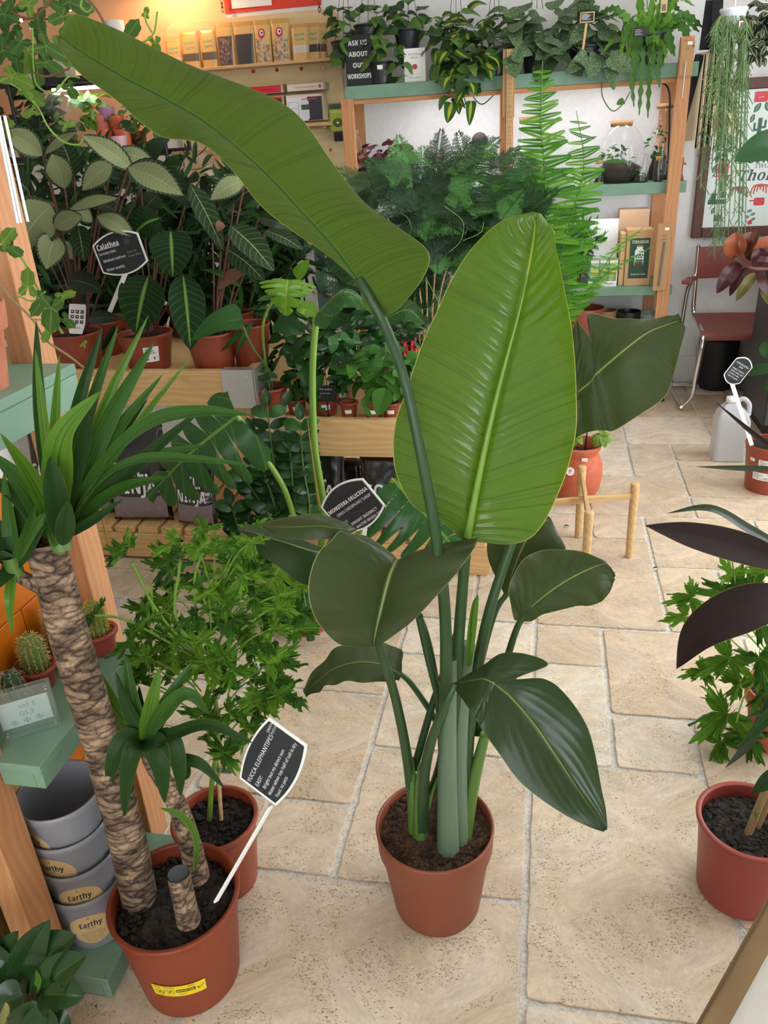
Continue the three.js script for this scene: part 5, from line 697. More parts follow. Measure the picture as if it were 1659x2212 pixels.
{ reseed(151); const [t] = benchPot('variegated_plant', 'mass of small silvery variegated leaves at the back of the lower bench', 850, 900, -3.0, 40, 50, potM, { y: 0.598 }); bush(t, [[850, 730, 70, 70, -3.0], [800, 770, 45, 30, -2.95], [900, 760, 45, 30, -3.0], [760, 680, 40, 24, -3.05]], ovGs, [varM, varM, ficusGM], 26, { up: 0.9, dz: 0.12 });
  for (let k = 0; k < 6; k++) stemPx(t, [[850 + k * 4 - 10, 870, -3], [800 + k * 20, 760, -3]], 0.002, stemGreenM, 'stem', 4, 5); }
{ reseed(153); const [t] = benchPot('bromeliad', 'bromeliad with one upright red flower spike', 886, 905, -2.8, 26, 44, potM, { y: 0.598 });
  for (let k = 0; k < 9; k++) { const a = k / 9 * 6.28; leafPx(t, [[886, 800, -2.8], [886 + Math.cos(a) * 24, 775 + Math.sin(a) * 12, -2.8 + Math.sin(a) * 0.05], [886 + Math.cos(a) * 48, 790 + Math.sin(a) * 18, -2.8 + Math.sin(a) * 0.09]], 16, coffeeLM, { prof: 'strap' }); }
  stemPx(t, [[886, 855, -2.8], [886, 770, -2.8]], 0.006, stemGreenM); const redM = phys({ color: '#d41f3c', roughness: 0.4 }); for (let k = 0; k < 8; k++) leafPx(t, [[884 + (k % 2 ? 3 : -2), 772 - k * 3, -2.79], [884 + (k % 2 ? 8 : -8), 764 - k * 3, -2.78], [884 + (k % 2 ? 6 : -6), 752 - k * 2.4, -2.78]], 9, redM, { prof: 'oval' }, 'bract'); leafPx(t, [[888, 770, -2.79], [892, 750, -2.78], [892, 738, -2.78]], 6, phys({ color: '#e8c23a', roughness: 0.5 }), {}, 'bract'); const orM = phys({ color: '#e85a2a', roughness: 0.4 }); for (const d of [-10, -3, 5, 12]) leafPx(t, [[908, 768, -2.85], [908 + d * 0.6, 760, -2.85], [908 + d, 752, -2.85]], 6, orM, {}, 'bract'); }
// ---------------------------------------------------------------- big monstera and ZZ plant on the floor in front of the benches
{
  reseed(161); const b = PY(662, 1345, 0), c = V(b.x, 0, b.z), z = c.z, t = pottedAt('monstera', 'large monstera with split leaves standing before the benches', 'plant', c, 0.085, 0.11, 0.2, potM);
  const M = (b1, e1, w, n, o, m = monM) => { const B = pz(b1), E = pz(e1); part(t, 'leaf', monsteraG(B, E, w * perPx(B), toEye(B).add(n), o), m); };
  M([512, 898, z + 0.05], [318, 1075, z + 0.12], 250, V(0, 0.5, 0), { lobes: 7, gap: 0.26, droop: 0.55, fold: 0.1, left: 1.05, right: 0.75 });
  M([850, 1035, z + 0.02], [1000, 1205, z + 0.02], 300, V(-0.1, 0.3, 0), { lobes: 8, gap: 0.3, droop: 0.3, fold: 0.05 }, monBlueM);
  M([684, 678, z + 0.0], [812, 668, z + 0.02], 90, V(0, 1.8, 0), { lobes: 4, gap: 0.02, droop: 0.7, step: 0, sweep: 0.05 }, monM); leafPx(t, [[684, 680, z], [660, 668, z], [640, 668, z]], 40, monLimeM, { prof: 'oval', n: V(0, 1, 0) }); leafPx(t, [[830, 690, z - 0.1], [880, 670, z - 0.1], [918, 700, z - 0.1]], 44, monM, { prof: 'oval' });
  M([640, 1180, z + 0.05], [560, 1320, z + 0.12], 190, V(0, 0.8, 0), { lobes: 6, gap: 0.25, droop: 0.3 }, monLimeM); M([655, 1270, z + 0.1], [672, 1385, z + 0.14], 90, V(0, 0.2, 0), { lobes: 5, gap: 0.2, droop: 0.4 });
  M([560, 1240, z + 0.06], [470, 1180, z + 0.06], 120, V(0, 0.9, 0), { lobes: 5, gap: 0.3 }); M([700, 1180, z + 0.0], [760, 1230, z + 0.04], 120, V(0, 0.9, 0), { lobes: 5, gap: 0.3 });
  stemPx(t, [[684, 680, z], [676, 780, z], [680, 960, z], [700, 1110, z], [672, 1290, z]], 0.0105, stemLimeM); stemPx(t, [[512, 898, z + 0.05], [560, 970, z + 0.05], [620, 1070, z + 0.04], [662, 1290, z]], 0.009, stemLimeM); stemPx(t, [[850, 1035, z + 0.02], [800, 1110, z + 0.02], [690, 1290, z]], 0.008, stemLimeM); stemPx(t, [[640, 1180, z + 0.05], [655, 1230, z + 0.03], [665, 1300, z]], 0.007, stemLimeM); stemPx(t, [[663, 900, z + 0.03], [676, 1000, z + 0.02], [690, 1095, z + 0.02]], (q) => lerp(0.001, 0.0055, q), leafMat(yuccaTex('#b4b84a', '#d2cf6a')), 'new_shoot');
  plantLabel({ c: [762, 1093], ax: [46, -31], hh: 34, bulge: 52, z: z + 0.1, z2: z + 0.1, stake: [[790, 1120, z + 0.1], [778, 1260, z + 0.06]], sw: 0.014, label: 'chalkboard label naming the monstera, half covered by a split leaf', base: PZ(778, 1260, z + 0.06), draw: (g, w, h) => { g.font = 'bold 50px sans-serif'; g.fillText('MONSTERA DELICIOSA', 24, 190, 460); g.font = '38px sans-serif'; g.fillText('(SWISS CHEESEPLANT) "LARGE"', 70, 250, 410); g.fillText('EASY:', 40, 340); g.fillText('BRIGHT INDIRECT', 130, 390); g.fillText('WATER WHEN DRY', 150, 440); } });
}
{
  reseed(171); const b = PY(612, 1255, 0), c = V(b.x, 0, b.z), z = c.z, t = pottedAt('zz_plant', 'dark ZZ plant with paired oval leaves by the lower bench leg', 'plant', c, 0.07, 0.09, 0.17, potDarkRedM);
  for (const st of [[[577, 878], [590, 990], [606, 1090], [612, 1200]], [[648, 908], [655, 1010], [668, 1110], [620, 1200]], [[522, 1025], [560, 1080], [590, 1130], [608, 1200]], [[500, 1090], [520, 1150], [560, 1180], [605, 1200]], [[625, 960], [632, 1040], [636, 1110], [615, 1200]], [[545, 940], [570, 1020], [595, 1100], [608, 1200]]]) {
    const P = st.map((p) => PZ(p[0], p[1], z + rr(-0.03, 0.03))), cv = curveOf(P.slice().reverse()); part(t, 'stem', tubeG(P.slice().reverse(), (q) => lerp(0.006, 0.0022, q), 20, 7), stemGreenM);
    for (let k = 0; k < 9; k++) for (const s of [-1, 1]) { const v = 0.34 + k * 0.075, p = cv.getPoint(Math.min(v, 1)), T = cv.getTangent(Math.min(v, 1)); lobed(t, ovGs[k % 3], k % 4 ? coffeeM : coffeeLM, p, toEye(p).add(V(rr(-0.4, 0.4), 0.4, 0)), T.clone().multiplyScalar(0.55).addScaledVector(rightV, s * 0.85), 46 * perPx(p)); }
    lobed(t, ovGs[0], coffeeM, P[0], toEye(P[0]), cv.getTangent(1), 40 * perPx(P[0]));
  }
}
// ---------------------------------------------------------------- asparagus fern and tall fern at the back of the lower bench
function plumosusG(n, L) {        // flat plume of fine needles: stem along +y, spread in x
  const pos = [], idx = [], q = (a, b, w) => { const d = b.clone().sub(a), s = V(-d.y, d.x, 0).normalize().multiplyScalar(w), k = pos.length / 3; pos.push(a.x - s.x, a.y - s.y, a.z, a.x + s.x, a.y + s.y, a.z, b.x, b.y, b.z); idx.push(k, k + 1, k + 2); };
  q(V(0, 0, 0), V(0, 1, 0), 0.008);
  for (let i = 1; i < n; i++) for (const s of [-1, 1]) { const y = i / n, l = 0.5 * Math.pow(1 - y, 0.8) * (y < 0.15 ? y / 0.15 : 1), a = V(0, y, 0), e = V(s * l, y + l * 0.4, rr(-0.06, 0.06)); q(a, e, 0.006); const m = Math.max(3, Math.round(l * 30)); for (let j = 1; j < m; j++) { const p = a.clone().lerp(e, j / m), nl = 0.085 * (1 - 0.5 * j / m); for (const r of [-1, 1]) q(p, p.clone().add(V(s * nl * 0.5, r * nl, rr(-0.04, 0.04))), 0.012); } }
  const g = new THREE.BufferGeometry(); g.setAttribute('position', new THREE.Float32BufferAttribute(pos, 3)); g.setAttribute('uv', new THREE.Float32BufferAttribute(new Float32Array(pos.length / 3 * 2), 2)); g.setIndex(idx); g.computeVertexNormals(); return g;
}
reseed(181);
const plumeGs = [plumosusG(16), plumosusG(20)], plumeM = mat('#2b5226', 0.7), plumeLM = mat('#4a7f38', 0.7), plumeDM = mat('#1d3a20', 0.7);
{
  const p = PZ(930, 905, -3.05), c = V(p.x, 0.598, p.z), t = pottedAt('asparagus_fern', 'big cloudy asparagus fern rising from the back of the lower bench', 'plant', c, 0.085, 0.11, 0.17, potDarkRedM), z = c.z;
  for (const [cx, cy, r, n] of [[840, 430, 70, 26], [930, 420, 90, 38], [1030, 420, 80, 32], [900, 510, 100, 42], [1010, 520, 90, 34], [850, 580, 80, 33], [950, 610, 90, 33], [830, 660, 70, 20], [1080, 460, 50, 10], [780, 500, 40, 10], [900, 680, 60, 14], [780, 600, 30, 8]]) for (let k = 0; k < n; k++) {
    const a = rnd() * 6.28, q = Math.sqrt(rnd()) * r, P = PZ(cx + Math.cos(a) * q, cy + Math.sin(a) * q, z + rr(-0.12, 0.18)); const dir = rightV.clone().multiplyScalar((cx - 930) / 200 + Math.cos(a) * 0.7 + rr(-0.6, 0.6)).addScaledVector(upV, rr(-0.1, 0.9)).add(V(0, 0, rr(-0.3, 0.5)));
    lobed(t, plumeGs[k % 2], [plumeM, plumeDM, plumeM, plumeLM][k % 4], P, V(rr(-0.5, 0.5), rr(0.3, 1), rr(0.2, 1)), dir, rr(70, 110) * perPx(P), 'frond');
  }
  for (let k = 0; k < 9; k++) stemPx(t, [[930 + k * 5 - 20, 850, z], [880 + k * 14, 640, z + 0.02], [800 + k * 38, 440 + (k % 3) * 30, z + 0.03]], 0.0035, blondM, 'stem', 14, 6);
  for (const q of [[[960, 445], [1000, 480], [995, 520], [970, 545]], [[1000, 520], [1040, 500], [1045, 480]], [[850, 455], [880, 470], [890, 500]], [[920, 600], [950, 660], [960, 690]]]) stemPx(t, q.map((a) => [...a, z + 0.2]), 0.0012, stemLimeM, 'tendril', 16, 5);
}
function pinnaG(n, dense) {       // one pinna: axis +y with paired leaflets
  const list = []; for (let i = -1; i <= n; i++) for (const s of [-1, 1]) { const y = i / (n + 1), l = 0.17 * Math.pow(1 - y, 0.5) + 0.02, g = spineLeaf([V(0, y, 0), V(s * l, y + l * 0.5, 0.02)], 0.055, V(0, 0, 1), { prof: 'oval', nv: 3, nu: 2, fold: 0 }); list.push(g); }
  list.push(spineLeaf([V(0, 0, 0), V(0, 1, 0)], 0.012, V(0, 0, 1), { prof: 'strap', nv: 3, nu: 2, fold: 0 })); return merged(list);
}
const pinG = pinnaG(20), fernM = leafMat(plainTex('#4f9a34', '#69b04a', '#6fb04c'), { gloss: 0.05, through: 0.15 }), fernLM = leafMat(plainTex('#74bb4c', '#8cc870', '#8cc870'), { gloss: 0.05, through: 0.18 });
{
  reseed(191); const p = PZ(1180, 905, -2.95), c = V(p.x, 0.598, -2.9), t = pottedAt('tall_fern', 'tall feathery fern standing upright before the back shelves', 'plant', V(PZ(1130, 905, -2.95).x, 0.598, -2.95), 0.07, 0.09, 0.15, potDarkRedM), z = -2.95;
  const frond = (pts, n, sz, m, lean = 0) => { const P = pts.map((q) => PZ(q[0], q[1], q[2] ?? z)), cv = curveOf(P); part(t, 'stem', tubeG(P, (q) => lerp(0.004, 0.0012, q), 24, 6), stemGreenM); for (let k = 0; k < n; k++) { const v = 0.25 + 0.73 * k / n, a = cv.getPoint(v), T = cv.getTangent(v); for (const s of [-1, 1]) { const l = sz * Math.pow(1 - (v - 0.25) / 0.76, 0.55) * perPx(a), d = T.clone().multiplyScalar(0.25).addScaledVector(rightV, s).add(V(0, rr(-0.35, 0.2), rr(-0.5, 0.6))); lobed(t, pinG, m[Math.floor(rnd() * m.length)], a, toEye(a).add(V(0, rr(0.2, 0.9), 0)), d, l, 'pinna'); } } };
  frond([[1135, 840], [1170, 620], [1178, 400], [1168, 260], [1172, 132]], 30, 82, [fernM, fernM, fernLM]); frond([[1135, 840], [1190, 640], [1230, 480], [1262, 360], [1245, 240]], 24, 76, [fernLM, fernM]); frond([[1135, 840], [1120, 600], [1090, 440], [1040, 370], [1060, 300]], 20, 70, [fernM, plumeM]); frond([[1140, 840], [1190, 720], [1240, 660], [1300, 600], [1415, 528]], 22, 38, [fernLM, fernM]); frond([[1140, 840], [1200, 700], [1265, 640], [1330, 540], [1390, 492]], 18, 36, [fernLM]);
  frond([[1135, 840], [1150, 640], [1140, 480], [1130, 400], [1140, 330]], 20, 84, [fernM, plumeM]); frond([[1138, 840], [1200, 690], [1215, 590], [1205, 500], [1225, 430]], 14, 44, [fernLM]);
}
// ---------------------------------------------------------------- back wall: shelving unit with grow lights
PROF.zig = (t) => (0.42 + 0.58 * Math.abs(((t * 8) % 1) * 2 - 1)) * Math.pow(Math.max(0, 1 - Math.pow(t, 5)), 0.6);
const ZS = -4.72, ZW = BACK;
const boxPx = (x0, y0, x1, y1, z, d, r) => { const a = PZ(x0, y1, z), b = PZ(x1, y0, z); return boxG(a.x, b.x, a.y, b.y, z - d, z, r); };
function faceG(x0, x1, y0, y1, z) { const g = new THREE.PlaneGeometry(x1 - x0, y1 - y0); g.translate((x0 + x1) / 2, (y0 + y1) / 2, z); return g; }
const ledM = mat('#ffffff', 0.5, { emissive: new THREE.Color(0.93, 0.92, 1), emissiveIntensity: 5 });
{
  const x0 = PZ(745, 190, ZS).x, x1 = PZ(1509, 150, ZS).x, t = thing('shelving_unit', 'tall timber shelving unit with sage green shelves on the back wall', 'shelf', V((x0 + x1) / 2, 0, -4.9));
  for (const [y, h] of [[1.752, 0.066], [1.2, 0.056], [0.66, 0.05], [0.3, 0.04]]) { const s = part(t, 'shelf', boxG(x0, x1 - (y < 0.7 ? 0.02 : 0), y - 0.02, y, ZW + 0.004, ZS - 0.025, 0.003), greenM); part(s, 'front_board', boxG(x0, x1 - (y < 0.7 ? 0.02 : 0), y - h, y, ZS - 0.0249, ZS, 0.003), greenM); if (y > 1.5) part(s, 'batten', boxG(x0, x1 - 0.05, y - h - 0.022, y - h, ZS - 0.05, ZS - 0.012, 0.002), postM); }
  for (const px of [[1471, 1434], [1098, 1088], [756, 768]]) { const x = px[0] === 756 ? x0 + 0.012 : PZ(px[0] - (px[0] - px[1]) / 2, 420, ZS + 0.02).x; part(t, 'post', boxG(x - 0.033, x + 0.033, 0, px[0] === 1471 ? 1.86 : 1.69, ZS + 0.0005, ZS + 0.035, 0.003), postM); part(t, 'post', boxG(x - 0.06, x + 0.01, 0, 1.68, ZW + 0.001, ZW + 0.0035, 0.001), postM); }
  const xb = PZ(1398, 560, ZW + 0.05).x; for (const [a, b] of [[0.66, 1.144], [1.2, 1.685]]) part(t, 'back_post', boxG(xb, xb + 0.075, a, b, ZW + 0.005, ZW + 0.04, 0.003), postM);
  for (const [x, y, w, p] of [[-0.5, 1.731, 0.55, 34], [0.28, 1.731, 0.5, 34], [0.3, 1.179, 0.5, 13], [-0.5, 1.179, 0.55, 9]]) { const l = part(t, 'grow_light', boxG(x - w / 2, x + w / 2, y - 0.016, y - 0.001, -4.83, -4.79, 0.004), ledM, 'bright white LED strip'); areaLamp(x, y - 0.019, -4.81, w, 0.04, new THREE.Color(0.92, 0.91, 1), p); }
  part(t, 'cable', tubeG([PZ(1010, 190, -4.8), PZ(1040, 225, -4.8), PZ(1075, 200, -4.8), PZ(1150, 195, -4.8)], 0.004, 24, 6), blackM); part(t, 'cable', tubeG([PZ(1400, 178, -4.8), PZ(1440, 185, -4.8), PZ(1446, 260, -4.85), PZ(1443, 340, -4.85)], 0.005, 20, 6), blackM);
}
// ---- plants of the top shelf
const pothM = leafMat(plainTex('#5c9048', '#50843f', '#6f9a58', 5), { gloss: 0.4, through: 0.15 }), pothDM = leafMat(plainTex('#365f3c', '#33603a', '#3f6c40', 5), { gloss: 0.4, through: 0.12 }), brasilM = leafMat(leafTex((g, w, h) => { g.fillStyle = '#3f7a34'; g.fillRect(0, 0, w, h); g.fillStyle = '#cfe04e'; g.beginPath(); g.moveTo(w / 2 - 4, 0); g.quadraticCurveTo(w * 0.25, h * 0.4, w / 2, h); g.quadraticCurveTo(w * 0.8, h * 0.5, w / 2 + 6, 0); g.fill(); g.fillStyle = '#d3dc80'; g.fillRect(w / 2 - 2, 0, 4, h); }, 128, 256), { gloss: 0.45, through: 0.25 }), scinM = leafMat(leafTex((g, w, h) => { g.fillStyle = '#58806a'; g.fillRect(0, 0, w, h); speck(g, w, h, 300, ['#b4ccb8', '#a0bca6', '#c4d6c6'], 1.5, 6, 0.8); g.fillStyle = '#527a5c'; g.fillRect(w / 2 - 2, 0, 4, h); }, 128, 256), { gloss: 0.25, through: 0.12 }), fishM = leafMat(plainTex('#74b84c', '#67a24c', '#7cb45c', 5), { gloss: 0.3, through: 0.25 }), fishDM = leafMat(plainTex('#558f4c', '#4e8448', '#5d9454', 5), { gloss: 0.3, through: 0.2 }), oxM = leafMat(plainTex('#5a2138', '#73304a', '#8e4a68', 5), { gloss: 0.2, through: 0.3 }), oxPM = leafMat(plainTex('#9a5d94', '#b27fae', '#c79ac4', 5), { gloss: 0.2, through: 0.3 }), tradM = leafMat(leafTex((g, w, h) => { g.fillStyle = '#2c3a34'; g.fillRect(0, 0, w, h); g.fillStyle = '#8fa294'; g.fillRect(w * 0.16, 0, w * 0.2, h); g.fillRect(w * 0.64, 0, w * 0.2, h); }, 64, 128), { gloss: 0.3, through: 0.1 });
function shelfPot(name, label, cx, z, rpx, hpx, yTop, o = {}) { const p = PZ(cx, 150, z), k = perPx(p); return pottedAt(name, label, 'plant', V(p.x, yTop, z), rpx * k * 0.8, rpx * k, hpx * k, o.pm || blackPotM, o); }
function hanger(t, cx, ytop, z, rpx) { for (const d of [-1, 0, 1]) part(t, 'wire', tubeG([PZ(cx + d * rpx * 0.8, ytop, z + (d ? 0 : 0.04)), PZ(cx + d * 3, -60, z)], 0.0016, 2, 5), mat('#3a3230', 0.5)); }
function hungPot(name, label, cx, yb, z, rpx, hpx) { const p = PZ(cx, yb, z), k = perPx(p), c = V(p.x, p.y, z), t = pottedAt(name, label, 'plant', c, rpx * k * 0.75, rpx * k, hpx * k, blackPotM); hanger(t, cx, yb - hpx, z, rpx); for (const q of t.children) if (q.name === 'wire') q.name = 'hanging_wire'; return t; }
{
  reseed(201);
  let t = hungPot('pothos', 'hanging pothos at the end of the pegboard', 742, 135, -4.85, 24, 40); bush(t, [[735, 30, 24, 12, -4.85], [740, 75, 24, 12, -4.82], [745, 115, 18, 8, -4.8]], heGs, [pothM, pothDM], 28, { hang: -0.5 });
  t = hungPot('pothos', 'hanging pothos above the workshop sign', 795, 100, -4.9, 28, 40); bush(t, [[790, 50, 34, 18, -4.9], [830, 40, 26, 12, -4.9]], heGs, [pothM, pothDM], 28);
  t = hungPot('pothos', 'hanging pothos above the white framed card', 882, 108, -4.9, 30, 38); bush(t, [[880, 35, 36, 22, -4.9], [920, 50, 24, 10, -4.9], [850, 50, 20, 8, -4.9]], heGs, [pothDM, pothM], 30);
  t = shelfPot('pothos', 'small pothos in the black pot with a white price sticker', 822, -4.8, 27, 44, 1.752); bush(t, [[815, 100, 30, 14, -4.8], [850, 95, 26, 10, -4.8], [862, 130, 14, 6, -4.76], [800, 115, 16, 6, -4.76], [860, 180, 6, 2, -4.70]], heGs, [pothM, pothM, pothDM], 28, { hang: -0.2 }); sticker(t, t.position, 0.06, 0.078, 0.13, 0.15, 0.07, 0.09, 0.2, whiteStickM);
  t = shelfPot('brasil_philodendron', 'yellow and green trailing philodendron spilling over the top shelf', 985, -4.82, 34, 50, 1.752); bush(t, [[960, 70, 40, 18, -4.8], [1000, 60, 40, 16, -4.82], [1035, 80, 36, 14, -4.8], [955, 110, 36, 12, -4.72], [1000, 110, 44, 18, -4.70], [1040, 120, 24, 8, -4.7], [985, 150, 34, 12, -4.68], [1010, 170, 24, 8, -4.67], [980, 200, 16, 4, -4.67]], heGs, [brasilM, brasilM, pothDM, pothM], 38, { hang: -0.8 });
  for (const [b, e, w] of [[[976, 222], [966, 266], 32], [[1018, 218], [1014, 272], 24], [[1000, 190], [986, 225], 22]]) leafPx(t, [[...b, -4.66], [(b[0] + e[0]) / 2, (b[1] + e[1]) / 2, -4.64], [...e, -4.65]], w, brasilM, { prof: 'heart' }); stemPx(t, [[1000, 150, -4.68], [1000, 200, -4.66], [1005, 225, -4.66], [990, 232, -4.66]], 0.003, stemGreenM); hanger(t, 985, 60, -4.82, 20);
  t = shelfPot('pothos', 'plain black pot with a chalk card between the trailing plants', 1068, -4.82, 26, 54, 1.752); bush(t, [[1055, 60, 22, 8, -4.82], [1075, 50, 18, 6, -4.82]], heGs, [brasilM, pothM], 28); hanger(t, 1068, 40, -4.82, 16);
  t = shelfPot('satin_pothos', 'silver speckled satin pothos left of the small easel label', 1160, -4.82, 34, 46, 1.752); bush(t, [[1120, 60, 40, 14, -4.8], [1165, 45, 44, 18, -4.82], [1150, 90, 40, 12, -4.76], [1195, 115, 24, 5, -4.7], [1110, 110, 18, 4, -4.7]], heGs, [scinM], 52, { hang: -0.5 }); hanger(t, 1160, 20, -4.82, 16);
  t = shelfPot('satin_pothos', 'silver speckled satin pothos trailing one loose vine below the shelf', 1262, -4.82, 36, 46, 1.752); bush(t, [[1225, 60, 40, 12, -4.8], [1265, 50, 40, 14, -4.84], [1290, 75, 36, 10, -4.76], [1295, 105, 30, 7, -4.7], [1235, 115, 30, 6, -4.7]], heGs, [scinM], 54, { hang: -0.5 }); for (const [b, e, w] of [[[1310, 125], [1350, 140], 36], [[1318, 145], [1326, 195], 36], [[1270, 120], [1220, 160], 36]]) leafPx(t, [[...b, -4.67], [(b[0] + e[0]) / 2, (b[1] + e[1]) / 2, -4.65], [...e, -4.66]], w, scinM, { prof: 'heart' }); stemPx(t, [[1300, 175, -4.68], [1302, 210, -4.66], [1325, 240, -4.66], [1345, 225, -4.66], [1362, 197, -4.66]], 0.003, stemGreenM, 'vine'); leafPx(t, [[1348, 218, -4.66], [1338, 222, -4.65], [1332, 226, -4.65]], 16, pothM, { prof: 'heart' }); hanger(t, 1262, 20, -4.82, 16);
  t = shelfPot('fishbone_cactus', 'fishbone cactus with zigzag stems hanging over the shelf end', 1398, -4.82, 40, 58, 1.752);
  for (let k = 0; k < 40; k++) { const a = rr(-1, 1), front = rnd() < 0.5, x = 1398 + a * 26, e = front ? [x + a * rr(30, 90), rr(90, 165)] : [x + a * rr(40, 110), rr(-10, 70)]; leafPx(t, [[x, 88, -4.82], [lerp(x, e[0], 0.5), Math.min(88, e[1]) - rr(8, 35), -4.78], [...e, front ? -4.66 : -4.85]], 20, rnd() < 0.55 ? fishM : fishDM, { prof: 'zig', nv: 40, nu: 2, fold: 0.1 }); }
  for (const [x, e] of [[1385, 250], [1402, 256], [1372, 190], [1422, 190], [1408, 170], [1365, 232]]) leafPx(t, [[x - 4, 90, -4.78], [x + 4, 110, -4.69], [x, (110 + e) / 2, -4.67], [x + rr(-6, 6), e, -4.67]], 15, fishDM, { prof: 'zig', nv: 60, nu: 2, fold: 0.1, face: 2 }); hanger(t, 1398, 20, -4.84, 18);
}
// ---- flat things of the top shelf
function card(name, label, cat, x0, y0, x1, y1, z, d, base, draw, cw, ch, o = {}) {
  const a = PZ(x0, y1, z), b = PZ(x1, y0, z), t = thing(name, label, cat, V((a.x + b.x) / 2, base ?? a.y, z), o.group), yb = base ?? a.y;
  part(t, o.body || 'board', boxG(a.x, b.x, yb, b.y, z - d, z, o.r ?? 0.002), o.mat || whiteM); part(t, 'print', faceG(a.x + (o.in ?? 0.003), b.x - (o.in ?? 0.003), yb + (o.in ?? 0.003), b.y - (o.in ?? 0.003), z + 0.001), mat('#ffffff', o.rough ?? 0.6, { map: canvasTex(cw, ch, draw) })); return t;
}
card('chalk_sign', 'black chalk sign asking about workshops on the top shelf', 'sign', 748, 72, 800, 160, -4.76, 0.012, 1.752, (g, w, h) => { g.fillStyle = '#1d1f20'; g.fillRect(0, 0, w, h); g.fillStyle = '#ecece8'; g.textAlign = 'center'; g.font = 'bold 58px sans-serif'; ['ASK US', 'ABOUT', 'OUR', 'WORKSHOPS'].forEach((s, k) => g.fillText(s, w / 2, 84 + k * 92, w - 14)); }, 256, 420, { mat: blackM });
card('framed_card', 'small white framed card with a red dot on the top shelf', 'card', 874, 102, 918, 172, -4.745, 0.012, 1.752, (g, w, h) => { g.fillStyle = '#e9e8e4'; g.fillRect(0, 0, w, h); g.fillStyle = '#3a3a3a'; g.font = '26px serif'; g.textAlign = 'center'; g.fillText('Workshop', w / 2, 60); g.fillText('↘ Plants ↙', w / 2, 92); g.fillStyle = '#c4374a'; g.beginPath(); g.arc(w / 2, 170, 26, 0, 7); g.fill(); g.fillStyle = '#777'; g.font = '20px serif'; g.fillText('Gift vouchers', w / 2, 280); }, 200, 310);
card('chalk_card', 'small chalk card clipped to the plain black pot', 'sign', 1066, 78, 1090, 104, -4.7, 0.003, undefined, (g, w, h) => { g.fillStyle = '#1d1f20'; g.fillRect(0, 0, w, h); g.fillStyle = '#ddd'; for (let k = 0; k < 5; k++) g.fillRect(10, 16 + k * 20, 60 + (k * 37) % 40, 4); }, 128, 128, { mat: blackM });
{ const t = card('easel_label', 'small black easel label on a wooden stick above the satin pothos', 'sign', 1252, 24, 1285, 50, -4.68, 0.004, undefined, (g, w, h) => { g.fillStyle = '#1d1f20'; g.fillRect(0, 0, w, h); g.fillStyle = '#eee'; for (let k = 0; k < 6; k++) g.fillRect(14, 20 + k * 18, 130 + (k * 53) % 70, 6); }, 256, 150, { mat: blondM, in: 0.005 }); part(t, 'stick', barG(PZ(1267, 50, -4.683), PZ(1259, 108, -4.69), 0.012, 0.004), blondM); }
card('chalk_card', 'black chalk card among the fishbone cactus stems', 'sign', 1368, 58, 1398, 82, -4.66, 0.003, undefined, (g, w, h) => { g.fillStyle = '#1d1f20'; g.fillRect(0, 0, w, h); g.fillStyle = '#ddd'; for (let k = 0; k < 4; k++) g.fillRect(14, 20 + k * 22, 100 + (k * 37) % 70, 5); }, 220, 120, { mat: blackM });
{ const t = thing('plant_hanger_tag', 'beige paper tag hanging near the ceiling above the fishbone cactus', 'tag', PZ(1435, 25, -4.7)); const a = PZ(1426, 28, -4.7), b = PZ(1443, -5, -4.7); part(t, 'paper', boxG(a.x, b.x, a.y, b.y, -4.702, -4.7, 0.0005), mat('#cdb692', 0.8)); part(t, 'print', faceG(a.x + 0.006, b.x - 0.006, a.y + 0.008, a.y + 0.035, -4.699), mat('#7e6f58', 0.8)); }
// kraft packs of plant supports hanging on the posts
function supportPack(label, x0, y0, x1, y1, z, sticks, m) { const a = PZ(x0, y1, z), b = PZ(x1, y0, z), t = thing('support_pack', label, 'packet', V((a.x + b.x) / 2, a.y, z)); part(t, 'card', boxG(a.x, b.x, a.y, b.y, z - 0.003, z, 0.001), mat('#b98f62', 0.8)); part(t, 'print', faceG(a.x + 0.01, b.x - 0.01, lerp(a.y, b.y, 0.72), lerp(a.y, b.y, 0.86), z + 0.0008), mat('#ffffff', 0.8, { map: canvasTex(128, 64, (g, w, h) => { g.fillStyle = '#b98f62'; g.fillRect(0, 0, w, h); g.fillStyle = '#4a3a26'; g.textAlign = 'center'; g.font = '20px sans-serif'; g.fillText('PLANT', w / 2, 26); g.fillText('SUPPORT', w / 2, 48, 110); }) })); part(t, 'price', faceG(b.x - 0.034, b.x - 0.012, lerp(a.y, b.y, 0.9), lerp(a.y, b.y, 0.9) + 0.014, z + 0.0012), whiteM); sticks(t, a, b); return t; }
supportPack('kraft pack with a bundle of wooden sticks on the middle post', 1085, 104, 1113, 255, -4.66, (t, a, b) => { for (const d of [-0.012, -0.004, 0.004, 0.012]) { const p = V((a.x + b.x) / 2 + d + 0.004, 0, -4.652); part(t, 'rod', tubeG([V(p.x, 1.86, p.z), V(p.x + 0.002, 1.25, p.z)], 0.0034, 2, 8), blondM); } }, 0);
supportPack('kraft pack with a thin metal rod high on the end post', 1466, 88, 1502, 165, -4.67, (t, a, b) => { part(t, 'rod', tubeG([PZ(1482, 132, -4.66), PZ(1473, 212, -4.66)], 0.003, 2, 8), steelM); }, 0);
supportPack('kraft pack with a grey rod low on the end post', 1409, 482, 1452, 628, -4.67, (t, a, b) => { part(t, 'rod', tubeG([PZ(1437, 522, -4.66), PZ(1424, 618, -4.66)], 0.005, 2, 8), mat('#7a8078', 0.5)); }, 0);
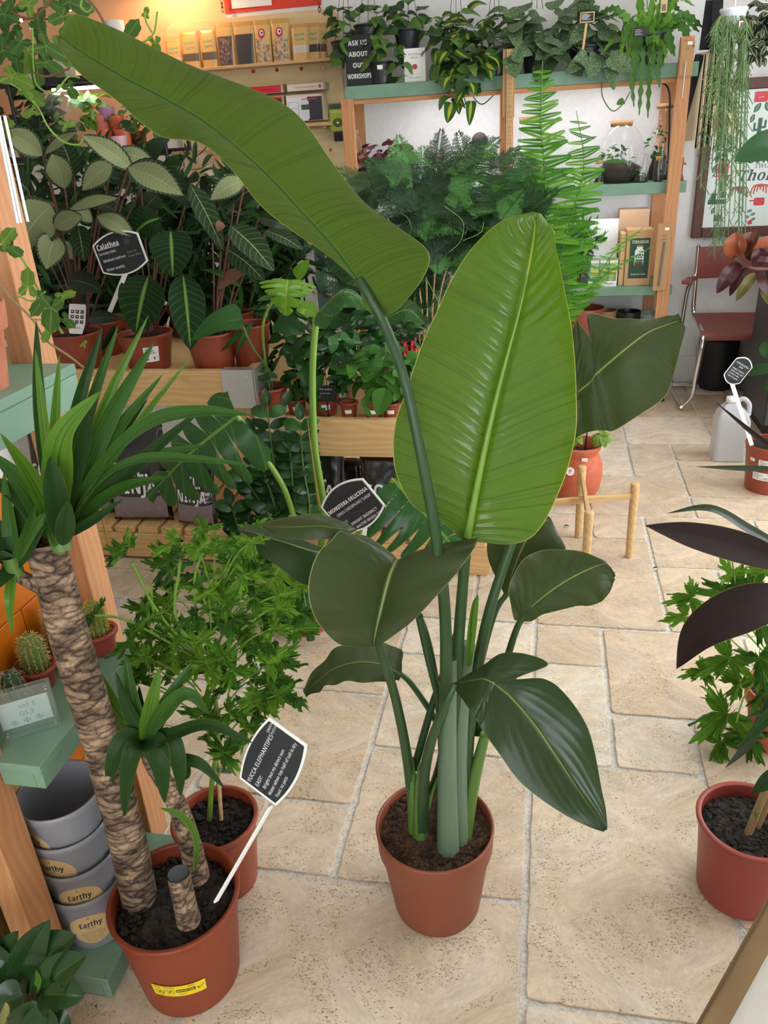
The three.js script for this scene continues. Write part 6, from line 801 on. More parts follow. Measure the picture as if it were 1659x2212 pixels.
// ---- middle shelf: glass terrariums, purple shamrock, books
const mossM = mat('#3f6a2c', 0.95, { bumpMap: soilTex, bumpScale: 0.01 }), darkEarthM = mat('#2a241e', 0.95);
function terrarium(name, label, cx, yb, z, prof, cork, fill, leaves, yS = 1.2) {       // prof in px [[r, h], ...]
  const p = PZ(cx, yb, z), k = perPx(p), c = V(p.x, yS, z), t = thing(name, label, 'terrarium', c);
  part(t, 'glass', latheG(prof.map(([r, h]) => [Math.max(0.0005, r * k), h * k]), 40, c), glassM);
  if (fill) { const rs = prof.filter(([, h]) => h <= fill).map(([r, h]) => [Math.max(0.0005, r * k - 0.002), h * k + 0.001]); part(t, 'earth', latheG([[0.0005, 0.001], ...rs.slice(1), [rs[rs.length - 1][0] * 0.6, fill * k * 1.12], [0.0005, fill * k * 1.2]], 28, c), darkEarthM); if (fill > 15) { const g = new THREE.SphereGeometry(1, 16, 10); g.scale(rs[rs.length - 1][0] * 0.55, 0.02, rs[rs.length - 1][0] * 0.5); g.translate(c.x - 0.02, c.y + fill * k * 1.15, c.z); part(t, 'moss', g, mossM); } }
  if (leaves) bush(t, leaves.map((b) => [...b, z]), ovGs, [pileaM, ficusGM, varM], leaves[0][4] || 12, { dz: 0.03 });
  if (cork) { const top = prof[prof.length - 1]; part(t, 'cork', latheG([[0.0005, top[1] * k - 0.004], [cork[0] * k * 0.9, top[1] * k - 0.004], [cork[0] * k, (top[1] + cork[1]) * k], [0.0005, (top[1] + cork[1]) * k]], 28, c), corkM); }
  return t;
}
reseed(221);
terrarium('terrarium', 'large domed terrarium with a wide cork on the middle shelf', 1334, 398, -4.85, [[0.1, 0.5], [32, 0.5], [40, 6], [50, 28], [53, 52], [48, 78], [36, 100], [26, 110]], [24, 11], 34, [[1320, 345, 22, 14], [1345, 340, 24, 16], [1335, 325, 18, 8]]);
terrarium('terrarium', 'tall terrarium bottle beside the end post, full of ferns', 1424, 398, -4.95, [[0.1, 0.5], [26, 0.5], [30, 4], [30, 70], [26, 90], [16, 110], [16, 138]], [20, 8], 40, [[1418, 310, 18, 16], [1428, 290, 14, 10]]);
terrarium('glass_jar', 'smallest corked tube jar in front of the end post', 1420, 396, -4.76, [[0.1, 0.5], [9, 0.5], [10, 3], [10, 44]], [8, 6], 8, [[1420, 380, 6, 6]]);
terrarium('glass_jar', 'lidded glass jar with moss between the two terrariums', 1382, 397, -4.77, [[0.1, 0.5], [16, 0.5], [17, 4], [17, 40], [12, 46], [14, 50], [10, 56], [0.1, 58]], null, 12, [[1382, 375, 10, 8]]);
terrarium('glass_jar', 'slim glass tube in front of the domed terrarium', 1292, 397, -4.77, [[0.1, 0.5], [9, 0.5], [10, 3], [10, 42]], [8, 5], 12, null);
terrarium('glass_jar', 'tall clear bell jar behind the purple shamrock', 768, 395, -4.86, [[0.1, 0.5], [17, 0.5], [18, 3], [18, 100], [12, 118]], [13, 8], 0, null);
terrarium('glass_jar', 'small corked bottle among the asparagus fern', 994, 395, -4.85, [[0.1, 0.5], [15, 0.5], [16, 4], [16, 34], [10, 48], [10, 56]], [11, 10], 0, null);
terrarium('glass_jar', 'wide glass jar behind the tall fern', 1140, 397, -4.9, [[0.1, 0.5], [34, 0.5], [36, 6], [38, 60], [30, 100], [24, 124]], [22, 10], 20, [[1130, 350, 20, 12]]);
terrarium('glass_jar', 'plain glass dome half hidden by the fern', 1248, 397, -4.92, [[0.1, 0.5], [22, 0.5], [24, 5], [25, 50], [16, 72], [0.1, 78]], null, 0, null);
{ const p = PZ(1036, 395, -4.88), t = thing('glass_carafe', 'round glass carafe with a dark ball stopper', 'carafe', V(p.x, 1.2, -4.88)), k = perPx(p); part(t, 'glass', latheG([[0.0005, 0.001], [22, 1], [27, 12], [27, 30], [14, 56], [17, 78]].map(([r, h]) => (r < 1 ? [r, h] : [r * k, h * k])), 32, t.position), glassM); const g = new THREE.SphereGeometry(17 * k, 28, 18); g.translate(p.x, 1.2 + 93 * k, -4.88); part(t, 'stopper', g, mat('#4d3d3c', 0.7), 'dark ball stopper'); }
{ const t = shelfPot('purple_shamrock', 'purple shamrock with dark butterfly leaves under the grow light', 820, -4.84, 30, 40, 1.2, { pm: blackPotM }); bush(t, [[800, 350, 32, 22, -4.82], [845, 340, 34, 24, -4.84], [825, 370, 40, 20, -4.8], [870, 350, 20, 10, -4.84], [785, 385, 16, 6, -4.78]], [ovalG('heart', 1.1, 0.1, 0.3)], [oxM, oxM, oxPM], 20, { dz: 0.06, hang: -0.3 }); for (let k = 0; k < 8; k++) stemPx(t, [[820, 385, -4.84], [790 + k * 10, 350, -4.82]], 0.0016, mat('#8a5a6a', 0.6), 'stem', 3, 5); }
card('book', 'white picture book with a blue and pink cover on the middle shelf', 'book', 866, 338, 910, 405, -4.9, 0.02, 1.2, (g, w, h) => { g.fillStyle = '#e8eef6'; g.fillRect(0, 0, w, h); g.fillStyle = '#7f9fd0'; g.fillRect(0, 0, w, 60); g.fillStyle = '#c05a72'; g.fillRect(10, 70, w - 20, 14); g.fillStyle = '#8fb4d8'; g.fillRect(10, 100, w - 20, 60); }, 160, 240, { group: 'books on the middle shelf' });
card('book', 'picture book with a red edged green cover on the middle shelf', 'book', 914, 336, 964, 405, -4.88, 0.02, 1.2, (g, w, h) => { g.fillStyle = '#eef0e8'; g.fillRect(0, 0, w, h); g.fillStyle = '#c9433e'; g.fillRect(0, 0, w, 22); g.fillStyle = '#8aa88a'; g.fillRect(20, 90, 70, 80); g.fillStyle = '#c07a4a'; g.fillRect(90, 150, 50, 30); g.fillStyle = '#555'; g.fillRect(24, 44, 110, 8); g.fillRect(24, 60, 80, 8); }, 160, 240, { group: 'books on the middle shelf' });
card('price_strip', 'white card strip with a red mark at the edge of the middle shelf', 'card', 1236, 384, 1272, 400, -4.73, 0.003, 1.2, (g, w, h) => { g.fillStyle = '#eceaf0'; g.fillRect(0, 0, w, h); g.fillStyle = '#d0344c'; g.font = 'bold 50px sans-serif'; g.fillText('P', w - 50, 56); }, 180, 72);
{ const p = PZ(1469, 395, -4.8), t = thing('wooden_toy', 'small turned wooden figure at the end of the middle shelf', 'figure', V(p.x, 1.2, -4.8)); part(t, 'body', latheG([[0.0005, 0], [0.014, 0], [0.016, 0.012], [0.008, 0.03], [0.007, 0.075], [0.0005, 0.076]], 24, t.position), mat('#8a4a2a', 0.5)); part(t, 'hat', latheG([[0.0005, 0.115], [0.008, 0.112], [0.01, 0.09], [0.024, 0.08], [0.024, 0.076], [0.0005, 0.076]], 24, t.position), mat('#a8622e', 0.5)); }
// ---- lower shelf
{ reseed(231); const t = shelfPot('parlour_palm', 'bright bushy palm in a red pot on the lower shelf', 1222, -4.8, 18, 30, 0.66, { pm: potRedM }); bush(t, [[1235, 510, 40, 60, -4.8], [1215, 540, 34, 40, -4.78], [1270, 520, 26, 30, -4.82], [1240, 555, 36, 30, -4.76]], laGs, [fernM, palmM, fernLM], 34, { up: 0.3, hang: 0.3 }); for (let k = 0; k < 8; k++) stemPx(t, [[1222, 600, -4.8], [1215 + k * 7, 540, -4.8]], 0.002, stemGreenM, 'stem', 3, 5);
  const t2 = shelfPot('parlour_palm', 'second bushy palm with shaded stems beside the card display', 1262, -4.88, 18, 34, 0.66, { pm: potDarkRedM }); bush(t2, [[1255, 530, 36, 40, -4.88], [1270, 500, 28, 30, -4.9]], laGs, [palmM, palmDM, fernM], 34, { up: 0.3, hang: 0.3 }); }
card('chalk_card', 'black price card before the bushy palm on the lower shelf', 'sign', 1205, 568, 1224, 592, -4.7, 0.003, undefined, (g, w, h) => { g.fillStyle = '#1d1f20'; g.fillRect(0, 0, w, h); g.fillStyle = '#ddd'; for (let k = 0; k < 4; k++) g.fillRect(12, 16 + k * 26, 50 + (k * 37) % 40, 5); }, 120, 128, { mat: blackM });
{ const a = PZ(1270, 622, -4.74), b = PZ(1341, 480, -4.74), t = thing('card_display', 'white display box of yellow flower cards on the lower shelf', 'box', V((a.x + b.x) / 2, 0.66, -4.78)); const yy = (y) => PZ(1305, y, -4.74).y; part(t, 'tray', merged([boxG(a.x, b.x, 0.66, yy(608), -4.745, -4.74, 0.001), boxG(a.x, b.x, 0.66, 0.665, -4.86, -4.745, 0.001), boxG(a.x, a.x + 0.004, 0.66, yy(590), -4.86, -4.745, 0.001), boxG(b.x - 0.004, b.x, 0.66, yy(590), -4.86, -4.745, 0.001)]), whiteM); part(t, 'back', boxG(a.x, b.x, 0.665, yy(478), -4.864, -4.86, 0.001), whiteM); part(t, 'lettering', faceG(a.x + 0.004, b.x - 0.004, 0.662, yy(610), -4.739), mat('#ffffff', 0.6, { map: canvasTex(256, 56, (g, w, h) => { g.fillStyle = '#eceae6'; g.fillRect(0, 0, w, h); g.fillStyle = '#33413a'; g.font = 'bold 30px serif'; g.textAlign = 'center'; g.fillText('another studio', w / 2, 30); g.fillRect(40, 42, 176, 3); }) })); const w3 = (b.x - a.x) / 3.2; for (let k = 0; k < 3; k++) { const x = a.x + 0.008 + k * (w3 + 0.003); const q = part(t, 'card', boxG(x, x + w3, 0.666, yy(562), -4.80, -4.765, 0.001), mat('#8fae9a', 0.6)); part(q, 'print', faceG(x + 0.002, x + w3 - 0.002, 0.67, yy(564), -4.764), mat('#ffffff', 0.6, { map: canvasTex(96, 220, (g, w, h) => { g.fillStyle = ['#9db8a4', '#7d9a88', '#a9bd8e'][k]; g.fillRect(0, 0, w, h); g.fillStyle = '#e2b93c'; g.beginPath(); g.arc(w / 2, 110, 30, 0, 7); g.fill(); g.fillStyle = '#e9e6d8'; g.fillRect(0, 0, w, 24); g.strokeStyle = '#5d7a5a'; g.lineWidth = 4; g.beginPath(); g.moveTo(w / 2, 140); g.lineTo(w / 2, 210); g.stroke(); }) })); } }
{ const a = PZ(1346, 624, -4.75), b = PZ(1412, 500, -4.75), t = thing('terrarium_kit', 'kraft terrarium kit box with a green jar picture', 'box', V((a.x + b.x) / 2, 0.66, -4.82)), top = PZ(1380, 496, -4.75).y; part(t, 'carton', boxG(a.x, b.x, 0.66, top, -4.9, -4.75, 0.003), mat('#c29a6c', 0.8)); part(t, 'print', faceG(a.x + 0.02, b.x - 0.012, 0.70, top - 0.045, -4.749), mat('#ffffff', 0.6, { map: canvasTex(256, 340, (g, w, h) => { g.fillStyle = '#1f4634'; g.fillRect(0, 0, w, h); g.fillStyle = '#dfe9e6'; g.beginPath(); g.roundRect(70, 90, 116, 150, 24); g.fill(); g.fillRect(90, 66, 76, 30); g.fillStyle = '#8a6a4a'; g.fillRect(94, 56, 68, 16); g.fillStyle = '#5c3b26'; g.fillRect(74, 206, 108, 34); g.fillStyle = '#3f7f52'; g.fillRect(80, 176, 96, 30); g.fillStyle = '#27432f'; for (let k = 0; k < 6; k++) { g.beginPath(); g.arc(90 + k * 16, 160 - (k % 2) * 18, 10, 0, 7); g.fill(); } g.fillStyle = '#e8e4d4'; g.font = 'bold 34px serif'; g.textAlign = 'center'; g.fillText('TERRARIUM', w / 2, 44, 220); g.font = '17px sans-serif'; g.fillText('BETWEEN TWO THORNS', w / 2, 310, 230); }) }));
  const t2 = single('kraft_box', boxG(a.x - 0.035, b.x - 0.01, 0.66, top + 0.09, -5.03, -4.905, 0.003), mat('#cba887', 0.8), 'tall plain kraft box behind the terrarium kit', 'box'); const u = single('kraft_box', boxG(a.x - 0.03, a.x - 0.002, 0.66, top - 0.02, -4.89, -4.76, 0.003), mat('#c7a27a', 0.8), 'narrow kraft box edge beside the terrarium kit', 'box'); }
// ---- bottom shelf of the unit: empty pots
for (const [cx, r, y, col, lab] of [[1262, 42, 668, '#9a4f42', 'wide dusty red pot on the lowest shelf'], [1308, 24, 674, '#8a6a4e', 'brown pot on the lowest shelf'], [1357, 27, 676, '#1c1d20', 'glossy black pot on the lowest shelf'], [1406, 25, 680, '#8d9a90', 'grey green pot on the lowest shelf beside the post']]) { const z = -4.86, p = PZ(cx, y, z), k = perPx(p), c = V(p.x, 0.3, z), h = p.y - 0.3 + 0.012; const t = thing('empty_pot', lab, 'pot', c, 'empty pots on the lowest shelf'); part(t, 'body', latheG([[0.0005, 0.004], [r * k * 0.7, 0], [r * k, h * 0.6], [r * k, h], [r * k - 0.006, h], [r * k - 0.008, h * 0.6], [r * k * 0.6, 0.01], [0.0005, 0.01]], 36, c), phys({ color: col, roughness: 0.35 })); }
// ---------------------------------------------------------------- pegboard with pouches and boxes, warm corner of the wall
{
  const z = -5.06, a = PZ(357, 60, z), b = PZ(748, 392, z), tl = PZ(360, 46, z), trr = PZ(722, 24, z), W = b.x - a.x, top = (tl.y + trr.y) / 2, bot = 1.1, t = thing('pegboard', 'large rounded plywood pegboard with wooden shelves and pegs', 'pegboard', V((a.x + trr.x) / 2, bot, z));
  const x0 = a.x, x1 = trr.x + 0.02, sh = new THREE.Shape(), R = 0.07; sh.moveTo(x0 + R, bot); sh.lineTo(x1 - R, bot); sh.quadraticCurveTo(x1, bot, x1, bot + R); sh.lineTo(x1, top - R); sh.quadraticCurveTo(x1, top, x1 - R, top); sh.lineTo(x0 + R, top); sh.quadraticCurveTo(x0, top, x0, top - R); sh.lineTo(x0, bot + R); sh.quadraticCurveTo(x0, bot, x0 + R, bot);
  const g = new THREE.ExtrudeGeometry(sh, { depth: 0.016, bevelEnabled: true, bevelSize: 0.002, bevelThickness: 0.002, bevelSegments: 2 }); g.translate(0, 0, z - 0.018); part(t, 'board', g, plyM);
  const ys = (PZ(560, 138, z + 0.1).y + PZ(420, 146, z + 0.1).y) / 2, yl = PZ(660, 266, z + 0.1).y;
  part(t, 'shelf', boxG(x0 + 0.02, PZ(714, 130, z + 0.1).x, ys - 0.016, ys, z + 0.003, z + 0.11, 0.003), blondM); part(t, 'shelf', boxG(x0 + 0.2, PZ(712, 260, z + 0.1).x, yl - 0.02, yl, z + 0.003, z + 0.12, 0.003), blondM);
  for (const [px, py] of [[698, 146], [702, 272]]) part(t, 'peg', tubeG([PZ(px, py, z + 0.1), PZ(px, py, z)], 0.014, 2, 14), blondM);
  for (const [px, py, c] of [[445, 157, '#f0b59a'], [496, 156, '#f0b59a'], [547, 154, '#b23a30'], [598, 151, '#b23a30'], [651, 148, '#b23a30'], [660, 270, '#c04038'], [714, 324, '#d26a5a']]) { const p = PZ(px, py, z + 0.001); part(t, 'peg_hole', tubeG([V(p.x, p.y, z - 0.002), V(p.x, p.y, z + 0.0012)], 0.011, 1, 16), mat(c, 0.7), 'hole showing the painted wall colour'); }
  for (const px of [482, 691]) { const p = PZ(px, 26, z); for (let k = 0; k < 9; k++) { const tor = new THREE.TorusGeometry(0.011, 0.0025, 6, 14); tor.scale(0.7, 1.25, 1); if (k % 2) tor.rotateY(Math.PI / 2); tor.translate(p.x, p.y + 0.012 + k * 0.021, z + 0.005); part(t, 'chain_link', tor, mat('#7a4a3a', 0.5, { metalness: 0.5 })); } }
  // pouches
  const pouch = (cx, yt, w, kind, lab, dz = 0) => { const zz = z + 0.07 + dz, p = PZ(cx, 130, zz), k = perPx(p), Wd = w * k, H = PZ(cx, yt, zz).y - ys, q = thing('snack_pouch', lab, 'pouch', V(p.x, ys, zz), 'pouches on the pegboard shelf'); const S = (sg) => (u, v) => { const ed = Math.pow(Math.max(0, 1 - Math.pow(Math.abs(u), 5)), 0.5) * Math.pow(Math.max(0, 1 - Math.pow(v, 2.2)), 0.7); return V(p.x + u * Wd / 2 * (1 + 0.06 * v), ys + v * H, zz + sg * (0.026 * ed + 0.002) - v * 0.012); };
    const T = canvasTex(128, 220, (g, w2, h2) => { g.fillStyle = '#d2ab6c'; g.fillRect(0, 0, w2, h2); g.fillStyle = '#bf9656'; g.fillRect(0, 0, w2, 26); if (kind === 'tall') { g.fillStyle = '#5a4a48'; g.beginPath(); g.moveTo(14, 70); g.lineTo(w2 - 14, 70); g.lineTo(w2 - 16, h2); g.lineTo(16, h2); g.fill(); speck(g, w2, h2 - 70, 0, ['#000'], 1, 2, 1); g.globalAlpha = 0.6; for (let i = 0; i < 90; i++) { g.fillStyle = ['#7c6a66', '#3c3232', '#9a8a84', '#6d5348'][i % 4]; g.beginPath(); g.arc(20 + rnd() * 88, 80 + rnd() * 136, rr(4, 10), 0, 7); g.fill(); } g.globalAlpha = 1; } else if (kind === 'dark') { g.fillStyle = '#3f3a3e'; g.fillRect(12, 66, w2 - 24, h2 - 66); speck(g, w2, h2, 0, ['#000'], 1, 1, 1); } else if (kind === 'eye') { g.globalAlpha = 0.8; for (let i = 0; i < 80; i++) { g.fillStyle = ['#a08e80', '#8a7a70', '#bdb0a2', '#6d6460'][i % 4]; g.beginPath(); g.arc(16 + rnd() * 96, 100 + rnd() * 116, rr(5, 11), 0, 7); g.fill(); } g.globalAlpha = 1; g.fillStyle = '#b53a5e'; g.beginPath(); g.arc(64, 70, 26, 0, 7); g.fill(); g.fillStyle = '#f3eee8'; g.beginPath(); g.arc(64, 66, 14, 0, 7); g.fill(); g.fillStyle = '#221a1a'; g.beginPath(); g.arc(66, 66, 7, 0, 7); g.fill(); } else { g.fillStyle = '#4a9a80'; g.font = 'bold 26px sans-serif'; g.textAlign = 'center'; g.save(); g.translate(64, 76); g.rotate(-0.08); g.fillText('Ghost', 0, 0); g.fillText('Terra', 0, 30); g.restore(); g.fillStyle = kind === 'light' ? '#c9c2ba' : kind === 'black' ? '#2d2f34' : '#5d564e'; g.fillRect(8, 130, w2 - 16, 46); if (kind === 'mix') speck(g, w2, 0, 0, ['#fff'], 1, 2, 1); } });
    const m = phys({ map: T, roughness: 0.35, clearcoat: 0.4, clearcoatRoughness: 0.2 }); part(q, 'front', surfG(S(1), 10, 14), m); part(q, 'back', surfG(S(-1), 8, 8), mat('#c79f60', 0.7)); };
  reseed(241);
  [[378, 84, 36, 'light', 'first short kraft pouch at the pegboard corner'], [415, 68, 40, 'mix', 'second kraft pouch, dark seeds in its window'], [455, 64, 36, 'mix', 'third kraft pouch, grey seeds in its window'], [492, 48, 40, 'tall', 'clear fronted pouch of brown bark pieces'], [533, 45, 48, 'dark', 'widest pouch, filled with dark grey charcoal'], [572, 42, 36, 'eye', 'pouch of pebbles with a pink eye sticker, first of the pair'], [610, 39, 38, 'eye', 'tallest pouch with a pink eye sticker over grey pebbles'], [652, 50, 38, 'light', 'kraft pouch with a pale window near the peg'], [682, 48, 28, 'black', 'kraft pouch with a black window near the peg'], [700, 48, 16, 'black', 'last narrow kraft pouch at the shelf end']].forEach((p, k) => pouch(p[0], p[1], p[2], p[3], p[4], k > 7 ? -0.02 * (k - 7) : 0));
  // boxed kits on the lower pegboard shelf
  const kit = (xa, xb, yt, yb, col, lab, pic, zz) => { const A = PZ(xa, yb, zz), B = PZ(xb, yt, zz), q = thing('plant_kit_box', lab, 'box', V((A.x + B.x) / 2, A.y, zz), 'boxed kits on the pegboard'); part(q, 'carton', boxG(A.x, B.x, A.y, B.y, zz - 0.09, zz, 0.002), mat('#b9a888', 0.7)); part(q, 'print', faceG(A.x + 0.004, B.x - 0.012, A.y + 0.003, B.y - 0.004, zz + 0.0008), mat('#ffffff', 0.5, { map: canvasTex(256, pic ? 256 : 80, (g, w, h) => { g.fillStyle = col; g.fillRect(0, 0, w, h); if (pic) { g.fillStyle = '#eceaee'; g.fillRect(0, 24, w, h - 24); g.fillStyle = '#3a343c'; g.fillRect(150, 24, 106, h - 24); g.strokeStyle = '#b9bcc8'; g.lineWidth = 6; g.strokeRect(14, 70, 70, 130); g.beginPath(); g.moveTo(14, 130); g.lineTo(84, 130); g.stroke(); g.fillStyle = '#dfe2ea'; g.fillRect(100, 60, 60, 180); g.fillStyle = '#33503a'; for (let k = 0; k < 8; k++) { g.beginPath(); g.arc(115 + (k % 4) * 14, 110 + Math.floor(k / 4) * 26, 13, 0, 7); g.fill(); } g.fillStyle = '#d05a6a'; g.fillRect(110, 40, 110, 10); } else { g.fillStyle = '#5a2a34'; g.font = '26px sans-serif'; g.textAlign = 'center'; g.fillText('botanical kit', w / 2, 50, 140); g.fillStyle = '#c4476a'; g.fillRect(w - 34, 20, 18, 40); } }) })); };
  const zz = z + 0.11, yb = 264; kit(622, 698, 200, yb, '#e6d6cc', 'boxed kit with a window photograph, front of the end stack', true, zz); kit(540, 612, 206, yb, '#d02c38', 'boxed kit with a red top edge in the middle stack', true, zz); kit(470, 534, 212, yb, '#d8458a', 'boxed kit with a pink top edge, mostly behind the leaf', true, zz);
  kit(620, 702, 176, 199, '#e3d2c8', 'pale box lying on top of the end stack', false, zz - 0.01); kit(541, 610, 181, 205, '#d02433', 'red topped box lying on the middle stack', false, zz - 0.01); kit(480, 530, 186, 211, '#d8458a', 'pink topped box lying on the first stack', false, zz - 0.01);
  // tool pack and clip hanging at the board's edge
  const tp = thing('tool_pack', 'lime green tool packet hanging at the pegboard edge', 'packet', PZ(729, 285, z + 0.04)); part(tp, 'card', boxPx(714, 222, 744, 284, z + 0.04, 0.006, 0.002), mat('#9aab3a', 0.5)); part(tp, 'print', (() => { const A = PZ(714, 284, z + 0.04), B = PZ(744, 222, z + 0.04); return faceG(A.x + 0.003, B.x - 0.003, A.y + 0.003, B.y - 0.003, z + 0.041); })(), mat('#ffffff', 0.5, { map: canvasTex(128, 256, (g, w, h) => { g.fillStyle = '#a3b23c'; g.fillRect(0, 0, w, h); g.fillStyle = '#3c4a3a'; g.fillRect(0, 0, w, 50); g.fillStyle = '#eef0d8'; g.font = '18px sans-serif'; g.fillText('MOISTURE', 14, 84); g.fillStyle = '#4a5a22'; g.beginPath(); g.arc(64, 180, 44, 0, 7); g.fill(); g.fillStyle = '#e8eaa0'; g.beginPath(); g.arc(64, 180, 10, 0, 7); g.fill(); }) }));
  const cl = thing('black_clamp', 'black plastic clamp sticking out beside the tool packet', 'clamp', PZ(735, 306, z + 0.06)); part(cl, 'grip', boxPx(722, 284, 742, 306, z + 0.06, 0.03, 0.004), blackM); part(cl, 'arm', tubeG([PZ(738, 289, z + 0.07), PZ(772, 286, z + 0.07)], 0.014, 2, 12), blackM);
  // poster above, and the wall lamp that warms this corner
  const ps = thing('wall_poster', 'orange red poster with a white sheet at the top edge', 'poster', PZ(600, 24, z - 0.02)); const A = PZ(487, 30, BACK + 0.006), B = PZ(695, 20, BACK + 0.006); part(ps, 'sheet', boxG(A.x, B.x, A.y, 2.6, BACK + 0.001, BACK + 0.006, 0.001), mat('#d9402c', 0.6)); const C = PZ(502, 28, BACK + 0.012), D = PZ(588, 22, BACK + 0.012); part(ps, 'white_sheet', boxG(C.x, D.x, C.y + 0.02, 2.6, BACK + 0.007, BACK + 0.012, 0.001), whiteM);
}
{ // wall lamp above the picture, warming the plaster
  const p = V(-2.15, 2.42, -4.88), t = thing('wall_lamp', 'warm wall lamp high in the back corner', 'lamp', p.clone()); part(t, 'arm', tubeG([V(-2.15, 2.46, BACK), V(-2.15, 2.46, -4.88)], 0.008, 3, 8), brassM); part(t, 'shade', latheG([[0.02, 0.06], [0.05, 0.05], [0.09, -0.03], [0.088, -0.03], [0.048, 0.046]], 28, p), mat('#d8b078', 0.6)); const g = new THREE.SphereGeometry(0.03, 16, 12); g.translate(p.x, p.y, p.z); part(t, 'bulb', g, mat('#ffffff', 0.5, { emissive: new THREE.Color(1, 0.62, 0.28), emissiveIntensity: 6 })); const l = new THREE.PointLight(new THREE.Color(1, 0.62, 0.32), 1.1, 0, 2); l.position.copy(p); l.castShadow = true; scene.add(l);
  const q = thing('fairy_lights', 'string of tiny warm fairy lights hanging in the corner', 'lights', PZ(90, 50, -4.2)); part(q, 'cord', tubeG([[170, -110], [150, 20], [120, 40], [45, 45], [25, 100], [60, 120]].map((a) => PZ(a[0], a[1], -4.2)), 0.003, 24, 5), blackM); for (const [x, y] of [[151, 20], [46, 44], [10, 38], [68, 60], [24, 82]]) { const s = new THREE.SphereGeometry(0.008, 10, 8), c = PZ(x, y, -4.2); s.translate(c.x, c.y, c.z); part(q, 'bulb', s, mat('#ffffff', 0.5, { emissive: new THREE.Color(1, 0.75, 0.4), emissiveIntensity: 8 })); }
}
{ // black wire rack in the back corner with pots and plants
  const z = -4.55, y1 = PZ(110, 168, z).y, y2 = PZ(200, 330, z).y, xa = PZ(-60, 168, z).x, xb = PZ(335, 155, z).x, t = thing('wire_rack', 'black wire rack with a strip light in the far corner', 'rack', V((xa + xb) / 2, 0, z - 0.15));
  for (const y of [y1, y2, 0.35]) { const s = part(t, 'shelf', merged([boxG(xa, xb, y - 0.035, y, z - 0.012, z, 0.003), boxG(xa, xb, y - 0.035, y, z - 0.34, z - 0.328, 0.003), ...Array.from({ length: 30 }, (_, k) => boxG(lerp(xa, xb, k / 29) - 0.003, lerp(xa, xb, k / 29) + 0.003, y - 0.008, y - 0.002, z - 0.33, z - 0.01, 0.001))]), blackM); }
  for (const x of [PZ(30, 250, z).x, xb - 0.01]) for (const zz of [z - 0.006, z - 0.33]) part(t, 'post', tubeG([V(x, 0, zz), V(x, y1 + 0.02, zz)], 0.012, 2, 10), blackM);
  const lx = PZ(165, 178, z - 0.1).x; part(t, 'strip_light', boxG(lx - 0.16, lx + 0.16, y1 - 0.062, y1 - 0.045, z - 0.12, z - 0.09, 0.004), ledM); areaLamp(lx, y1 - 0.066, z - 0.105, 0.32, 0.03, new THREE.Color(0.95, 0.97, 1), 30);
  const pc = ['#c58bb8', '#e0683c', '#e88a76', '#dd6a44', '#e2704e', '#f0c3c6']; [[229, 232, 258, 0], [250, 250, 258, 1], [221, 250, 258, 2], [224, 280, 298, 3], [264, 280, 298, 4], [256, 294, 318, 5]].forEach(([cx, yt, , k]) => { const zz = z - 0.08 + (k > 2 ? 0.05 : 0) + (k === 5 ? 0.06 : 0), p = PZ(cx, yt, zz), r = 17 * perPx(p), h = [0.2, 0.14, 0.14, 0.075, 0.075, 0.05][k], c = V(p.x, k < 3 ? y2 + [0.16, 0.08, 0.08][k] * 1 : y2, zz); const hh = Math.max(0.05, p.y - c.y); const q = thing('small_ceramic_pot', ['lilac pot topping the little stack of bright pots', 'orange pot at the upper end of the bright stack', 'coral pot beside the orange one in the bright stack', 'orange pot at the bottom of the bright stack', 'orange pot at the bottom end of the bright stack', 'small pale pink pot before the bright stack'][k], 'pot', c, 'bright little pots'); part(q, 'body', latheG([[0.0005, 0.003], [r * 0.8, 0], [r, hh], [r - 0.004, hh], [r * 0.7, 0.008], [0.0005, 0.008]], 28, c), phys({ color: pc[k], roughness: 0.4 })); });
  { const bl = thing('pot_riser', 'low wooden riser under the upper bright pots', 'stand', V(PZ(235, 290, z - 0.1).x, y2, z - 0.1)); const x = PZ(235, 290, z - 0.1).x; part(bl, 'top', boxG(x - 0.09, x + 0.09, y2 + 0.06, y2 + 0.078, z - 0.13, z - 0.03, 0.003), blondM); part(bl, 'leg', boxG(x - 0.085, x - 0.07, y2, y2 + 0.06, z - 0.12, z - 0.04, 0.002), blondM); part(bl, 'leg', boxG(x + 0.07, x + 0.085, y2, y2 + 0.06, z - 0.12, z - 0.04, 0.002), blondM); }
  reseed(251);
  const lime = leafMat(plainTex('#77b548', '#96cc6c', '#d2e6b8', 7), { gloss: 0.3, through: 0.3 }); let p = V(PZ(150, 330, z - 0.12).x, y2, z - 0.12), a = pottedAt('prayer_plant', 'bright lime prayer plant in clear wrap under the rack light', 'plant', p, 0.05, 0.065, 0.1, potM); bush(a, [[150, 240, 42, 26, z - 0.1], [185, 230, 26, 12, z - 0.1], [120, 220, 26, 10, z - 0.1]], ovGs, [lime, lime, varM], 34, { dz: 0.06 }); part(a, 'sleeve', surfG((u, v) => { const an = u * 2.2, R = lerp(0.07, 0.15, v) + 0.012 * Math.sin(an * 5 + v * 3); return V(p.x + Math.sin(an) * R, p.y + 0.02 + v * 0.3, p.z + Math.cos(an) * R * 0.7); }, 30, 8), sleeveM, 'clear crinkled plastic sleeve');
  p = V(PZ(60, 330, z - 0.15).x, y2, z - 0.15); a = pottedAt('leafy_houseplant', 'mixed dark foliage plant at the rack post', 'plant', p, 0.05, 0.07, 0.1, potDarkRedM); bush(a, [[60, 260, 50, 24, z - 0.1], [90, 285, 40, 16, z], [20, 240, 40, 14, z - 0.1], [110, 255, 30, 10, z - 0.05]], ovGs, [pothDM, calDarkM, calZebraM, palmM], 44, { dz: 0.08 });
